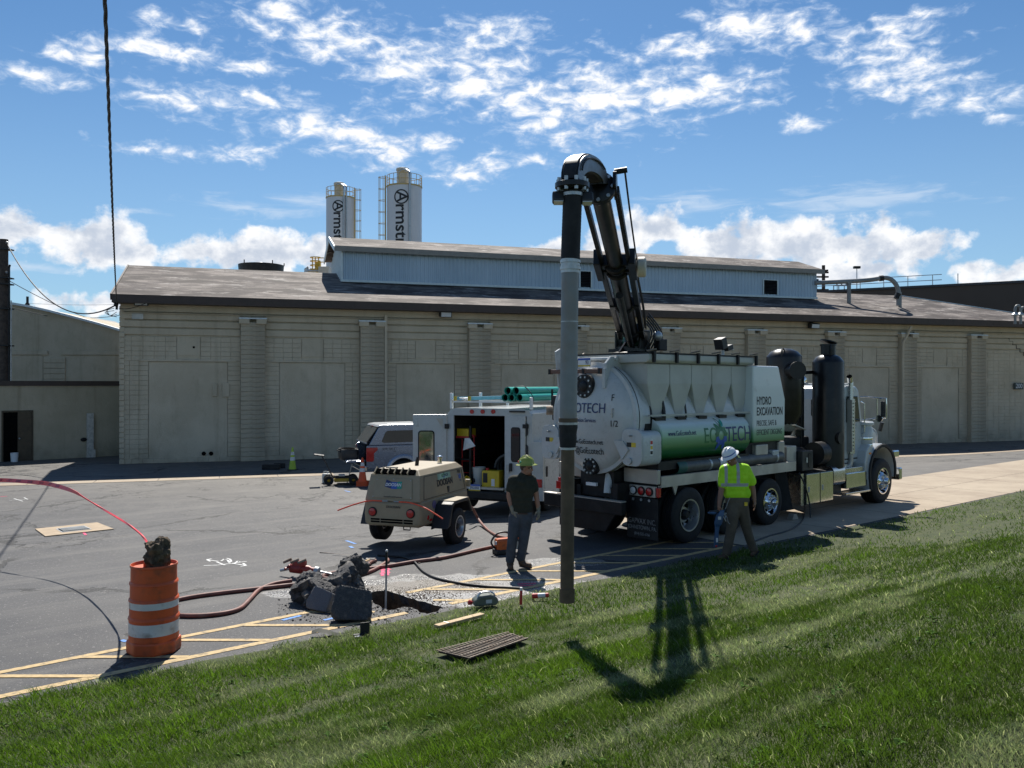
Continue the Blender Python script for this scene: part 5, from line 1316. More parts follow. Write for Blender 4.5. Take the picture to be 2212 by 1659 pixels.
    for s_ in (-1, 1):
        MB().prism([(6.62, 2.05), (6.62, 2.68), (7.20, 2.68), (7.34, 2.05)], 'y', s_*.985-.004, s_*.985+.004).build('side_window', 'glass_dark', cbn)
        MB().bx(6.56, 7.42, s_*.984-.003, s_*.984+.003, 1.15, 1.18).build('door_seam', 'black_ink', cbn)
        MB().tube([(7.40, s_*1.0, 1.75), (7.42, s_*1.06, 1.8), (7.42, s_*1.06, 2.50), (7.36, s_*1.0, 2.55)], .016, 8).build('grab_handle', 'chrome', cbn)
    for y in (-.48, .48): MB().add([(7.345, y-.42, 2.72), (7.345, y+.42, 2.72), (7.495, y+.42, 2.14), (7.495, y-.42, 2.14), (7.32, y-.42, 2.72), (7.32, y+.42, 2.72), (7.47, y+.42, 2.14), (7.47, y-.42, 2.14)], [(0, 1, 2, 3), (0, 4, 5, 1), (1, 5, 6, 2), (2, 6, 7, 3), (3, 7, 4, 0)]).build('windscreen', 'glass_dark', cbn)
    for y in (-.5, .5): MB().add([(6.395, y-.3, 2.2), (6.395, y+.3, 2.2), (6.395, y+.3, 2.6), (6.395, y-.3, 2.6)], [(0, 1, 2, 3)]).build('rear_window', 'glass_dark', cbn)
    P(MB().cyl((6.75, .35, 2.95), (7.0, .35, 3.1), .07, .11, 14), 'air_horn', 'chrome', smooth=40)
    P(MB().bx(6.95, 7.1, -.9, .9, 2.95, 3.0), 'roof_lamp_bar', 'white_paint', bevel=.015)
    # hood
    rs = []
    for x, w, z0, z1 in ((7.46, .80, 1.15, 2.02), (8.0, .78, 1.1, 1.99), (8.6, .74, 1.0, 1.93), (8.92, .70, .95, 1.84), (9.0, .66, .98, 1.72)):
        rs.append([(x, a, b) for a, b in rrect(2*w, z1-z0, .20, 5, 0, (z0+z1)/2)])
    hd = P(MB().rings(rs), 'hood', 'white_paint', smooth=40)
    MB().prism(rrect(1.05, .72, .06, 4, 0, 1.35), 'x', 9.0, 9.03).build('grille', 'chrome', hd)
    for i in range(9): MB().bx(9.03, 9.045, -.48+.12*i-.02, -.48+.12*i+.02, 1.03, 1.68).build('grille_bar', 'black_steel', hd)
    P(MB().bx(9.06, 9.20, -1.22, 1.22, .50, .82), 'front_bumper', 'chrome', bevel=.03)
    P(MB().bx(8.4, 9.06, -.5, .5, .55, .75), 'bumper_mount', 'black_steel')
    for s_ in (-1, 1):
        # fender sweeping over the steer tyre, arch lip, lamps
        rs = []
        for a in np.linspace(-.12, 1.10, 14)*math.pi:
            pass
        ang_ = np.linspace(R(200), R(2), 16); yi, yo = s_*.70, s_*1.22
        for a in ang_:
            r_ = .70+.22*max(0, math.sin(a))*.9; ca, sa = math.cos(a), math.sin(a); x = 8.03+r_*ca*1.05; z = .60+r_*sa
            rs.append([(x, yi, z), (x, yo-s_*.08, z+.01*0), (x, yo, z-.05*max(sa, 0)), (8.03+(r_-.10)*ca*1.05, yo, .60+(r_-.10)*sa), (8.03+(r_-.13)*ca*1.05, yi, .60+(r_-.13)*sa)])
        fd = P(MB().rings(rs), 'fender', 'white_paint', smooth=50)
        rs = []
        for a in ang_:
            r_ = .70+.22*max(0, math.sin(a))*.9; ca, sa = math.cos(a), math.sin(a)
            rs.append([(8.03+(r_-q)*ca*1.05, s_*1.225+s_*w_, .60+(r_-q)*sa) for q, w_ in ((.095, .0), (.085, .035), (.02, .035), (.01, .0))])
        MB().rings(rs).build('arch_lip', 'rubber', fd, smooth=50)
        # rear apron of the fender
        MB().prism([(7.18, .62), (7.42, .62), (7.46, 1.10), (7.60, 1.42), (7.42, 1.50), (7.25, 1.35), (7.16, 1.05)], 'y', min(s_*.72, s_*1.20), max(s_*.72, s_*1.20)).build('fender_apron', 'white_paint', fd, bevel=.03)
        MB().ball((7.42, s_*1.205, 1.28), (.07, .02, .03)).build('turn_lamp', 'amber_lens', fd, smooth=60)
        hl = P(MB().bx(8.80, 9.12, min(s_*.80, s_*1.18), max(s_*.80, s_*1.18), 1.08, 1.27), 'head_lamp', 'chrome', bevel=.03); MB().bx(9.12, 9.135, min(s_*.84, s_*1.14), max(s_*.84, s_*1.14), 1.11, 1.24).build('lamp_glass', 'clear_lens', hl)
        # air cleaner
        ac = P(MB().lathe([(.175, 1.34), (.185, 1.36), (.185, 1.88), (.16, 1.92), (.16, 1.95), (.22, 1.965), (.22, 2.02), (.18, 2.05), (.02, 2.06)], 28, (7.60, s_*.98, 0)), 'air_cleaner', 'white_paint', smooth=35)
        for z in (1.43, 1.60): MB().lathe([(.188, z), (.190, z+.01), (.190, z+.05), (.188, z+.06)], 28, (7.60, s_*.98, 0)).build('cleaner_strap', 'chrome', ac, smooth=40)
        # exhaust stack with heat shield
        ex = P(MB().cyl((6.78, s_*1.02, 1.30), (6.78, s_*1.02, 2.62), .10, n=20), 'exhaust_muffler', 'alum', smooth=40)
        MB().tube(smoothpath([(6.78, s_*1.02, 2.6), (6.78, s_*1.02, 2.95), (6.76, s_*1.02, 3.05), (6.66, s_*1.05, 3.16)], 6), .065, 14, cap=False).build('stack_pipe', 'alum', ex, smooth=50)
        MB().lathe([(.06, 0), (.058, .004)], 14, (6.668, s_*1.048, 3.15), (-.6, .0, .75)).build('stack_mouth', 'dark_void', ex)
        MB().tube(smoothpath([(6.78, s_*1.02, 1.32), (6.78, s_*1.02, 1.1), (6.72, s_*.98, .98), (6.55, s_*.8, .92)], 6), .06, 12).build('stack_elbow', 'alum_dull', ex, smooth=50)
        for z in np.linspace(1.4, 2.5, 14):
            MB().bx(6.70, 6.72, s_*1.13-.004, s_*1.13+.004, z, z+.03).build('shield_slot', 'dark_void', ex)
        MB().bx(6.66, 6.70, s_*.97, s_*1.11, 1.35, 2.6).build('heat_shield', 'alum_dull', ex)
        # mirror
        mr = P(MB().tube(smoothpath([(7.30, s_*1.0, 2.66), (7.34, s_*1.2, 2.66), (7.36, s_*1.52, 2.62)], 4), .016, 8), 'mirror_bracket', 'chrome')
        MB().tube(smoothpath([(7.42, s_*1.0, 2.08), (7.42, s_*1.25, 2.12), (7.38, s_*1.42, 2.16)], 4), .018, 8).build('mirror_arm', 'chrome', mr)
        MB().tube([(7.37, s_*1.40, 2.16), (7.37, s_*1.40, 2.62)], .014, 8).build('mirror_arm', 'chrome', mr)
        MB().tube(smoothpath([(7.36, s_*1.4, 2.63), (7.36, s_*1.60, 2.63), (7.36, s_*1.63, 2.58), (7.36, s_*1.63, 2.2), (7.36, s_*1.6, 2.15), (7.36, s_*1.4, 2.15)], 4), .013, 8).build('mirror_frame', 'chrome', mr)
        MB().prism([(s_*1.50, 2.18), (s_*1.60, 2.18), (s_*1.60, 2.56), (s_*1.50, 2.56)], 'x', 7.33, 7.39).build('mirror_head', 'black_steel', mr, bevel=.015)
        MB().bx(7.325, 7.33, min(s_*1.51, s_*1.59), max(s_*1.51, s_*1.59), 2.20, 2.54).build('mirror_glass', 'chrome', mr)
        MB().lathe([(.085, 0), (.08, .03), (.01, .05)], 18, (7.33, s_*1.46, 2.14), (1, 0, 0)).build('round_mirror', 'chrome', mr, smooth=40)
    P(MB().cyl((9.0, -.72, 1.75), (9.0, -.78, 1.98), .05, n=10), 'hood_mirror', 'plastic_black')
    P(MB().tube(smoothpath([(3.95, -1.25, 1.05), (4.02, -1.36, .75), (4.10, -1.42, .35), (4.02, -1.48, .08)], 6), .016, 6), 'hanging_hose', 'hose_black')
    for x in (-.4, 1.0, 2.2): P(MB().prism([(x-.08, 1.1), (x+.08, 1.1), (x, .93)], 'y', -1.22, -1.19), 'rail_gusset', 'alum_dull')
    for x in (3.55,): P(MB().beam((3.6, -1.0, 1.08), (3.7, -1.1, .25), .05, .25), 'splash_guard', 'rubber')
    P(MB().prism([(3.8, .02), (4.05, .02), (3.98, .14), (3.87, .14)], 'y', -1.18, -1.05), 'wheel_chock', 'alum_dull')
    return T
TRUCK = build_truck()

# ------------------------------------------------------------------ boom and suction tube (carried by the truck)
def build_boom():
    def loc(p): return TMI @ (Vector(p)-TO)
    T = TRUCK
    base = tpx(1366, 742, ly=0.0); base.z = 3.62
    d_ = 9.2
    hose_top = loc(at(1237, 404, d_)); elbow_end = loc(at(1236, 392, d_))
    tip = loc(at(1292, 398, 10.05))                       # where the boom tube meets the elbow
    ax = (tip-base).normalized(); side = ax.cross(Vector((0, 0, 1))).normalized(); up = side.cross(ax)
    b0 = base+Vector((0, 0, .18))
    # turret
    tr = MB().lathe([(.42, 3.5), (.42, 3.58), (.30, 3.62), (.30, 3.70)], 28, (base.x, base.y, 0)).build('boom_turret', 'black_paint', T, smooth=35)
    for a in np.linspace(0, 6.28, 9)[:-1]:
        MB().prism([(.12, 3.60), (.40, 3.60), (.16, 3.85)], 'y', -.02, .02).build('turret_gusset', 'black_paint', tr, loc=(base.x, base.y, 0)).rotation_euler = (0, 0, a)
    MB().ball((base.x, base.y, 3.80), (.20, .20, .22)).build('turret_elbow', pm('dark_green', (.015, .09, .06), .4), tr, smooth=60)
    MB().bx(base.x-.30, base.x+.30, base.y-.36, base.y+.36, 3.60, 3.66).build('turret_plate', 'black_paint', tr)
    for s_ in (-1, 1): MB().bx(base.x-.16, base.x+.16, base.y+s_*.30-.025, base.y+s_*.30+.025, 3.62, 4.02).build('turret_cheek', 'black_paint', tr, bevel=.02)
    for k in range(5): MB().tube(smoothpath([(base.x-.1+.08*k, base.y-.42, 3.66), (base.x-.05+.08*k, base.y-.52, 3.95), (base.x+.02*k, base.y-.34, 4.15+.05*k)], 5), .017, 6).build('hydraulic_hose', 'hose_black', tr, smooth=60)
    MB().ball((base.x+.15, base.y-.5, 3.9), (.1, .1, .1)).build('hydraulic_motor', 'galv', tr, smooth=60); MB().bx(base.x+.15, base.x+.4, base.y-.55, base.y-.4, 3.62, 3.85).build('slew_motor', 'black_steel', tr, bevel=.02)
    s0 = base+Vector((0, 0, .22)); L_ = (tip-s0).length; ax = (tip-s0).normalized(); side = ax.cross(Vector((0, 0, 1))).normalized(); up = side.cross(ax)
    def q(t, a=0, b=0): return s0+ax*(L_*t)+side*a+up*b
    tube = MB().cyl(q(.02), q(.60), .135, n=24).build('boom_tube', 'black_paint', T, smooth=40)
    MB().cyl(q(.58), q(.985), .112, n=24).build('boom_tube', pm('tube_worn', (.022, .019, .015), .35, .2, var=.4, scale=3), T, smooth=40)
    for s_ in (-1, 1):
        MB().beam(q(.03, s_*.21, .02), q(.60, s_*.21, .02), .085, .14, up).build('boom_beam', 'black_paint', T, bevel=.008)
        MB().beam(q(.56, s_*.20, .02), q(.97, s_*.20, .02), .06, .10, up).build('boom_beam', 'black_steel', T, bevel=.006)
    for t in (.10, .33, .58, .62):
        MB().beam(q(t-.012, 0, .02), q(t+.012, 0, .02), .50, .18, up).build('boom_collar', 'black_paint', T, bevel=.01)
        MB().lathe([(.16, -.04), (.175, 0), (.16, .04)], 20, q(t), ax).build('boom_clamp', 'black_steel', T, smooth=40)
    for s_ in (-1, 1): MB().beam(q(.555, s_*.25, 0), q(.66, s_*.25, 0), .10, .24, up).build('boom_bracket', 'black_paint', T, bevel=.01)
    MB().lathe([(.13, 0), (.15, .02), (.15, .11), (.13, .13), (.01, .13)], 24, q(.60, -.31, -.02), -side).build('cable_reel', 'cream_metal', T, smooth=40)
    for a, o in ((-.28, .10), (-.26, .13)): MB().tube(smoothpath([q(.06, a, o), q(.25, a-.02, o), q(.45, a, o+.02), q(.58, a, o)], 6), .014, 6).build('hydraulic_hose', 'hose_black', T)
    MB().tube(smoothpath([q(.60, -.30, .1), q(.8, -.30, .13), q(.985, -.30, .22), ], 5), .012, 6).build('control_cable', 'cable_black', T)
    MB().cyl(q(.08, 0, -.24), q(.5, 0, -.22), .06, n=12).build('lift_cylinder', 'black_steel', T)
    # head: flange, bracket and elbow
    fl = MB().lathe([(.185, -.05), (.20, -.04), (.20, .03), (.185, .04)], 28, q(.985), ax).build('boom_flange', 'black_paint', T, smooth=35)
    for i in range(8):
        a = 6.283*i/8; c = q(.985, .165*math.cos(a), .165*math.sin(a)); MB().cyl(c-ax*.08, c+ax*.06, .024, n=6).build('bolt', 'galv', fl)
    for s_ in (-1, 1): MB().prism([(.02, 0), (.02, .16), (-.12, .24), (-.30, .04), (-.30, -.05)], 'y', -.02, .02).build('head_plate', 'black_paint', T)
    for o in [c for c in T.children if c.name.startswith('head_plate')][-2:]:
        pass
    hp = [c for c in T.children if c.name.startswith('head_plate')]
    rotm = Matrix((ax, side, up)).transposed()
    for o, s_ in zip(hp, (-1, 1)):
        o.matrix_local = Matrix.Translation(q(1.0, s_*.19, -.02)) @ rotm.to_4x4()
    MB().cyl(q(.985, -.18, .20), q(.985, -.33, .22), .035, n=10).build('sheave_pin', 'black_steel', T)
    # elbow: flat sided duct from the boom over to the hanging hose
    e0 = q(1.0); e1 = Vector(elbow_end); hor = Vector((e1.x-e0.x, e1.y-e0.y, 0)); run = hor.length; hd_ = hor.normalized(); sd = hd_.cross(Vector((0, 0, 1)))
    ztop = loc(at(1262, 326, 9.6)).z-.06
    path = []; n = 16
    zc = min(e0.z, e1.z)
    for i in range(n+1):
        t = i/n; a = math.pi*(1-t); path.append(Vector((0, 0, 0))+Vector((e0.x, e0.y, 0))+hd_*(run*(.5-.5*math.cos(math.pi*t)))+Vector((0, 0, e0.z*(1-t)+e1.z*t+(ztop-max(e0.z, e1.z))*math.sin(math.pi*t)**.8)))
    rs = []
    for i, p in enumerate(path):
        dd = (path[min(i+1, n)]-path[max(i-1, 0)]).normalized(); nn = sd.cross(dd).normalized(); w, h = .086, .105
        rs.append([p+sd*a*w+nn*b*h for a, b in ((-1, -.8), (-.8, -1), (.8, -1), (1, -.8), (1, .8), (.8, 1), (-.8, 1), (-1, .8))])
    el_ = MB().rings(rs).build('elbow_duct', 'black_steel', T, smooth=50)
    rr = []
    for s_ in (-1, 1):
        rs = []
        for i, p in enumerate(path):
            dd = (path[min(i+1, n)]-path[max(i-1, 0)]).normalized(); nn = sd.cross(dd).normalized()
            rs.append([p+sd*s_*.090+nn*b for b in (-.09, .09)]+[p+sd*s_*.097+nn*b for b in (.09, -.09)])
        MB().rings(rs).build('elbow_side_plate', pm('dull_black_metal', (.16, .16, .165), .4, .6, var=.2), el_, smooth=50)
    MB().tube([p+sd*-.11+Vector((0, 0, .05)) for p in path[3:-1]], .011, 6).build('control_cable', 'cable_black', el_)
    MB().tube([p+sd*.11+Vector((0, 0, .06)) for p in path[1:-2]], .011, 6).build('control_cable', 'cable_black', el_)
    # hanging hose and tubes
    def hp_(x, y, d=d_): return loc(at(x, y, d))
    fz = MB().lathe([(.16, .05), (.185, .04), (.185, -.01), (.15, -.03)], 28, hp_(1236, 404)).build('hose_flange', 'black_paint', T, smooth=35)
    c = hp_(1236, 404)
    for i in range(9):
        a = 6.283*i/9; MB().cyl((c.x+.155*math.cos(a), c.y+.155*math.sin(a), c.z-.05), (c.x+.155*math.cos(a), c.y+.155*math.sin(a), c.z+.09), .022, n=6).build('bolt', 'galv', fz)
    r3 = TMI
    for px, py in ((1206, 427), (1268, 428)):
        c = hp_(px, py); lm = MB().box((0, 0, 0), (.13, .10, .12)).build('boom_lamp', 'plastic_black', T, bevel=.02); lm.location = c; lm.rotation_euler = (R(-20), 0, -TH)
        MB().box((0, 0, -.062), (.10, .08, .01)).build('lamp_glass', 'clear_lens', lm); MB().beam((0, 0, .03), (.14 if px < 1230 else -.14, .02, .10), .03, .03).build('lamp_bracket', 'black_steel', lm)
    def seg(name, mat, y0, y1, x0, x1, r, n=24): return MB().cyl(hp_(x0, y0), hp_(x1, y1), r, n=n).build(name, mat, T, smooth=40)
    k = d_/F
    pts = [hp_(1237.3-5.3*t, 412+148*t) for t in np.linspace(0, 1, 40)]
    MB().tube(pts, [20.6*k*(1+.012*(i % 2)) for i in range(40)], 24).build('rubber_hose', 'rubber', T, smooth=60)
    seg('hose_clamp', 'galv', 417, 424, 1237, 1237, 22*k)
    for y, h, r in ((562, 6, 22), (570, 5, 20.5), (577, 6, 22.5)): seg('band_coupling', 'galv', y, y+h, 1232, 1232, r*k)
    seg('hose_cuff', 'galv', 556, 590, 1232, 1231.5, 20*k)
    seg('suction_tube', 'tube_grey', 588, 905, 1231.5, 1227.5, 18.6*k)
    seg('weld_seam', 'galv', 694, 696, 1230, 1230, 18.8*k)
    seg('band_coupling', 'tube_brown', 903, 915, 1227.5, 1227.5, 20.5*k); seg('band_coupling', 'galv', 912, 917, 1227.5, 1227.5, 21.6*k)
    MB().tube([hp_(1227.5-1.0*t, 915+55*t) for t in np.linspace(0, 1, 8)], [20*k, 20.5*k, 19*k, 18.5*k, 19.2*k, 18*k, 17.2*k, 16.8*k], 24).build('reducer_boot', 'rubber', T, smooth=60)
    seg('band_coupling', 'galv', 966, 971, 1226.5, 1226.5, 17.8*k)
    seg('dig_tube', 'tube_brown', 966, 1275, 1226.5, 1225, 14.6*k); seg('nozzle_band', 'tube_brown', 1270, 1300, 1225, 1225, 16.6*k)
    seg('tube_bore', 'dark_void', 1299.5, 1300.6, 1225, 1225, 14.5*k)
build_boom()
# ------------------------------------------------------------------ service van with open rear doors
def frame_at(o, deg):
    th = R(deg); MI = Matrix.Rotation(-th, 3, 'Z'); o = Vector(o)
    def f(x, y, ly=None, lx=None):
        a = MI @ (Vector((0, 0, ZC))-o); d = MI @ Vector(((x-CX)/F, 1, -(y-HZ)/F)); k = (ly-a.y)/d.y if ly is not None else (lx-a.x)/d.x
        return a+d*k
    return f
def build_van():
    o = Vector((-.55, 21.4, 0)); o.z = gz(o.x, o.y); deg = 66
    V = thing('service_van', 'white box bodied service van with its rear doors open', 'van', o, R(deg)); f = frame_at(o, deg)
    rp = lambda x, y, lx=0.: f(x, y, lx=lx)
    def P(mb, name, mat, par=None, **k): return mb.build(name, mat, par or V, **k)
    yl, yr = rp(965, 960).y, rp(1150, 960).y; yc = (yl+yr)/2; hw = (yl-yr)/2
    top = rp(1057, 884).z; sill = rp(1057, 1052).z
    oy0, oy1 = rp(980, 960).y, rp(1091, 960).y; otop = rp(1030, 896).z
    Lb = 4.2
    # body shell with a real opening
    b = MB(); t = .06
    b.bx(0, t, oy0, yl, sill-.1, top-.16); b.bx(0, t, yr, rp(1137, 960).y+.0, sill-.1, top-.16); b.bx(0, t, yr, yl, otop, top-.16)
    sh = P(b, 'rear_wall', 'white_paint', bevel=.01)
    P(MB().bx(t, Lb, yl-t, yl, sill-.1, top-.1), 'side_wall', 'white_paint'); P(MB().bx(t, Lb, yr, yr+t, .45, top-.1), 'side_wall', 'white_paint')
    rs = [[(x, yc+a*(hw-i_), z) for a, z in ((-1, top-.16), (-.93, top-.02), (-.8, top+.02), (.8, top+.02), (.93, top-.02), (1, top-.16))] for x, i_ in ((0, .02), (.08, 0), (Lb, 0))]
    P(MB().rings(rs), 'roof', 'white_paint', smooth=40)
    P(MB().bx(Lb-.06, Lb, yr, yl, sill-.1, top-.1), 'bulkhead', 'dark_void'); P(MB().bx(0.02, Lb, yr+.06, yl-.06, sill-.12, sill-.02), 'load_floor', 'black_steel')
    P(MB().bx(-.12, .02, oy1, oy0, sill-.05, sill), 'sill_plate', 'alum_dull')
    P(MB().bx(-.02, .3, yr+.1, yl-.05, .35, sill-.12), 'rear_valance', 'black_steel'); P(MB().bx(-.28, -.12, yr+.05, yl-.05, .42, .60), 'rear_bumper', 'black_steel', bevel=.02)
    pl = P(MB().bx(-.145, -.125, rp(1018, 1068).y-.32, rp(1018, 1068).y, .60, .76), 'licence_plate', 'white_clean'); MB().bx(-.15, -.146, rp(1018, 1068).y-.32, rp(1018, 1068).y, .72, .76).build('plate_band', 'blue_ink', pl); MB().bx(-.15, -.146, rp(1018, 1068).y-.32, rp(1018, 1068).y, .60, .63).build('plate_band', 'yellow_ink', pl)
    lettering('ZFG-0352', .085, 'navy', pl, (-.151, rp(1018, 1068).y-.16, .675), (0, -1, 0), (0, 0, 1), .72)
    # doors: right one standing along the wall, left one swung round
    def door(yh, y1, lean, name, win):
        w = abs(y1-yh); sgn = 1 if y1 > yh else -1; z0, z1 = sill-.12, otop-.01
        d = bpy.data.objects.new('rear_door', None); COL.objects.link(d); d.parent = V; d.location = (-.02, yh, 0); d.rotation_euler = (0, 0, lean)
        MB().bx(-.05, 0, min(0, sgn*w), max(0, sgn*w), z0, z1).build('door_panel', 'white_paint', d, bevel=.012)
        wy, wz, ww, wh_ = win; c = sgn*w*wy
        MB().prism(rrect(ww, wh_, .07, 5, c, wz), 'x', -.058, -.052).build('window_seal', 'rubber', d)
        MB().prism(rrect(ww-.05, wh_-.05, .05, 5, c, wz), 'x', -.064, -.058).build('window', 'glass_dark' if sgn > 0 else 'mirror_alum', d)
        for z in (z0+.25, z1-.25): MB().bx(-.07, .02, -.06, .06, z-.05, z+.05).build('hinge', 'black_steel', d)
        return d
    dr = door(rp(1137, 960).y, oy1+.02, R(-8), 'right', (.45, (sill+otop)/2+.18, .27, .86))
    hh = MB(); hh.bx(-.12, -.05, .36, .42, sill+.42, sill+.62); hh.build('door_handle', 'plastic_black', dr, bevel=.01); MB().bx(-.10, -.05, .44, .52, sill+.38, sill+.58).build('door_catch', 'galv', dr)
    dl = bpy.data.objects.new('rear_door', None); COL.objects.link(dl); dl.parent = V; dl.location = (0, yl, 0)
    w = .86; dl.rotation_euler = (0, 0, R(24))
    MB().bx(-.05, 0, 0, w, sill-.12, otop).build('door_panel', 'white_paint', dl, bevel=.012)
    MB().prism(rrect(.42, .98, .08, 5, w*.60, (sill+otop)/2), 'x', -.058, -.052).build('window_seal', 'rubber', dl); MB().prism(rrect(.36, .92, .06, 5, w*.60, (sill+otop)/2), 'x', -.064, -.0585).build('window', pm('glass_sky', (.35, .40, .44), .05, .9, var=.05), dl)
    MB().bx(-.06, -.052, w*.82, w*.93, otop-.32, otop-.10).build('door_bracket', 'galv', dl); MB().prism([(w*.1, otop-.1), (w*.3, otop-.1), (w*.12, otop-.35)], 'x', -.07, -.055).build('door_stay', 'alum_dull', dl)
    for z in (sill+.1, otop-.3): MB().bx(-.08, .03, -.06, .05, z-.06, z+.06).build('hinge', 'black_steel', dl)
    # roof edge lamps
    for x in (1020, 1043, 1066):
        y = rp(x, 889).y; z = rp(x, 889).z; MB().cyl((-.03, y, z), (.02, y, z), .055, n=14).build('clearance_lamp', 'red_lens', V)
    y = rp(1118, 889).y; P(MB().bx(-.06, .0, y-.2, y+.2, rp(1118, 889).z-.02, rp(1118, 889).z+.02), 'roof_handle', 'plastic_black')
    # right hand lower lockers
    for xa in (.05, 1.15, 2.2): 
        lk = P(MB().bx(xa, xa+1.0, yr-.30, yr, .42, 1.85), 'side_locker', 'white_paint', bevel=.015); MB().bx(xa+.1, xa+.16, yr-.325, yr-.30, 1.0, 1.25).build('locker_handle', 'plastic_black', lk)
    P(MB().bx(-.02, .05, yr-.29, yr, .42, 1.85), 'locker_end', 'white_paint')
    for z in (1.62, 2.15): 
        m_ = P(MB().prism(rrect(.18, .34, .08, 4, yr+.20, z), 'x', -.045, .0), 'tie_down_hook', 'plastic_black'); 
    P(MB().bx(-.05, .01, yr-.26, yr-.12, .75, .95), 'tail_lamp', 'red_lens', bevel=.01); P(MB().bx(-.05, .01, yl-.16, yl-.03, .75, .95), 'tail_lamp', 'red_lens', bevel=.01)
    # cab and wheels
    P(MB().prism([(Lb, .5), (Lb, top-.25), (Lb+.5, top-.35), (Lb+1.15, 1.45), (Lb+1.9, 1.25), (Lb+2.0, .5)], 'y', yc-.95, yc+.95), 'cab', 'white_paint', bevel=.05)
    for x in (1.1, Lb+1.35):
        for s_ in (-1, 1): wheel(V, x, yc+s_*(hw-.12), .38, .24, s_, 'dual')
    for y0, y1 in ((yl-.075, yl-.0605), (yr+.0605, yr+.075)): P(MB().bx(.07, Lb-.07, y0, y1, sill-.01, top-.12), 'wall_shade_sheet', pm('van_shade_grey', (.035, .035, .036), .8, var=.3))  # dark sheets added on walls and roof to stand in for deep shade
    P(MB().bx(.07, Lb-.07, yr+.076, yl-.076, top-.17, top-.165), 'roof_shade_sheet', 'van_shade_grey')
    # interior shelving
    for z in (sill+.62, sill+1.15): P(MB().bx(.3, Lb-.3, yl-.5, yl-.08, z, z+.03), 'shelf', 'black_steel')
    P(MB().bx(.3, Lb-.3, yr+.08, yr+.5, sill+.7, sill+.73), 'shelf', 'black_steel'); P(MB().bx(.35, .4, yl-.52, yl-.46, sill, sill+1.5), 'shelf_post', 'black_steel')
    # roof rack
    for x in (.12, 1.8, 3.6):
        rk = P(MB().bx(x-.03, x+.03, yr+.05, yl-.05, top+.16, top+.20), 'rack_bar', 'white_clean')
        for y in (yr+.08, yl-.08): MB().bx(x-.05, x+.05, y-.03, y+.03, top, top+.40 if y > yc else top+.30).build('rack_foot', 'white_clean', rk, bevel=.01)
    for i, y in enumerate((yl-.12, yl-.5)): MB().cyl((.0, y, top+.24), (3.6, y, top+.24), .025, n=8).build('rack_rail', 'white_clean', V)
    P(MB().cyl((1.2, yr-.05, top-.1), (1.2, yr-.05, top+.5), .03, n=8), 'rack_stake', 'black_steel')
    Mw = Matrix.Translation(o) @ Matrix.Rotation(R(deg), 4, 'Z'); rot = R(deg)
    # load on the roof: pipes
    pr = .094; zb = top+.20+pr+.002; yb = rp(1112, 863).y
    names = ['lower left green pipe on the van roof', 'lower middle green pipe on the van roof', 'lower right green pipe on the van roof', 'upper left green pipe on the van roof', 'upper right green pipe on the van roof']
    for i in range(5):
        y = yb+.20-i*.192 if i < 3 else yb+.10-(i-3)*.192; z = zb if i < 3 else zb+.168
        p = thing('drain_pipe', names[i], 'pipe', Mw @ Vector((-.15-.1*(i % 2)*.6, y, z)), rot, 'green pipes on the van roof')
        MB().lathe([(pr, 0), (pr, 4.0), (pr-.012, 4.0), (pr-.012, 0)], 22, ax=(1, 0, 0), closed=True, cap=False).build('barrel', 'green_pipe', p, smooth=40)
        MB().lathe([(pr-.013, .12), (.005, .121)], 18, ax=(1, 0, 0)).build('bore', 'dark_void', p)
    st = MB().tube(smoothpath([(.35, yb+.10, zb+.27), (.35, yb-.12, zb+.27), (.35, yb-.32, zb+.05), (.35, yb-.36, zb-.1)], 6), .02, 6, flat=.4)
    so_ = st.build('ratchet_strap', 'cable_black'); so_.matrix_world = Mw; tag(so_, 'black strap tied over the green pipes on the van', 'strap')
    ld = thing('ladder', 'blue fibreglass extension ladder lying on the van roof rack', 'ladder', Mw @ Vector((-.1, (yl+yc)/2+.1, top+.22)), rot)
    for s_ in (-1, 1): MB().bx(0, 3.8, s_*.2-.02, s_*.2+.02, 0, .085).build('ladder_rail', 'ladder_blue', ld); MB().bx(-.02, .05, s_*.2-.03, s_*.2+.03, -.01, .10).build('ladder_foot', 'yellow_plastic', ld)
    for i in range(12): MB().cyl((.18+.3*i, -.19, .045), (.18+.3*i, .19, .045), .016, n=8).build('rung', 'alum', ld)
    # things in the van
    def put(name, lab, cat, x, y, z): return thing(name, lab, cat, Mw @ Vector((x, y, z)), rot)
    fl = sill-.018
    q_ = rp(1058, 1040).y; c = put('fuel_can', 'yellow box on the van floor by the right door', 'box', .18, q_, fl)
    MB().bx(-.15, .15, -.24, .24, 0, .42).build('body', 'yellow_plastic', c, bevel=.02); MB().bx(-.157, -.15, -.12, -.03, .04, .22).build('label_patch', 'white_ink', c); MB().bx(-.157, -.15, .08, .2, .12, .36).build('label_patch', 'black_ink', c); MB().cyl((0, .15, .42), (0, .15, .47), .045, n=12).build('cap', 'red_ink', c)
    q_ = rp(1004, 1020).y; c = put('bucket', 'pale bucket inside the van behind the yellow funnel', 'bucket', .55, q_-.12, fl); MB().lathe([(.14, 0), (.17, .42), (.185, .42), (.185, .45), (.16, .45), (.13, .03)], 20).build('body', 'jug', c, smooth=40); MB().tube([(.0, .17*math.cos(t), .42-.15*math.sin(t)) for t in np.linspace(0, 3.14, 9)], .006, 5).build('handle', 'galv', c)
    c = put('funnel', 'yellow plastic funnel lying at the van door', 'funnel', .1, rp(1002, 1034).y, fl+.12); MB().lathe([(.02, -.30), (.025, -.1), (.10, .06), (.11, .10), (.10, .10), (.015, -.1)], 16, ax=(0, -.8, .6)).build('cone', 'yellow_plastic', c, smooth=40)
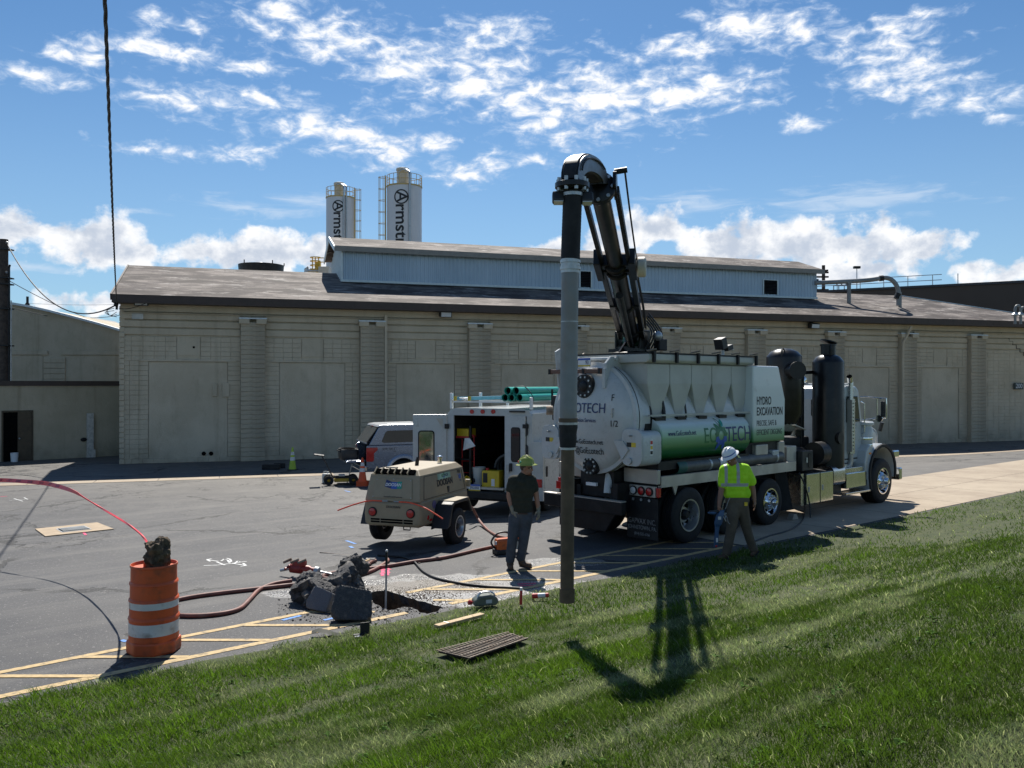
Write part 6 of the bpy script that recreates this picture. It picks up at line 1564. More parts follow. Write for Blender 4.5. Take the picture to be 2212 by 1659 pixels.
    c = put('hand_truck', 'red tubular hand truck standing inside the van', 'hand truck', .45, rp(990, 970).y-.05, fl)
    MB().tube(smoothpath([(0, -.17, .05), (0, -.17, 1.15), (-.04, -.14, 1.27), (-.05, 0, 1.3), (-.04, .14, 1.27), (0, .17, 1.15), (0, .17, .05)], 5), .018, 8).build('frame', 'red_ink', c); 
    for z in (.3, .6, .9): MB().cyl((0, -.17, z), (0, .17, z), .012, n=6).build('cross_bar', 'red_ink', c)
    MB().bx(-.22, .0, -.17, .17, .0, .015).build('toe_plate', 'red_ink', c)
    for s_ in (-1, 1): MB().lathe([(.05, -.02), (.11, -.025), (.11, .025), (.05, .02)], 16, (.06, s_*.2, .12), (0, 1, 0)).build('wheel', 'rubber', c)
    c = put('rag', 'white rag hanging from a shelf in the van', 'rag', .28, rp(998, 925).y-.05, sill+1.13)
    MB().add([(0, .12, .05), (0, -.02, .06), (-.02, -.20, -.14), (-.01, .16, -.26), (-.04, 0, -.06), (.01, .12, .05), (.01, -.02, .06), (-.01, -.20, -.14), (0, .16, -.26), (-.03, 0, -.06)], [(0, 1, 4), (1, 2, 4), (2, 3, 4), (3, 0, 4), (5, 9, 6), (6, 9, 7), (7, 9, 8), (8, 9, 5), (0, 5, 6, 1), (1, 6, 7, 2), (2, 7, 8, 3), (3, 8, 5, 0)]).build('cloth', 'white_clean', c)
    c = put('storage_bin', 'yellow bin on the upper left shelf of the van', 'bin', .55, yl-.28, sill+1.182); MB().bx(-.22, .22, -.17, .17, 0, .24).build('body', 'yellow_plastic', c, bevel=.02); MB().bx(-.23, .23, -.18, .18, -.0, .05).build('base_band', 'red_ink', c)
    c = put('hose_coil', 'grey corrugated hose coiled inside the van', 'hose', 1.0, yc-.05, fl); MB().tube([(0.03*a, .34*math.cos(a), .40+.34*math.sin(a)) for a in np.linspace(0, 18.8, 70)], .045, 8).build('coil', 'tube_dark', c, smooth=60)
    c = put('hose_coil', 'red hose coiled deeper inside the van', 'hose', 1.5, yr+.45, fl); MB().tube([(0.03*a, .30*math.cos(a), .36+.30*math.sin(a)) for a in np.linspace(0, 18.8, 70)], .03, 8).build('coil', 'hose_red', c, smooth=60)
build_van()

# ------------------------------------------------------------------ silver pickup with cap
def build_pickup():
    deg = 20; d0 = 28.0; o = at(792, 832, d0); o.z = gz(o.x, o.y)
    rt = Vector((math.sin(R(deg)), -math.cos(R(deg)), 0))
    K = thing('pickup_truck', 'silver pickup with matching bed cap and lowered tailgate', 'pickup', o-rt*.98, R(deg))
    def P(mb, name, mat, par=None, **k): return mb.build(name, mat, par or K, **k)
    Y = .98
    # lower body side profile with rear and front arches
    def arch(cx_, r): return [(cx_+r*math.cos(a), .42+r*math.sin(a)) for a in np.linspace(math.pi, 0, 13)]
    prof = [(.0, .62), (.0, 1.22), (.02, 1.30), (3.9, 1.30), (4.6, 1.26), (5.3, 1.18), (5.75, 1.05), (5.8, .55)]
    low = [(5.5, .42)]+[(x, z) for x, z in reversed(arch(4.9, .46))]+[(4.4, .42), (1.75, .42)]+[(x, z) for x, z in reversed(arch(1.22, .46))]+[(.74, .50), (.1, .55)]
    for s_ in (-1, 1): P(MB().prism(prof+low, 'y', min(s_*Y, s_*(Y-.10)), max(s_*Y, s_*(Y-.10))), 'body_side', 'silver_car', bevel=.02)
    P(MB().bx(.02, 5.6, -Y+.1, Y-.1, .62, .72), 'bed_floor', 'black_steel'); P(MB().bx(4.4, 5.6, -Y+.1, Y-.1, .72, 1.2), 'engine_bay', 'silver_car', bevel=.05)
    P(MB().bx(1.9, 2.0, -Y+.1, Y-.1, .72, 1.8), 'bed_front', 'black_steel')
    for s_ in (-1, 1):
        # arch flare
        P(MB().rings([[(1.22+r_*math.cos(a), s_*(Y+w), .42+r_*math.sin(a)) for r_, w in ((.455, -.02), (.455, .025), (.54, .02), (.60, -.01))] for a in np.linspace(math.pi, 0, 15)]), 'arch_flare', 'silver_car', smooth=50)
        for x in (1.22, 4.9): wheel(K, x, s_*(Y-.15), .38, .27, s_, 'alloy')
        # cap
        P(MB().prism([(.08, 1.305), (.40, 1.88), (.5, 1.93), (1.9, 1.95), (1.9, 1.305)], 'y', min(s_*.94, s_*.90), max(s_*.94, s_*.90)), 'cap_side', 'silver_car', bevel=.015)
        P(MB().prism([(.50, 1.42), (.62, 1.72), (.70, 1.78), (1.82, 1.79), (1.86, 1.74), (1.86, 1.46), (1.80, 1.40), (.58, 1.38)], 'y', s_*.943-.004, s_*.943+.004), 'cap_window', 'glass_dark')
        P(MB().bx(.0, 1.9, min(s_*.95, s_*.97), max(s_*.95, s_*.97), 1.29, 1.31), 'cap_seam', 'black_ink')
        # cab side
        P(MB().prism([(1.95, 1.28), (1.97, 1.80), (2.2, 1.90), (3.4, 1.88), (4.25, 1.28)], 'y', min(s_*.92, s_*.80), max(s_*.92, s_*.80)), 'cab_side', 'silver_car', bevel=.02)
        P(MB().prism([(2.1, 1.36), (2.2, 1.78), (3.3, 1.78), (3.9, 1.36)], 'y', s_*.925-.004, s_*.925+.004), 'cab_window', 'glass_dark')
        tl = P(MB().prism([(-.012, .78), (-.012, 1.24), (.36, 1.24), (.36, 1.16), (.24, 1.05), (.24, .82), (.20, .78)], 'y', s_*(Y+.008)-.02, s_*(Y+.008)+.004), 'tail_lamp', 'red_lens', bevel=.01)
        MB().tube([(.0, s_*(Y+.016), 1.19), (.30, s_*(Y+.016), 1.19), (.30, s_*(Y+.016), 1.16), (.18, s_*(Y+.016), 1.04), (.18, s_*(Y+.016), .84), (.02, s_*(Y+.016), .84)], .008, 5).build('lamp_strip', 'white_ink', tl); MB().bx(.02, .14, s_*(Y+.014)-.003, s_*(Y+.014)+.003, .88, 1.0).build('reverse_lamp', 'clear_lens', tl)
        if s_ < 0: lettering('SPORT', .115, 'black_ink', K, (.72, -Y-.004, 1.175), (1, 0, 0), (0, 0, 1), 1.35, shear=.35); lettering('4x4', .05, 'black_ink', K, (.92, -Y-.004, 1.10), (1, 0, 0), (0, 0, 1), 1.2, shear=.35)
    P(MB().prism([(.36, 1.90), (.42, 1.96), (.60, 1.985), (1.92, 2.0), (1.92, 1.93), (.5, 1.92)], 'y', -.945, .945), 'cap_roof', pm('silver_roof', (.66, .68, .70), .3, .3, var=.03, Coat_Weight=.5), bevel=.02)
    P(MB().bx(1.96, 3.4, -.85, .85, 1.88, 1.93), 'cab_roof', 'silver_car', bevel=.03); P(MB().add([(3.4, -.8, 1.88), (3.4, .8, 1.88), (4.3, .85, 1.28), (4.3, -.85, 1.28)], [(0, 1, 2, 3)]), 'windscreen', 'glass_dark')
    # lift gate glass, propped slightly open
    g = P(MB().add([(.36, -.84, 1.88), (.36, .84, 1.88), (.0, .88, 1.40), (.0, -.88, 1.40), (.38, -.84, 1.87), (.38, .84, 1.87), (.02, .88, 1.39), (.02, -.88, 1.39)], [(0, 3, 2, 1), (4, 5, 6, 7), (0, 1, 5, 4), (1, 2, 6, 5), (2, 3, 7, 6), (3, 0, 4, 7)]), 'lift_gate', pm('glass_gate', (.10, .10, .095), .1, var=.1))
    MB().bx(-.03, .03, -.88, .88, 1.36, 1.40).build('gate_frame', 'silver_car', g); MB().bx(.35, .42, -.12, .12, 1.885, 1.92).build('stop_lamp', 'red_lens', g)
    P(MB().bx(.06, 1.88, -.86, .86, .73, .75), 'bed_liner', 'plastic_black'); P(MB().bx(.1, .12, -.86, -.2, .75, 1.28), 'bed_shade_sheet', 'dark_void')  # last piece: black sheet standing in for the shade inside the bed
    tg = P(MB().bx(-.62, -.02, -.80, .80, .74, .80), 'tailgate', 'silver_car', bevel=.015); P(MB().bx(-.16, .04, -.92, .92, .46, .64), 'rear_bumper', 'chrome', bevel=.03); P(MB().bx(-.18, .0, -.3, .3, .64, .68), 'bumper_pad', 'plastic_black')
    for s_ in (-1, 1): P(MB().cyl((-.5, s_*.78, .80), (-.02, s_*.86, 1.15), .008, n=5), 'gate_cable', 'cable_black')
    bc = P(MB().lathe([(.09, 0), (.09, .05), (.075, .06), (.085, .17), (.07, .19), (.01, .19)], 18, (1.85, -.30, 1.995)), 'beacon', 'amber_lens', smooth=40)
    Mw = Matrix.Translation(K.location) @ Matrix.Rotation(R(deg), 4, 'Z')
    def put(name, lab, cat, x, y, z): return thing(name, lab, cat, Mw @ Vector((x, y, z)), R(deg))
    c = put('tool_bag', 'open black tool bag on the pickup tailgate', 'bag', -.42, .10, .802)
    rs = [[(a*k, b*k*1.0, z) for a, b in rrect(.56, .95, .10, 4)] for z, k in ((0, .96), (.12, 1.02), (.30, 1.0), (.34, .98))]; MB().rings(rs).build('body', 'plastic_black', c, smooth=50)
    MB().tube([(.29*math.cos(t), .49*math.sin(t), .345) for t in np.linspace(0, 6.28, 25)[:-1]], .018, 6, True).build('rim', 'rubber', c); MB().prism(rrect(.46, .85, .08, 4), 'z', .341, .344).build('dark_inside', 'dark_void', c)
    MB().tube(smoothpath([(-.28, -.2, .25), (-.36, -.1, .30), (-.36, .1, .30), (-.28, .2, .25)], 5), .018, 6).build('handle', 'rubber', c)
    c = put('paper_sheets', 'bright white sheets lying on the pickup tailgate edge', 'paper', -.30, -.62, .802); MB().bx(-.30, .28, -.16, .16, 0, .012, Matrix.Rotation(R(8), 3, 'Z')).build('sheet', 'white_clean', c); MB().bx(-.2, .26, -.12, .2, .013, .02, Matrix.Rotation(R(-14), 3, 'Z')).build('sheet', 'white_clean', c)
    c = put('cardboard_box', 'brown cardboard box inside the pickup bed', 'box', .55, -.35, .752); MB().bx(-.2, .2, -.28, .28, 0, .40).build('body', 'cardboard', c, bevel=.008); MB().bx(-.203, -.2, .05, .2, .1, .3).build('paper_label', 'white_ink', c)
build_pickup()

# ------------------------------------------------------------------ air compressor trailer
def build_compressor():
    o = Vector((-2.15, 15.4, 0)); o.z = gz(-1.8, 16.2); deg = 70
    C = thing('air_compressor', 'tan towable air compressor with black fenders and orange marker rods', 'compressor', o, R(deg))
    def P(mb, name, mat, par=None, **k): return mb.build(name, mat, par or C, **k)
    hw = .56; L_ = 2.15
    # lower tub
    rs = []
    for x, w, z0, z1 in ((-.02, .50, .50, .86), (.0, .545, .46, .88), (.06, .56, .44, .90), (L_-.05, .56, .44, .90), (L_, .54, .46, .88)):
        rs.append([(x, -w, z0+.04), (x, -w*1.03, z0+.2), (x, -w*1.0, z1), (x, w*1.0, z1), (x, w*1.03, z0+.2), (x, w, z0+.04), (x, w-.06, z0), (x, -w+.06, z0)])
    lo = P(MB().rings(rs), 'lower_body', 'tan_body', bevel=.015)
    # upper hood: sloped back and sides, chamfered top
    b = [(-.01, -.555, .895), (L_, -.555, .895), (L_, .555, .895), (-.01, .555, .895)]
    m = [(.11, -.50, 1.36), (L_-.12, -.50, 1.36), (L_-.12, .50, 1.36), (.11, .50, 1.36)]
    t = [(.22, -.41, 1.46), (L_-.24, -.41, 1.46), (L_-.24, .41, 1.46), (.22, .41, 1.46)]
    hd = P(MB().rings([b, m, t]), 'hood', 'tan_body', bevel=.02)
    # side door seam, panel and lettering follow the sloped right side
    nrm = Vector((0, -(1.36-.895), -.055)).normalized()
    def sp(x, z): return Vector((x, -.555+(z-.895)*.055/.465, z))
    su = (sp(0, 1.3)-sp(0, 1.0)).normalized()
    off = Vector((0, -.004, .0005))
    fr = MB()
    for a, c in (((.16, .93), (2.03, .93)), ((.16, .93), (.26, 1.33)), ((.26, 1.33), (1.93, 1.33)), ((1.93, 1.33), (2.03, .93))): fr.beam(sp(*a)+off*.3, sp(*c)+off*.3, .010, .008)
    P(fr, 'door_seam', 'black_ink', hd)
    lettering('DOOSAN', .165, 'black_ink', hd, sp(1.12, 1.15)+off, (1, 0, 0), su, 1.0, bold=.006)
    st = P(MB().add([sp(.82, 1.215)+off*.6, sp(1.40, 1.215)+off*.6, sp(1.40, 1.325)+off*.6, sp(.82, 1.325)+off*.6], [(0, 1, 2, 3)]), 'sticker', pm('sticker_green', (.30, .50, .38), .4, var=.25, scale=3), hd)
    logo(hd, sp(1.10, 1.275)+off, (1, 0, 0), su, .075, 1)
    lettering('P185', .085, 'black_ink', hd, sp(1.80, 1.285)+off, (1, 0, 0), su, .85); P(MB().add([sp(1.70, 1.23)+off, sp(1.90, 1.23)+off, sp(1.90, 1.24)+off, sp(1.70, 1.24)+off], [(0, 1, 2, 3)]), 'stripe', 'blue_ink', hd)
    MB().prism(rrect(.10, .08, .02, 3, 1.83, 1.185), 'y', sp(0, 1.185).y-.006, sp(0, 1.185).y+.002).build('badge', 'blue_ink', hd); lettering('EAA', .05, 'grey_ink', hd, sp(1.84, 1.11)+off, (1, 0, 0), su, .9)
    MB().bx(1.20, 1.28, sp(0, 1.0).y-.012, sp(0, 1.0).y+.02, .945, 1.06).build('door_latch', 'plastic_black', hd, bevel=.01)
    # rear face: recessed panel, badge, louvres
    def rp(y, z): return Vector((-.01+(z-.895)*.12/.465, y, z))
    ru = (rp(0, 1.3)-rp(0, 1.0)).normalized(); roff = Vector((-.004, 0, .001))
    pn = MB(); q = [(-.40, .95), (.40, .95), (.36, 1.30), (-.36, 1.30)]
    pn.rings([[rp(y, z)+roff*1.2 for y, z in q], [rp(y*.985, z)+roff*4 for y, z in q]]); pnl = P(pn, 'rear_panel', 'tan_body', hd, bevel=.005)
    mk = lambda pts, mat, k: MB().add([rp(y, z)+roff*k for y, z in pts], [tuple(range(len(pts)))]).build('badge', mat, pnl)
    mk([(.17, 1.15), (.04, 1.12), (.04, 1.24), (.15, 1.275)], 'navy', 5); mk([(.04, 1.115), (-.08, 1.115), (-.08, 1.235), (.04, 1.235)], 'blue_ink', 5.2); mk([(-.08, 1.115), (-.17, 1.12), (-.17, 1.25), (-.08, 1.24)], 'teal_ink', 5.4)
    lettering('DOOSAN', .075, 'white_ink', pnl, rp(.0, 1.185)+roff*6, (0, -1, 0), ru, .98, shear=.15, bold=.002)
    lettering('DoosanPortablePower.com', .035, 'black_ink', pnl, rp(-.02, .975)+roff*5, (0, -1, 0), ru, .95)
    for y, z in ((.34, 1.27), (0, 1.285), (-.34, 1.27), (.38, .97), (-.38, .97)): MB().cyl(rp(y, z)+roff*4, rp(y, z)+roff*7, .009, n=6).build('screw', 'galv', pnl)
    for i in range(6):
        y = .33-.132*i; lv = MB(); lv.bx(.10, .20, y-.055, y+.055, 1.375, 1.44, Matrix.Rotation(R(-42), 3, 'Y')); P(lv, 'vent_opening', 'dark_void', hd)
        P(MB().bx(.08, .22, y+.057, y+.077, 1.36, 1.465, Matrix.Rotation(R(-42), 3, 'Y')), 'vent_fin', 'tan_body', hd)
    lettering('DOOSAN', .06, 'black_ink', lo, (-.028, -.03, .80), (0, -1, 0), (0, 0, 1), 1.1, shear=.2)
    for s_ in (-1, 1):
        hl = MB().lathe([(.085, -.02), (.085, .01), (.07, .02)], 24, (-.025, s_*.38, .70), (-1, 0, 0)).build('lamp_rim', 'rubber', lo); MB().lathe([(.072, .0), (.066, .025), (.02, .034)], 24, (-.03, s_*.38, .70), (-1, 0, 0)).build('tail_lamp', 'red_lens', lo, smooth=50)
        # flexible orange rods standing out from the back
        y0 = s_*.08
        MB().cyl((-.05, s_*.06, .905), (-.05, s_*.17, .905), .012, n=8).build('rod_socket', 'galv', lo)
        pts = smoothpath([(-.06, s_*.17, .905), (-.08, s_*.42, .90), (-.10, s_*.72, .82), (-.12, s_*1.05, .66 if s_ < 0 else .70)], 6)
        MB().tube(pts, .013, 8).build('marker_rod', 'orange_rod', lo)
    for r_, (za, zb) in enumerate(((.555, .585), (.51, .54))):
        for ya, yb in ((.42, .24), (.22, -.22), (-.24, -.42)): MB().bx(-.026, .0, yb, ya, za, zb).build('grille_slot', 'dark_void', lo)
    MB().ball((.30, -.565, .60), (.05, .02, .05)).build('side_lamp', 'red_lens', lo, smooth=60); MB().bx(.36, .46, -.578, -.56, .52, .56).build('reflector', 'red_lens', lo); MB().cyl((.55, -.575, .80), (.55, -.57, .80), .075, n=18).build('round_sticker', pm('sticker_purple', (.16, .13, .25), .5), lo)
    MB().ball((2.08, -.565, .72), (.04, .02, .05)).build('side_lamp', 'amber_lens', lo, smooth=60)
    P(MB().tube([(.02, -.35, .46), (.02, -.35, .40), (.02, -.22, .40), (.02, -.22, .46)], .012, 6), 'tie_ring', 'black_steel')
    # lifting eye, exhaust
    P(MB().tube([(.95, 0, 1.45), (.95, -.01, 1.55), (.99, -.01, 1.60), (1.03, -.01, 1.55), (1.03, 0, 1.45)], .02, 8), 'lifting_eye', 'black_steel'); P(MB().lathe([(.045, 1.45), (.045, 1.55), (.055, 1.555), (.055, 1.59), (.03, 1.61)], 14, (1.55, -.22, 0)), 'exhaust_pipe', 'chrome', smooth=40)
    P(MB().bx(.32, .42, .1, .3, 1.461, 1.475), 'filler_cap', 'black_steel')
    # fenders and wheels
    for s_ in (-1, 1):
        wheel(C, 1.02, s_*.76, .345, .22, s_, 'dual')
        y0, y1 = min(s_*.575, s_*.90), max(s_*.575, s_*.90)
        fd = P(MB().prism([(.42, .38), (.62, .80), (.74, .84), (1.36, .84), (1.46, .80), (1.58, .56), (1.52, .56), (1.40, .76), (1.33, .79), (.77, .79), (.68, .76), (.56, .42)], 'y', y0, y1), 'fender', 'plastic_black', bevel=.015)
        MB().bx(.74, 1.36, y0-.004, y1+.004, .842, .856).build('fender_top', 'tan_body', fd, bevel=.006); MB().beam((1.37, s_*.74, .85), (1.59, s_*.74, .56), .335, .012).build('fender_top', 'tan_body', fd)
        MB().prism([(.42, .36), (.62, .79), (1.45, .79), (1.60, .50), (1.38, .45), (.62, .36)], 'y', min(s_*.565, s_*.585), max(s_*.565, s_*.585)).build('fender_wall', 'plastic_black', fd)
    P(MB().cyl((1.02, -.7, .345), (1.02, .7, .345), .04, n=10), 'axle', 'black_steel')
    P(MB().bx(L_-.02, L_+.12, -.45, .45, .62, 1.02), 'front_bulkhead', 'tan_body', bevel=.03)
    for s_ in (-1, 1): P(MB().beam((L_-.2, s_*.4, .48), (L_+.95, 0, .48), .07, .10), 'drawbar', 'black_steel')
    P(MB().bx(L_+.9, L_+1.15, -.05, .05, .45, .55), 'coupler', 'black_steel', bevel=.01); P(MB().cyl((L_+.75, .14, .05), (L_+.75, .14, .85), .03, n=10), 'jack_stand', 'galv'); P(MB().cyl((L_+.75, .14, .0), (L_+.75, .14, .05), .07, n=10), 'jack_foot', 'galv')
    P(MB().bx(L_-.02, L_+.02, -.62, -.5, .95, 1.1), 'hose_valve', 'tan_body', bevel=.02)
build_compressor()

# ------------------------------------------------------------------ small plant and clutter
def build_clutter():
    random.seed(31)
    # traffic drum
    p = gp(333, 1418); p = at(333, 1418, p.y+.22); p.z = gz(p.x, p.y)
    D = thing('traffic_drum', 'orange traffic drum with two white bands on the hatched paving', 'traffic drum', p)
    MB().prism([(.29*math.cos(R(22.5+45*i)), .29*math.sin(R(22.5+45*i))) for i in range(8)], 'z', 0, .15).build('base', 'drum_orange', D, bevel=.025)
    H = .97; secs = [(.15, .40, .262), (.41, .60, .256), (.61, .78, .249), (.79, H, .242)]
    prof = [(.25, .10), (.262, .15)]
    for a, b, r in secs: prof += [(r, a), (r-.002, b-.03), (r+.008, b-.02), (r+.004, b)]
    prof += [(.243, H), (.238, H), (.228, H-.035), (.12, H-.045), (.01, H-.045)]
    MB().lathe(prof, 40).build('body', 'drum_orange', D, smooth=40)
    for z0, z1, r in ((.21, .345, .2635), (.50, .605, .2580)): MB().lathe([(r-.004, z0), (r, z0+.003), (r-.001, z1-.003), (r-.004, z1)], 40).build('reflective_band', 'band_white', D, smooth=40)
    MB().tube(smoothpath([(-.10, 0, H-.04), (-.08, 0, H+.02), (.08, 0, H+.02), (.10, 0, H-.04)], 5), .02, 8).build('handle', 'drum_orange', D)
    def lump(r, seed, flat=.8, n=20, m=14, amp=.28, cut=True, planes=None):
        mb = MB(); rnd = random.Random(seed); pl = [(Vector((rnd.gauss(0, 1), rnd.gauss(0, 1), rnd.gauss(0, 1))).normalized(), rnd.uniform(.55, .85)) for _ in range(7 if cut else 2)]
        if planes: pl = [(Vector(p_).normalized(), h) for p_, h in planes]
        rs = []
        for i in range(m+1):
            t = -math.pi/2+math.pi*i/m; ring = []
            for j in range(n):
                v = Vector((max(math.cos(t), .02)*math.cos(6.283*j/n), max(math.cos(t), .02)*math.sin(6.283*j/n), math.sin(t)))
                k = 1+amp*mnoise.fractal(v*1.7+Vector((seed, 0, 0)), 1, 2, 4)
                for nn, h in pl:
                    dd = v.dot(nn)
                    if dd*k > h: k = h/dd
                k += (.025 if planes else .07)*mnoise.fractal(v*7+Vector((seed, 0, 0)), 1, 2, 4); ring.append(v*r*k)
            rs.append([Vector((a.x, a.y, a.z*flat)) for a in ring])
        return mb.rings(rs)
    rk = lump(.155, 3, 1.15, 40, 26, cut=False, amp=.35).build('rock', pm('muddy_rock', (.085, .06, .036), .95, var=.5, scale=14, bump=.03, bs=30, dirt=(.16, .12, .07), damt=.6, dscale=8), smooth=30); rk.location = p+Vector((.05, -.02, H+.10)); rk.rotation_euler = (.3, .1, .4)
    tag(rk, 'muddy brown rock sitting on top of the traffic drum', 'rock')
    # pink caution tape blowing away from the drum to the left
    tp = [(325, 1187, 9.5), (321, 1178, 10.0), (316, 1168, 10.75), (300, 1150, 11.35), (270, 1128, 12.15), (225, 1101, 13.25), (190, 1080, 14.15), (160, 1062, 14.9), (125, 1050, 15.5), (90, 1043, 16.), (40, 1039, 16.5), (0, 1037, 16.85), (-60, 1038, 17.3), (-160, 1044, 18)]
    pts = smoothpath([at(*q) for q in tp], 6); n = len(pts); mb = MB(); rs = []
    for i, q in enumerate(pts):
        d = (pts[min(i+1, n-1)]-pts[max(i-1, 0)]).normalized(); s_ = d.cross(Vector((0, 0, 1))).normalized(); u = s_.cross(d)
        k = i/n; tw = 1.2+(5*k if k < .45 else 2.2+1.0*(k-.45)); w = .012+.026*sm((k-.42)/.2) if k < .8 else .038
        a = math.sin(tw*6)*.7+1.2 if k < .5 else 1.25+.25*math.sin(i*.5); v = (u*math.sin(a)+s_*math.cos(a))*w; nn = d.cross(v).normalized()*.003
        if k < .42: nn *= 2.5
        rs.append([q-v-nn, q+v-nn, q+v+nn, q-v+nn])
    ta = mb.rings(rs).build('caution_tape', 'tape_pink', smooth=50); tag(ta, 'pink caution tape blowing from the rock on the drum', 'tape')
    for i in range(48, n-8, 3):
        q = pts[i]; dd = (pts[i+1]-pts[i-1]).normalized(); s_ = dd.cross(Vector((0, 0, 1))).normalized(); u = s_.cross(dd); a = 1.25+.25*math.sin(i*.5); v = (u*math.sin(a)+s_*math.cos(a))*.022; nn = dd.cross(v).normalized()*-.005
        if nn.y > 0: nn = -nn
        MB().add([q-v-dd*.09+nn, q-v+dd*.09+nn, q+v+dd*.09+nn, q+v-dd*.09+nn], [(0, 1, 2, 3)]).build('tape_print', pm('pink_dark', (.45, .02, .05), .5), ta)
    # cones
    def cone(name, lab, q, mats, h=.71, n_stack=0, base=True):
        c = thing(name, lab, 'traffic cone', q, group='traffic cones')
        MB().prism(rrect(.36, .36, .05, 3), 'z', 0, .035).build('base', mats[2], c)
        pr = lambda z: .145-(.145-.03)*z/h
        MB().lathe([(pr(.03), .03), (pr(h*.97), h*.97), (pr(h)-.008, h), (.005, h)], 24).build('body', mats[0], c, smooth=40)
        for a, b in ((.42, .57), (.66, .80)): MB().lathe([(pr(h*a)+.003, h*a), (pr(h*b)+.003, h*b)], 24, cap=False).build('reflective_band', mats[1], c, smooth=40)
        return c
    g0 = gp(632, 1015); cone('traffic_cone', 'lime green traffic cone standing by the warehouse wall', g0, ('cone_lime', 'band_white', 'plastic_black'), .88)
    s0 = gp(783, 1049); s0.z = gz(s0.x, s0.y)
    for i in range(3):
        c = thing('traffic_cone', ('lowest', 'second', 'third')[i]+' orange cone nested in the stack beside the equipment cart', 'traffic cone', s0+Vector((0, 0, .04*i)), group='traffic cones')
        MB().prism(rrect(.36, .36, .05, 3), 'z', 0, .032).build('base', 'cone_orange', c); MB().lathe([(.150, .03), (.146, .05), (.13, .05), (.135, .03)], 24, cap=False, closed=True).build('skirt', 'cone_orange', c, smooth=40)
    cone('traffic_cone', 'topmost orange cone with white bands in the stack by the cart', s0+Vector((0, 0, .12)), ('cone_orange', 'band_white', 'cone_orange'), .80)
    # locating cart
    q = gp(735, 1046); q.z = gz(q.x, q.y); A = thing('equipment_cart', 'black four wheeled locating cart with folding handle', 'cart', q, R(14))
    for x in (-.38, .42):
        for s_ in (-1, 1):
            w = MB().lathe([(.06, -.04), (.155, -.05), (.16, 0), (.155, .05), (.06, .04)], 22, (x, s_*.26, .16), (0, 1, 0), closed=True, cap=False).build('wheel', 'rubber', A, smooth=40); MB().lathe([(.062, -.03), (.03, .02), (.005, .03)], 14, (x, s_*.26, .16), (0, s_, 0)).build('hub', 'yellow_steel', w)
    for s_ in (-1, 1): MB().bx(-.4, .45, s_*.18-.02, s_*.18+.02, .22, .27).build('frame_rail', 'black_steel', A); MB().tube([(-.25, s_*.17, .26), (-.48, s_*.17, .75), (-.62, s_*.17, .98)], .018, 8).build('handle_tube', 'plastic_black', A)
    MB().bx(-.20, .30, -.17, .17, .09, .21).build('antenna_box', 'yellow_steel', A, bevel=.02); MB().bx(-.85, -.52, -.2, .2, .96, 1.0, Matrix.Rotation(R(8), 3, 'Y')).build('display_tray', 'plastic_black', A, bevel=.01)
    MB().cyl((-.48, -.2, .75), (-.48, .2, .75), .015, n=8).build('cross_bar', 'plastic_black', A); MB().bx(-.05, .15, -.15, .15, .271, .33).build('battery_box', 'galv', A, bevel=.01)
    q = gp(705, 1043); q.z = gz(q.x, q.y); J = thing('water_jug', 'white plastic jug on the ground behind the equipment cart', 'jug', q)
    MB().prism(rrect(.26, .22, .05, 4), 'z', 0, .32).build('body', 'jug', J, bevel=.03); MB().cyl((.06, 0, .32), (.06, 0, .38), .035, n=12).build('cap', 'jug', J); MB().tube([(-.08, 0, .31), (-.09, 0, .38), (.0, 0, .39), (.03, 0, .36)], .015, 8).build('handle', 'jug', J)
    q = gp(750, 1042); st = MB().cyl((0, 0, 0), (.16, .05, .62), .018, n=8).build('prop_stick', 'alum_dull'); st.location = (q.x, q.y, gz(q.x, q.y)); tag(st, 'thin grey stick leaning up behind the cart', 'stick')
    # dark blocks by the wall
    for i, (x, y, w) in enumerate(((586, 1014, .34), (604, 1011, .22))):
        q = gp(x, y); bk = MB().bx(-w, w, -.12, .12, 0, .2).build('rubble_block', 'black_steel', bevel=.03); bk.location = q; bk.rotation_euler = (0, 0, .2*i); tag(bk, ('larger', 'smaller')[i]+' dark block lying in shade near the green cone', 'block')
    # hoses
    def hose(name, lab, px, r, mat, lift=0.):
        pts = []
        for t_ in px:
            x, y = t_[:2]; up = t_[2] if len(t_) > 2 else 0
            v = gp(x, y, up+r); pts.append(v)
        return tag(MB().tube(smoothpath(pts, 7), r, 8).build(name, mat, smooth=60), lab, 'hose')
    hose('air_hose', 'red air hose from the compressor to the saw beside the worker', [(1014, 1092, .45), (1022, 1100, .35), (1034, 1122, .1), (1052, 1143), (1072, 1156), (1092, 1161), (1108, 1158)], .028, 'hose_red')
    hose('air_hose', 'long red air hose looping past the drum and the rock drill', [(1090, 1177), (1072, 1179), (1030, 1188), (960, 1204), (900, 1212), (840, 1222), (770, 1231), (715, 1238), (697, 1246), (722, 1251), (765, 1245), (805, 1232), (835, 1214), (838, 1208)], .03, 'hose_red')
    hose('air_hose', 'red hose loop lying between the drum and the asphalt chunks', [(812, 1211), (800, 1215), (790, 1228), (770, 1244), (735, 1253), (690, 1257), (640, 1262), (560, 1271), (480, 1280), (420, 1288), (375, 1297), (345, 1308), (350, 1322), (390, 1329), (440, 1329), (490, 1323), (520, 1313), (540, 1294), (560, 1274), (590, 1261), (630, 1254)], .03, 'hose_red')
    hose('jetting_hose', 'thin black hose curving from the compressor to the lawn edge', [(816, 1199), (850, 1201), (876, 1204), (895, 1214), (908, 1228), (920, 1238), (944, 1249), (995, 1260), (1054, 1267), (1095, 1269), (1128, 1271)], .02, 'hose_black')
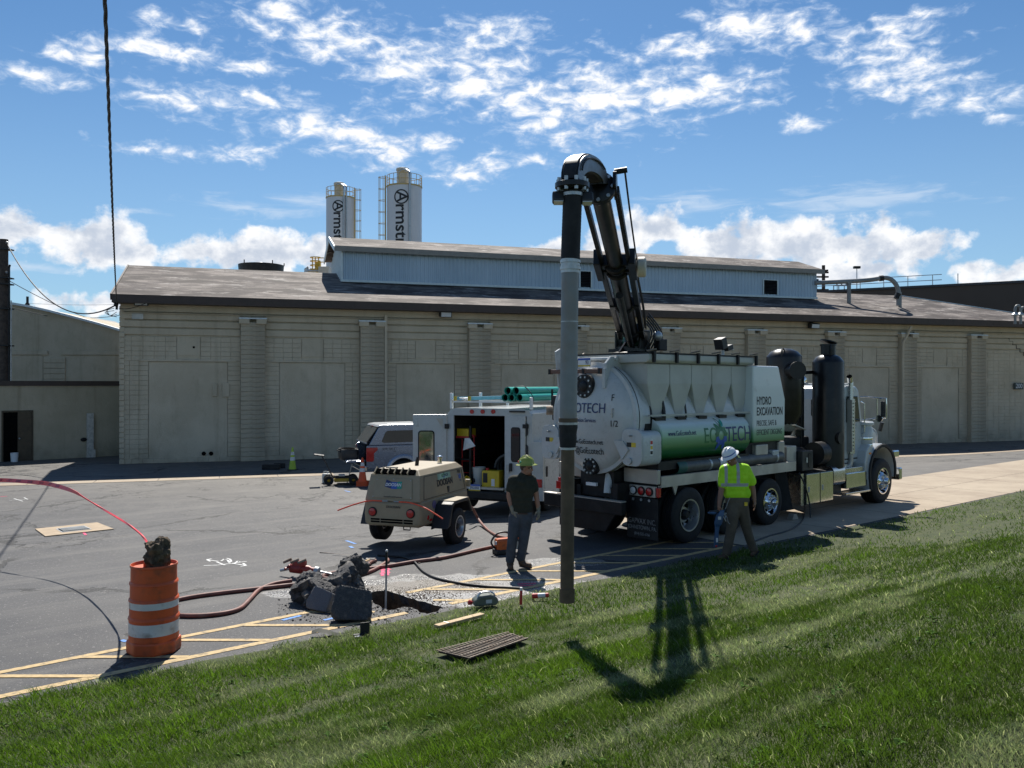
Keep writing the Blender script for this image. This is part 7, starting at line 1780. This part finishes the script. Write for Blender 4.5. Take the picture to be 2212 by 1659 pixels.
    hose('water_hose', 'black hose lying along the lawn edge under the truck', [(1737, 1080, .12), (1738, 1105), (1733, 1124), (1715, 1140), (1690, 1150), (1660, 1158), (1625, 1172), (1605, 1183)], .018, 'hose_black')
    a = gp(691, 1193, .01); b = gp(908, 1216, .01); tag(MB().cyl(a, b, .009, n=6).build('probe_rod', 'rust_steel'), 'long thin steel rod lying beside the hoses', 'rod')
    # rock drill on the hoses
    q = gp(655, 1247); q.z += .03; K = thing('rock_drill', 'red pneumatic drill lying on the hose loops', 'drill', q, R(-12))
    MB().lathe([(.05, -.22), (.075, -.2), (.08, -.02), (.06, .0), (.06, .10), (.035, .14), (.035, .2)], 16, (0, 0, .10), (1, 0, -.05)).build('body', 'tool_red', K, smooth=40); MB().bx(-.16, .04, -.06, .06, .14, .22).build('valve_chest', 'tool_red', K, bevel=.015)
    MB().tube([(-.22, -.16, .12), (-.2, 0, .16), (-.22, .16, .12)], .02, 8).build('handle', 'tool_red', K); MB().lathe([(.045, .18), (.07, .2), (.07, .26), (.04, .28)], 14, (0, 0, .09), (1, 0, -.08)).build('chuck', 'galv', K, smooth=40); MB().cyl((.24, 0, .075), (.62, .02, .02), .018, .008, 8).build('steel', 'galv', K)
    MB().cyl((-.4, .05, .05), (-.2, .02, .10), .025, n=8).build('hose_fitting', 'galv', K)
    for i in range(3): MB().cyl((-.3+.12*i, -.06, .2), (-.18+.12*i, -.02, .25), .022, n=8).build('side_lever', 'rust_steel', K)
    # shovel
    a = gp(803, 1219); a.z += .10; b = gp(762, 1258); b.z += .22; Sh = thing('shovel', 'wooden handled shovel leaning on the asphalt chunks', 'shovel', b); v = a-b
    MB().cyl((0, 0, 0), v*.86, .018, n=8).build('shaft', 'wood', Sh); d = v.normalized(); s_ = d.cross(Vector((0, 0, 1))).normalized(); e = v*.86
    MB().tube([e, e+d*.05-s_*.06, e+d*.14-s_*.06, e+d*.15, e+d*.14+s_*.06, e+d*.05+s_*.06, e+d*.001], .015, 6).build('grip', 'alum_dull', Sh); MB().add([-s_*.10-d*.02, s_*.10-d*.02, s_*.09-d*.24, -d*.30, -s_*.09-d*.24]+[x+Vector((0, 0, -.012)) for x in (-s_*.10-d*.02, s_*.10-d*.02, s_*.09-d*.24, -d*.30, -s_*.09-d*.24)], [(0, 1, 2, 3, 4), (9, 8, 7, 6, 5), (0, 5, 6, 1), (1, 6, 7, 2), (2, 7, 8, 3), (3, 8, 9, 4), (4, 9, 5, 0)]).build('blade', 'rust_steel', Sh)
    # survey stake in the pit
    q = gp(833, 1296); base = at(832, 1318, q.y+.05); topd = at(835.5, 1190, q.y+.05); base.z -= .35
    Sk = thing('survey_stake', 'upright pale wooden stake with dark top standing in the pit', 'stake', base); v = topd-base
    MB().beam((0, 0, 0), v*.93, .04, .022).build('shaft', 'wood_weathered', Sk); MB().beam(v*.80, v*.985, .045, .028).build('dark_top', 'black_steel', Sk); MB().ball(v, .02).build('cap', 'galv', Sk)
    # broken asphalt
    spots = [(662, 1301, .26, .9, 'tan edged broken asphalt chunk at the far left of the pile'), (690, 1306, .24, .8, 'grey faced asphalt chunk second from the left'), (672, 1315, .15, .7, 'small asphalt chunk at the foot of the pile on the left'), (716, 1315, .17, .75, 'small dark asphalt chunk in the middle front of the pile'), (735, 1291, .27, 1.0, 'tall dark asphalt chunk at the back of the pile'), (757, 1281, .22, .9, 'crumbly black asphalt chunk on top of the pile'), (708, 1296, .2, .9, 'asphalt chunk wedged behind the middle of the pile')]
    for i, (x, y, r, f_, lab) in enumerate(spots):
        q = gp(x, y); ch = lump(r, 50+i*7, f_, 44, 28, .45).build('asphalt_chunk', 'asphalt_lump', smooth=22); ch.location = q+Vector((0, .1, r*f_*.66+(.18 if i == 5 else 0))); ch.rotation_euler = (.4*i, .3*i-.4, i*1.3); tag(ch, lab, 'rubble', 'broken asphalt beside the pit')
    for i, (x, y, sc_, rz, lab) in enumerate(((758, 1343, (.30, .30, .30), .12, 'large flat slab of asphalt leaning at the front of the pile'), (690, 1322, (.21, .21, .21), -.5, 'pale topped slab of asphalt standing on edge in the pile'))):
        q = gp(x, y); sb = lump(1., 90+i*11, 1., 64, 44, .15, planes=[((1, .1, .1), .80), ((-1, .05, .1), .78), ((.05, -1, .08), .28), ((0, 1, 0), .26), ((.12, .1, 1), .68), ((.05, 0, -1), .66), ((.8, 0, .8), .92), ((-.7, 0, -.8), .9)]).build('asphalt_slab', pm('slab_face', (.060, .060, .061), .8, var=.35, scale=22, bump=.02, bs=70, dirt=(.20, .18, .15), damt=.6, dscale=4) if i == 0 else 'asphalt_top', smooth=22); sb.scale = sc_; sb.location = q+Vector((0, .1, sc_[2]*.60)); sb.rotation_euler = (R(-26), R(5), rz); tag(sb, lab, 'rubble', 'broken asphalt beside the pit')
    so = MB()
    for _ in range(900):
        x, y = random.gauss(885, 60), random.gauss(1296, 14); q = gp(x, y)
        if inside(q.to_2d(), PIT) or qv(q.x, q.y) < .05: continue
        r = random.uniform(.004, .013); so.ball((q.x, q.y, q.z+r*.3), (r, r*random.uniform(.6, 1), r*.6), 5, 3)
    tag(so.build('soil_crumbs', 'soil'), 'brown soil crumbs strewn round the pit edge', 'soil', kind='stuff')
    cr = MB()
    for _ in range(1500):
        x, y = (random.gauss(745, 75), random.gauss(1318, 16)) if random.random() < .5 else (random.uniform(600, 960), random.gauss(1315, 24))
        if not (600 < x < 960 and 1270 < y < 1362): continue
        q = gp(x, y); 
        if inside(q.to_2d(), PIT): continue
        r = random.uniform(.003, .008) if random.random() < .9 else random.uniform(.008, .02); cr.ball((q.x, q.y, q.z+r*.4), (r, r*random.uniform(.6, 1), r*.7), 5, 3)
    tag(cr.build('crumbs', 'asphalt_lump'), 'loose asphalt crumbs scattered round the pit', 'rubble', kind='stuff')
    # cut-off saw behind the worker
    q = gp(1086, 1196); Z = thing('cut_off_saw', 'orange petrol cut off saw on the paving beside the worker', 'saw', q, R(25))
    MB().bx(-.13, .17, -.10, .10, .06, .27).build('engine_cover', 'tool_orange', Z, bevel=.035); MB().bx(-.16, .12, -.11, .11, .0, .09).build('tank', 'plastic_black', Z, bevel=.02); MB().tube(smoothpath([(-.14, 0, .10), (-.22, 0, .22), (-.10, 0, .36), (.08, 0, .37), (.18, 0, .27)], 6), .018, 8).build('handle', 'plastic_black', Z)
    MB().cyl((-.135, -.02, .20), (-.145, -.02, .20), .035, n=14).build('filter_badge', 'white_ink', Z); MB().lathe([(.16, -.006), (.16, .006), (.01, .006)], 26, (.34, .06, .20), (0, 1, 0)).build('disc', 'galv', Z, smooth=30); MB().prism([(.34+.19*math.cos(a), .20+.19*math.sin(a)) for a in np.linspace(.4, 3.0, 12)]+[(.34, .20)], 'y', .02, .10).build('guard', 'tool_orange', Z); MB().bx(.1, .38, .0, .05, .16, .22).build('arm', 'galv', Z, bevel=.01)
    # locator box, paint cans, flag, plank, boot strap pieces
    q = gp(1046, 1309); q.z += .02; Bx = thing('locator_case', 'grey green locator set lying on its side at the lawn edge', 'locator', q, R(18)); Bx.scale = (.68, .68, .68)
    MB().prism([(-.24, .03), (-.20, .0), (.22, .0), (.27, .06), (.22, .16), (.10, .20), (-.10, .19), (-.22, .12)], 'y', -.12, .12).build('body', pm('case_green', (.13, .15, .12), .35, var=.15), Bx, bevel=.025); MB().tube(smoothpath([(-.15, -.06, .17), (-.08, -.06, .25), (.12, -.06, .25), (.2, -.06, .17)], 5), .02, 8).build('handle', 'alum', Bx); MB().bx(.0, .12, -.125, -.12, .05, .12).build('display', 'clear_lens', Bx); MB().lathe([(.04, 0), (.05, .06), (.03, .08)], 12, (-.25, 0, .05), (-1, 0, .3)).build('connector', 'red_ink', Bx)
    def can(lab, x, y, ang, lie):
        q = gp(x, y); c = thing('spray_can', lab, 'spray can', q, ang, 'paint cans in the grass'); ax = (1, 0, .12) if lie else (.05, 0, 1); c.scale = (1, 1, 1) if lie else (.55, .55, 1); o_ = (0, 0, .06 if lie else .02)
        MB().lathe([(.033, 0), (.033, .17), (.024, .19), (.016, .195)], 16, o_, ax).build('can', 'red_ink' if not lie else 'white_ink', c, smooth=40); MB().lathe([(.034, .0), (.034, .08)], 16, o_, ax).build('label_wrap', 'red_ink', c, smooth=40); MB().lathe([(.03, .185), (.03, .225), (.005, .23)], 16, o_, ax).build('cap', 'red_ink' if lie else 'white_ink', c, smooth=40)
    can('red and white spray can lying in the grass beside the tube', 1150, 1297, R(-12), True); can('small red spray can standing in the grass near the pit', 1125, 1309, 0, False)
    q = gp(993, 1344); q.z = gz(q.x, q.y)+.05; a = gp(943, 1353, .05); b = gp(1042, 1327, .05); W_ = thing('wood_plank', 'short light wooden plank lying on the grass', 'plank', (a+b)/2); MB().beam(a-(a+b)/2, b-(a+b)/2, .09, .035).build('board', 'wood', W_, bevel=.004); MB().beam((a-b)*.5*.62+Vector((0, 0, .003)), (a-b)*.5*.55+Vector((0, 0, .003)), .094, .038).build('band', 'alum_dull', W_)
    q = gp(787, 1372); q.z += .02; Hs = thing('holster', 'black plastic tool holster lying on the grass edge', 'holster', q, .4); Hs.scale = (.7, .7, .7); MB().rings([[(.07*math.cos(t), .05*math.sin(t), z) for t in np.linspace(0, 6.28, 17)[:-1]] for z in (0, .05, .16)], cap=False).build('cup', 'plastic_black', Hs); MB().bx(-.08, .08, -.055, -.045, .0, .2).build('back_plate', 'plastic_black', Hs, bevel=.01); MB().bx(-.2, .02, -.12, -.06, .0, .03).build('strap', 'plastic_black', Hs); MB().bx(-.2, -.08, -.2, -.14, .0, .02).build('blade', 'alum', Hs)
    q = gp(707, 1375); gl = MB().rings([[(x, y*w, .02+.03*math.sin(i*1.3)+z) for y, z in ((-.05, 0), (0, .03), (.05, 0), (0, -.01))] for i, (x, w) in enumerate(((-.18, .6), (-.1, 1), (0, 1.2), (.1, .9), (.2, .5)))]).build('work_glove', 'glove', smooth=50); gl.location = q+Vector((0, 0, .02)); tag(gl, 'crumpled brown glove at the edge of the lawn', 'glove')
    # lawn grate
    c = GC; ux = (GR[2]-GR[1]).normalized(); uy = (GR[0]-GR[1]).normalized()
    g = thing('drain_grate', 'rusty steel bar grate over the catch basin in the lawn', 'drain grate', c); rel = [q-c for q in GR]; up = Vector((0, 0, .062))
    def bil(s_, t): return rel[0].lerp(rel[1], s_).lerp(rel[3].lerp(rel[2], s_), t)+up
    for i in range(22):
        s_ = (i+.5)/22
        MB().beam(bil(s_, 0), bil(s_, 1), .008, .008).build('bar', 'rust_steel', g)
    for t in (.0, .30, .72, 1.0): MB().beam(bil(0, t)+Vector((0, 0, .006)), bil(1, t)+Vector((0, 0, .006)), .009, .008).build('cross_bar', 'rust_steel', g)
    MB().add([v+Vector((0, 0, .050)) for v in [bil(0, 0)-up, bil(1, 0)-up, bil(1, 1)-up, bil(0, 1)-up]], [(0, 1, 2, 3)]).build('basin_shade_sheet', 'dark_void', g)  # flat black sheet in place of the shade below the bars
    # storm drain with concrete collar
    cs = [gp(75, 1144), gp(158, 1131.5), gp(246, 1143), gp(96, 1159.5)]; cc = sum(cs, Vector())/4; sd_ = thing('storm_drain', 'tan concrete collar with slotted storm drain grate in the lot', 'storm drain', cc)
    rel = [Vector((q.x, q.y, gz(q.x, q.y)))-cc for q in (cs[0], gp(212, 1130), cs[2], cs[3])]
    rel = [q-cc for q in (gp(76, 1144), gp(210, 1130), gp(246, 1144), gp(98, 1160))]
    def bl2(s_, t, z=0): return rel[0].lerp(rel[1], s_).lerp(rel[3].lerp(rel[2], s_), t)+Vector((0, 0, z))
    MB().rings([[bl2(a, b, .004) for a, b in ((0, 0), (1, 0), (1, 1), (0, 1))], [bl2(a, b, .022) for a, b in ((0, 0), (1, 0), (1, 1), (0, 1))]]).build('collar', 'cardboard', sd_)
    MB().add([bl2(a, b, .026) for a, b in ((.27, .28), (.72, .28), (.72, .80), (.27, .80))], [(0, 1, 2, 3)]).build('frame', 'galv', sd_); MB().add([bl2(a, b, .030) for a, b in ((.29, .33), (.70, .33), (.70, .75), (.29, .75))], [(0, 1, 2, 3)]).build('opening', 'dark_void', sd_)
    for i in range(14): s_ = .30+.4*(i+.5)/14; MB().beam(bl2(s_, .33, .036), bl2(s_, .75, .036), .018, .012).build('bar', 'galv', sd_)
build_clutter()
# ------------------------------------------------------------------ the two workers
class Flesh(MB):
    def cap(s, a, b, r0, r1=None, n=14, flat=1.):
        r1 = r0 if r1 is None else r1; a = Vector(a); b = Vector(b); d = (b-a).normalized(); k = 4
        pts = [a-d*r0*math.cos(math.pi/2*i/k) for i in range(1, k)]+[a, a.lerp(b, .5), b]+[b+d*r1*math.sin(math.pi/2*i/k) for i in range(1, k)]
        rr = [r0*math.sin(math.pi/2*i/k) for i in range(1, k)]+[r0, (r0+r1)/2, r1]+[r1*math.cos(math.pi/2*i/k) for i in range(1, k)]
        return s.tube(pts, rr, n, flat=flat)
    def chain(s, pts, n=14):
        for (a, ra), (b, rb) in zip(pts, pts[1:]): s.cap(a, b, ra, rb, n)
        return s
    def skin(s, name, mat, parent, vox=.012, smooth=6):
        o = s.build(name, mat, parent, smooth=180); m = o.modifiers.new('remesh', 'REMESH'); m.mode = 'VOXEL'; m.voxel_size = vox; m.use_smooth_shade = True
        if smooth: k = o.modifiers.new('smooth', 'SMOOTH'); k.factor = .5; k.iterations = smooth
        return o
def hand(f, wrist, d, palm_n, thumb_dir, curl=.5, size=1.):
    """five unequal bent fingers grown from a palm; d = direction of the fingers"""
    d = Vector(d).normalized(); n = Vector(palm_n); n = (n-d*n.dot(d)).normalized(); s_ = d.cross(n); w = Vector(wrist)
    if s_.dot(Vector(thumb_dir)) < 0: s_ = -s_
    k = size
    f.cap(w, w+d*.035*k, .026*k, .030*k)
    for i, off in enumerate((-.027, -.009, .009, .027)):
        f.cap(w+d*.02*k+s_*off*.7*k, w+d*.085*k+s_*off*k, .014*k, .0125*k)
        ln = (.058, .074, .08, .072)[i]*k; b = w+d*.088*k+s_*off*k; rr = .0092*k
        c1 = (d*math.cos(curl*.5)+n*math.sin(curl*.5)); c2 = (d*math.cos(curl*1.3)+n*math.sin(curl*1.3)); c3 = (d*math.cos(curl*2)+n*math.sin(curl*2))
        m1 = b+c1*ln*.45; m2 = m1+c2*ln*.32; m3 = m2+c3*ln*.22; f.cap(b, m1, rr*1.05, rr, 8); f.cap(m1, m2, rr, rr*.95, 8); f.cap(m2, m3, rr*.95, rr*.8, 8)
    t0 = w+d*.03*k+s_*.026*k; t1 = t0+(d*.6+s_*.7+n*.35).normalized()*.04*k; t2 = t1+(d*.9+s_*.25+n*.4).normalized()*.035*k; f.cap(t0, t1, .013*k, .0115*k, 8); f.cap(t1, t2, .0115*k, .009*k, 8)
def head(f, c, face, up, k=1.):
    """skull, jaw, nose, brows, ears; face = direction looked at"""
    face = Vector(face).normalized(); up = Vector(up); up = (up-face*up.dot(face)).normalized(); sd = face.cross(up); c = Vector(c)
    rot = Matrix((sd, face, up)).transposed()
    f.ball(c+up*.025*k, (.074*k, .092*k, .085*k), 16, 12, rot); f.ball(c+face*.02*k-up*.045*k, (.060*k, .072*k, .070*k), 14, 10, rot)
    f.cap(c+face*.062*k-up*.088*k, c+face*.03*k-up*.085*k, .026*k, .04*k, 10)                # chin and jaw
    f.cap(c+face*.088*k+up*.012*k, c+face*.108*k-up*.022*k, .010*k, .015*k, 8)               # nose
    f.cap(c+face*.084*k+up*.028*k-sd*.03*k, c+face*.084*k+up*.028*k+sd*.03*k, .011*k, .011*k, 8)   # brow
    f.cap(c+face*.086*k-up*.052*k-sd*.018*k, c+face*.086*k-up*.052*k+sd*.018*k, .009*k, .009*k, 8) # lips
    for s_ in (-1, 1): f.ball(c+sd*s_*.076*k-up*.005*k-face*.005*k, (.012*k, .022*k, .034*k), 8, 6, rot)
    return rot, sd, face, up
def eyes(par, c, fr, k=1.):
    rot, sd, face, up = fr; c = Vector(c)
    for s_ in (-1, 1):
        MB().ball(c+face*.082*k+sd*s_*.031*k+up*.008*k, (.012*k, .008*k, .009*k), 10, 6, rot).build('eye', 'white_clean', par, smooth=60); MB().ball(c+face*.089*k+sd*s_*.031*k+up*.008*k, (.0055*k, .004*k, .0055*k), 8, 6, rot).build('iris', 'black_ink', par, smooth=60)
def hard_hat(par, c, up, fwd, mat, brim=.165, k=1.):
    h = bpy.data.objects.new('hard_hat', None); COL.objects.link(h); h.parent = par; up = Vector(up).normalized(); fwd = Vector(fwd); fwd = (fwd-up*fwd.dot(up)).normalized(); sd = fwd.cross(up)
    h.matrix_local = Matrix.Translation(c) @ Matrix((sd, fwd, up)).transposed().to_4x4()
    n = 28; rs = []
    for r, z in ((brim, -.006), (brim+.002, .0), (brim*.95, .006), (.128, .016), (.126, .03), (.120, .07), (.100, .105), (.065, .13), (.02, .14)):
        rs.append([(r*math.cos(6.283*j/n)*.90, r*math.sin(6.283*j/n)*(1.08 if z < .02 else 1.02), z) for j in range(n)])
    MB().rings(rs).build('shell', mat, h, smooth=40)
    MB().tube([(0, .122*math.cos(a), .012+.138*math.sin(a)) for a in np.linspace(.15, 2.99, 13)], .010, 8).build('ridge', mat, h, smooth=60)
    for s_ in (-1, 1): MB().tube([(s_*.045, .115*math.cos(a), .012+.127*math.sin(a)) for a in np.linspace(.3, 2.84, 11)], .007, 6).build('ridge', mat, h, smooth=60)
    return h
def worker_one():
    q = gp(1123, 1228); q.z = gz(q.x, q.y); K = 1/732.
    W1 = thing('person', 'worker in olive t shirt, jeans and lime hard hat standing by the truck', 'person', q)
    def p(x, y, dep=0.): return Vector(((x-330)*K, dep, (1500-y)*K))
    face = Vector((.90, -.40, -.05))
    f = Flesh(); hc = p(408, 318, .0)
    fr = head(f, hc, face, (0, 0, 1))
    f.cap(p(375, 400, .01), p(395, 335, .0), .062, .058)
    f.chain([(p(360, 440), .07), (p(352, 560), .085), (p(345, 760), .075), (p(345, 870), .08)])
    # arms
    f.chain([(p(245, 475), .045), (p(207, 560, -.01), .050), (p(203, 650, -.02), .046), (p(222, 740, -.05), .038), (p(242, 800, -.07), .030)])
    f.chain([(p(470, 472), .045), (p(511, 560, .02), .050), (p(525, 650, .03), .046), (p(540, 740, .01), .038), (p(548, 800, .0), .030)])
    hand(f, p(243, 803, -.07), p(272, 905, -.09)-p(243, 803, -.07), (.6, .8, 0), (.8, -.6, 0), .55); hand(f, p(548, 803, 0), p(552, 880, -.03)-p(548, 803, 0), (-.8, .4, 0), (-.5, -.8, 0), .5)
    f.chain([(p(280, 900), .085), (p(245, 1150, -.03), .06), (p(215, 1400), .042)]); f.chain([(p(405, 900), .085), (p(380, 1150, -.02), .06), (p(345, 1380), .042)])
    body = f.skin('body', 'skin', W1, .0085, 4); eyes(W1, hc, fr)
    for w, d, fg in ((p(243, 803, -.07), p(272, 905, -.09)-p(243, 803, -.07), ((.6, .8, 0), (.8, -.6, 0), .55)), (p(548, 803, 0), p(552, 880, -.03)-p(548, 803, 0), ((-.8, .4, 0), (-.5, -.8, 0), .5))):
        g = Flesh(); hand(g, w, d, *fg, size=1.12); g.cap(w-d.normalized()*.05, w, .038, .034); g.skin('work_glove', 'glove', W1, .007, 2)
    s = Flesh()
    s.chain([(p(365, 412), .075), (p(352, 470), .135)]); s.cap(p(255, 470), p(460, 465), .100, .100); s.cap(p(280, 555, -.01), p(425, 555, -.01), .118, .118); s.cap(p(270, 510), p(445, 508), .110, .110); s.cap(p(284, 620), p(415, 620), .114, .114); s.cap(p(290, 690), p(405, 690), .110, .110); s.cap(p(287, 750), p(405, 750), .111, .111); s.cap(p(285, 810), p(405, 805), .112, .112)
    s.chain([(p(248, 465), .078), (p(222, 520, -.01), .070), (p(212, 570, -.01), .066)]); s.chain([(p(470, 460), .076), (p(498, 515, .015), .068), (p(508, 568, .02), .064)])
    s.skin('t_shirt', 'olive_cloth', W1, .012, 7)
    t = Flesh(); t.cap(p(285, 850), p(405, 850), .108, .108)
    t.chain([(p(278, 900), .112), (p(258, 1020, -.02), .096), (p(242, 1150, -.03), .082), (p(226, 1290, -.01), .078), (p(215, 1400), .074)]); t.chain([(p(405, 900), .110), (p(392, 1020), .094), (p(378, 1150, -.02), .082), (p(358, 1290), .076), (p(342, 1375), .074)])
    t.skin('jeans', 'denim', W1, .012, 6)
    b = Flesh(); b.chain([(p(215, 1385), .058), (p(215, 1450), .060)]); b.cap(p(218, 1465, .03), p(226, 1468, -.14), .044, .042); b.skin('boot', 'boot', W1, .010, 4); b = Flesh(); b.chain([(p(345, 1372), .058), (p(352, 1425), .060)]); b.cap(p(345, 1442, .02), p(440, 1452, -.08), .046, .044)
    b.skin('boot', 'boot', W1, .010, 4)
    for a, c in ((p(216, 1487, .05), p(227, 1487, -.17)), (p(340, 1470, .04), p(455, 1480, -.10))):
        d = (c-a).normalized(); MB().beam(a+Vector((0, 0, .0)), c, .092, .03).build('boot_sole', 'rubber', W1, bevel=.012)
    hr = Flesh(); hr.ball(hc-face*.028+Vector((0, 0, .02)), (.082, .088, .085), 14, 10); hr.skin('hair', 'hair', W1, .010, 3)
    be = Flesh(); be.cap(hc+face*.062-Vector((0, 0, .088)), hc+face*.01-Vector((0, 0, .08)), .034, .045); be.cap(hc+face*.078-Vector((0, 0, .045)), hc+face*.04-Vector((0, 0, .06)), .018, .045); be.skin('beard', 'beard', W1, .008, 2)
    MB().tube([hc+face*.098+fr[1]*.06*a+Vector((0, 0, .012))-face*.05*a*a for a in np.linspace(-1, 1, 9)], .014, 6, flat=.5).build('safety_glasses', 'glass_dark', W1)
    hh = hard_hat(W1, hc+Vector((0, 0, .055)), (-.03, 0, 1), face, 'hat_lime')
    for a, z, m_, w in ((-1.2, .05, 'red_ink', .028), (-.5, .055, 'teal_ink', .024), (-2.0, .06, 'grey_ink', .02), (-2.5, .045, 'blue_ink', .02)):
        c = Vector((.118*math.cos(a)*.92, .118*math.sin(a)*1.03, z)); MB().ball(c, (w*.8, w*.8, w*.7), 10, 6).build('sticker', m_, hh)
    MB().cyl(p(300, 842, -.10), p(420, 842, -.11), .012, n=8).build('belt', 'hair', W1)
def worker_two():
    q = gp(1580, 1206); K = 1/696.; q.z = gz(q.x, q.y)
    W2 = thing('person', 'worker in lime hi vis shirt and white hard hat walking with a locator', 'person', q)
    def p(x, y, dep=0.): return Vector(((x-400)*K, dep, (1505-y)*K))
    face = Vector((-.62, -.45, -.62)); upv = Vector((-.42, -.22, .85))
    f = Flesh(); hc = p(385, 335, -.06); fr = head(f, hc, face, upv)
    f.cap(p(435, 410, .0), p(400, 350, -.04), .064, .058)
    f.chain([(p(440, 440), .07), (p(450, 600), .085), (p(460, 760), .08), (p(470, 850), .08)])
    f.chain([(p(325, 480, -.02), .045), (p(287, 600, -.03), .052), (p(275, 700, -.05), .048), (p(245, 800, -.12), .040), (p(232, 865, -.15), .031)])
    f.chain([(p(555, 475), .045), (p(628, 590, .01), .052), (p(652, 700, .02), .048), (p(662, 780, .0), .039), (p(664, 835, -.02), .031)])
    hd1 = (p(232, 868, -.15), p(222, 940, -.17)-p(232, 868, -.15)); hand(f, hd1[0], hd1[1], (.9, .2, 0), (0, -1, 0), 1.05); hand(f, p(664, 838, -.02), p(668, 930, -.04)-p(664, 838, -.02), (-.9, .2, 0), (-.2, -1, 0), .45)
    f.chain([(p(430, 880), .09), (p(385, 1150, -.07), .06), (p(335, 1420, -.06), .042)]); f.chain([(p(520, 880), .09), (p(575, 1140, .03), .06), (p(672, 1400, .10), .042)])
    f.skin('body', 'skin_tan', W2, .0085, 4); eyes(W2, hc, fr)
    s = Flesh(); s.chain([(p(440, 425), .08), (p(440, 480), .13)]); s.cap(p(345, 470), p(535, 465), .105, .105); s.cap(p(375, 560), p(520, 560), .122, .122); s.cap(p(360, 512), p(530, 510), .115, .115); s.cap(p(383, 620), p(520, 620), .122, .122); s.cap(p(390, 680), p(520, 680), .122, .122); s.cap(p(390, 745), p(545, 745), .12, .12)
    s.chain([(p(318, 470, -.02), .092), (p(298, 560, -.03), .085), (p(292, 632, -.04), .082)]); s.chain([(p(562, 462), .090), (p(600, 540, .01), .088), (p(634, 606, .01), .086)])
    s.skin('hi_vis_shirt', 'hivis', W2, .012, 6)
    t = Flesh(); t.cap(p(400, 820), p(535, 820), .112, .112)
    t.chain([(p(430, 880), .122), (p(405, 1010, -.05), .104), (p(385, 1150, -.07), .086), (p(358, 1290, -.07), .080), (p(334, 1420, -.06), .078)]); t.chain([(p(515, 880), .120), (p(545, 1010, .01), .102), (p(576, 1135, .03), .084), (p(624, 1280, .07), .076), (p(672, 1400, .10), .074)])
    t.skin('trousers', 'khaki', W2, .012, 6)
    b = Flesh(); b.chain([(p(332, 1410, -.06), .056), (p(322, 1455, -.06), .060)]); b.cap(p(328, 1470, -.05), p(245, 1478, -.13), .046, .042); b.skin('boot', 'boot', W2, .010, 4); b = Flesh(); b.chain([(p(672, 1390, .10), .056), (p(686, 1430, .11), .058)]); b.cap(p(708, 1418, .13), p(655, 1468, .06), .044, .040); b.skin('boot', 'boot', W2, .010, 4)
    MB().beam(p(358, 1500, -.03), p(228, 1500, -.16), .092, .028).build('boot_sole', 'rubber', W2, bevel=.012); MB().beam(p(732, 1440, .15), p(655, 1498, .05), .09, .028).build('boot_sole', 'rubber', W2, bevel=.012)
    hr = Flesh(); hr.ball(hc-face.normalized()*.028+upv*.02, (.080, .086, .083), 14, 10); hr.skin('hair', 'hair', W2, .010, 3)
    fl = upv.normalized(); fn = face.normalized()
    hh = hard_hat(W2, hc+fl*.060, fl, fn, 'hat_white', .16)
    MB().rings([[(.123*math.cos(6.283*j/28)*.93, .123*math.sin(6.283*j/28)*1.04, z) for j in range(28)] for z in (.034, .052)], cap=False).build('hat_stripe', 'blue_ink', hh); MB().ball((.10, -.02, .075), (.02, .03, .02), 12, 6).build('hat_badge', 'teal_ink', hh)
    # sun flap hanging at the nape
    a = p(425, 270, .03); MB().rings([[a+Vector((x, y, z)) for x, y, z in r_] for r_ in ([(-.01, -.07, .02), (.0, .08, .02), (.02, .08, .01), (.01, -.07, .01)], [(.05, -.09, -.02), (.06, .09, -.02), (.075, .09, -.03), (.065, -.09, -.03)], [(.10, -.08, -.085), (.11, .08, -.085), (.12, .08, -.09), (.115, -.08, -.09)])]).build('neck_flap', 'hat_white', W2, smooth=60)
    MB().lathe([(.036, -.012), (.04, 0), (.036, .012)], 18, p(663, 815, .0), p(664, 835)-p(655, 700)).build('watch_strap', 'navy', W2, smooth=50)
    MB().bx(-.025, .025, -.012, .012, -.03, .03).build('belt_badge', 'yellow_ink', W2, loc=p(545, 858, -.125))
    # blue cable locator held in the hand
    hp = p(225, 930, -.17); G = thing('cable_locator', 'long blue cable locator carried in the walking worker hand', 'locator', q+hp)
    k = lambda x, y, dep=0.: Vector(((x-225)*K, dep, (930-y)*K))
    MB().cyl(k(115, 945), k(300, 930), .024, n=12).build('handle_grip', 'plastic_black', G, smooth=40); MB().ball(k(150, 955), (.08, .035, .028)).build('handle_end', 'tool_blue', G, smooth=60)
    MB().rings([[k(x, y)+Vector((a*w, b*h, 0)) for a, b in ((-1, -1), (1, -1), (1, 1), (-1, 1))] for x, y, w, h in ((262, 920, .035, .04), (235, 990, .055, .055), (215, 1080, .055, .05), (205, 1115, .035, .035), (200, 1180, .03, .03), (192, 1300, .035, .032), (188, 1345, .030, .03), (188, 1358, .018, .02))]).build('body', 'tool_blue', G, bevel=.012)
    MB().box(k(222, 1010, -.06), (.05, .012, .05)).build('display', 'clear_lens', G); MB().box(k(196, 1265, -.04), (.03, .012, .07)).build('foot_label', 'white_ink', G); MB().box(k(188, 1335, -.036), (.03, .01, .03)).build('foot_band', 'red_ink', G)
    MB().tube(smoothpath([k(280, 930), k(305, 900), k(330, 830), k(352, 780)], 5), .006, 6).build('lead', 'grey_ink', G); MB().tube(smoothpath([k(285, 950), k(320, 1010), k(330, 1060), k(352, 1085)], 5), .006, 6).build('lead', 'grey_ink', G)
worker_one(); worker_two()
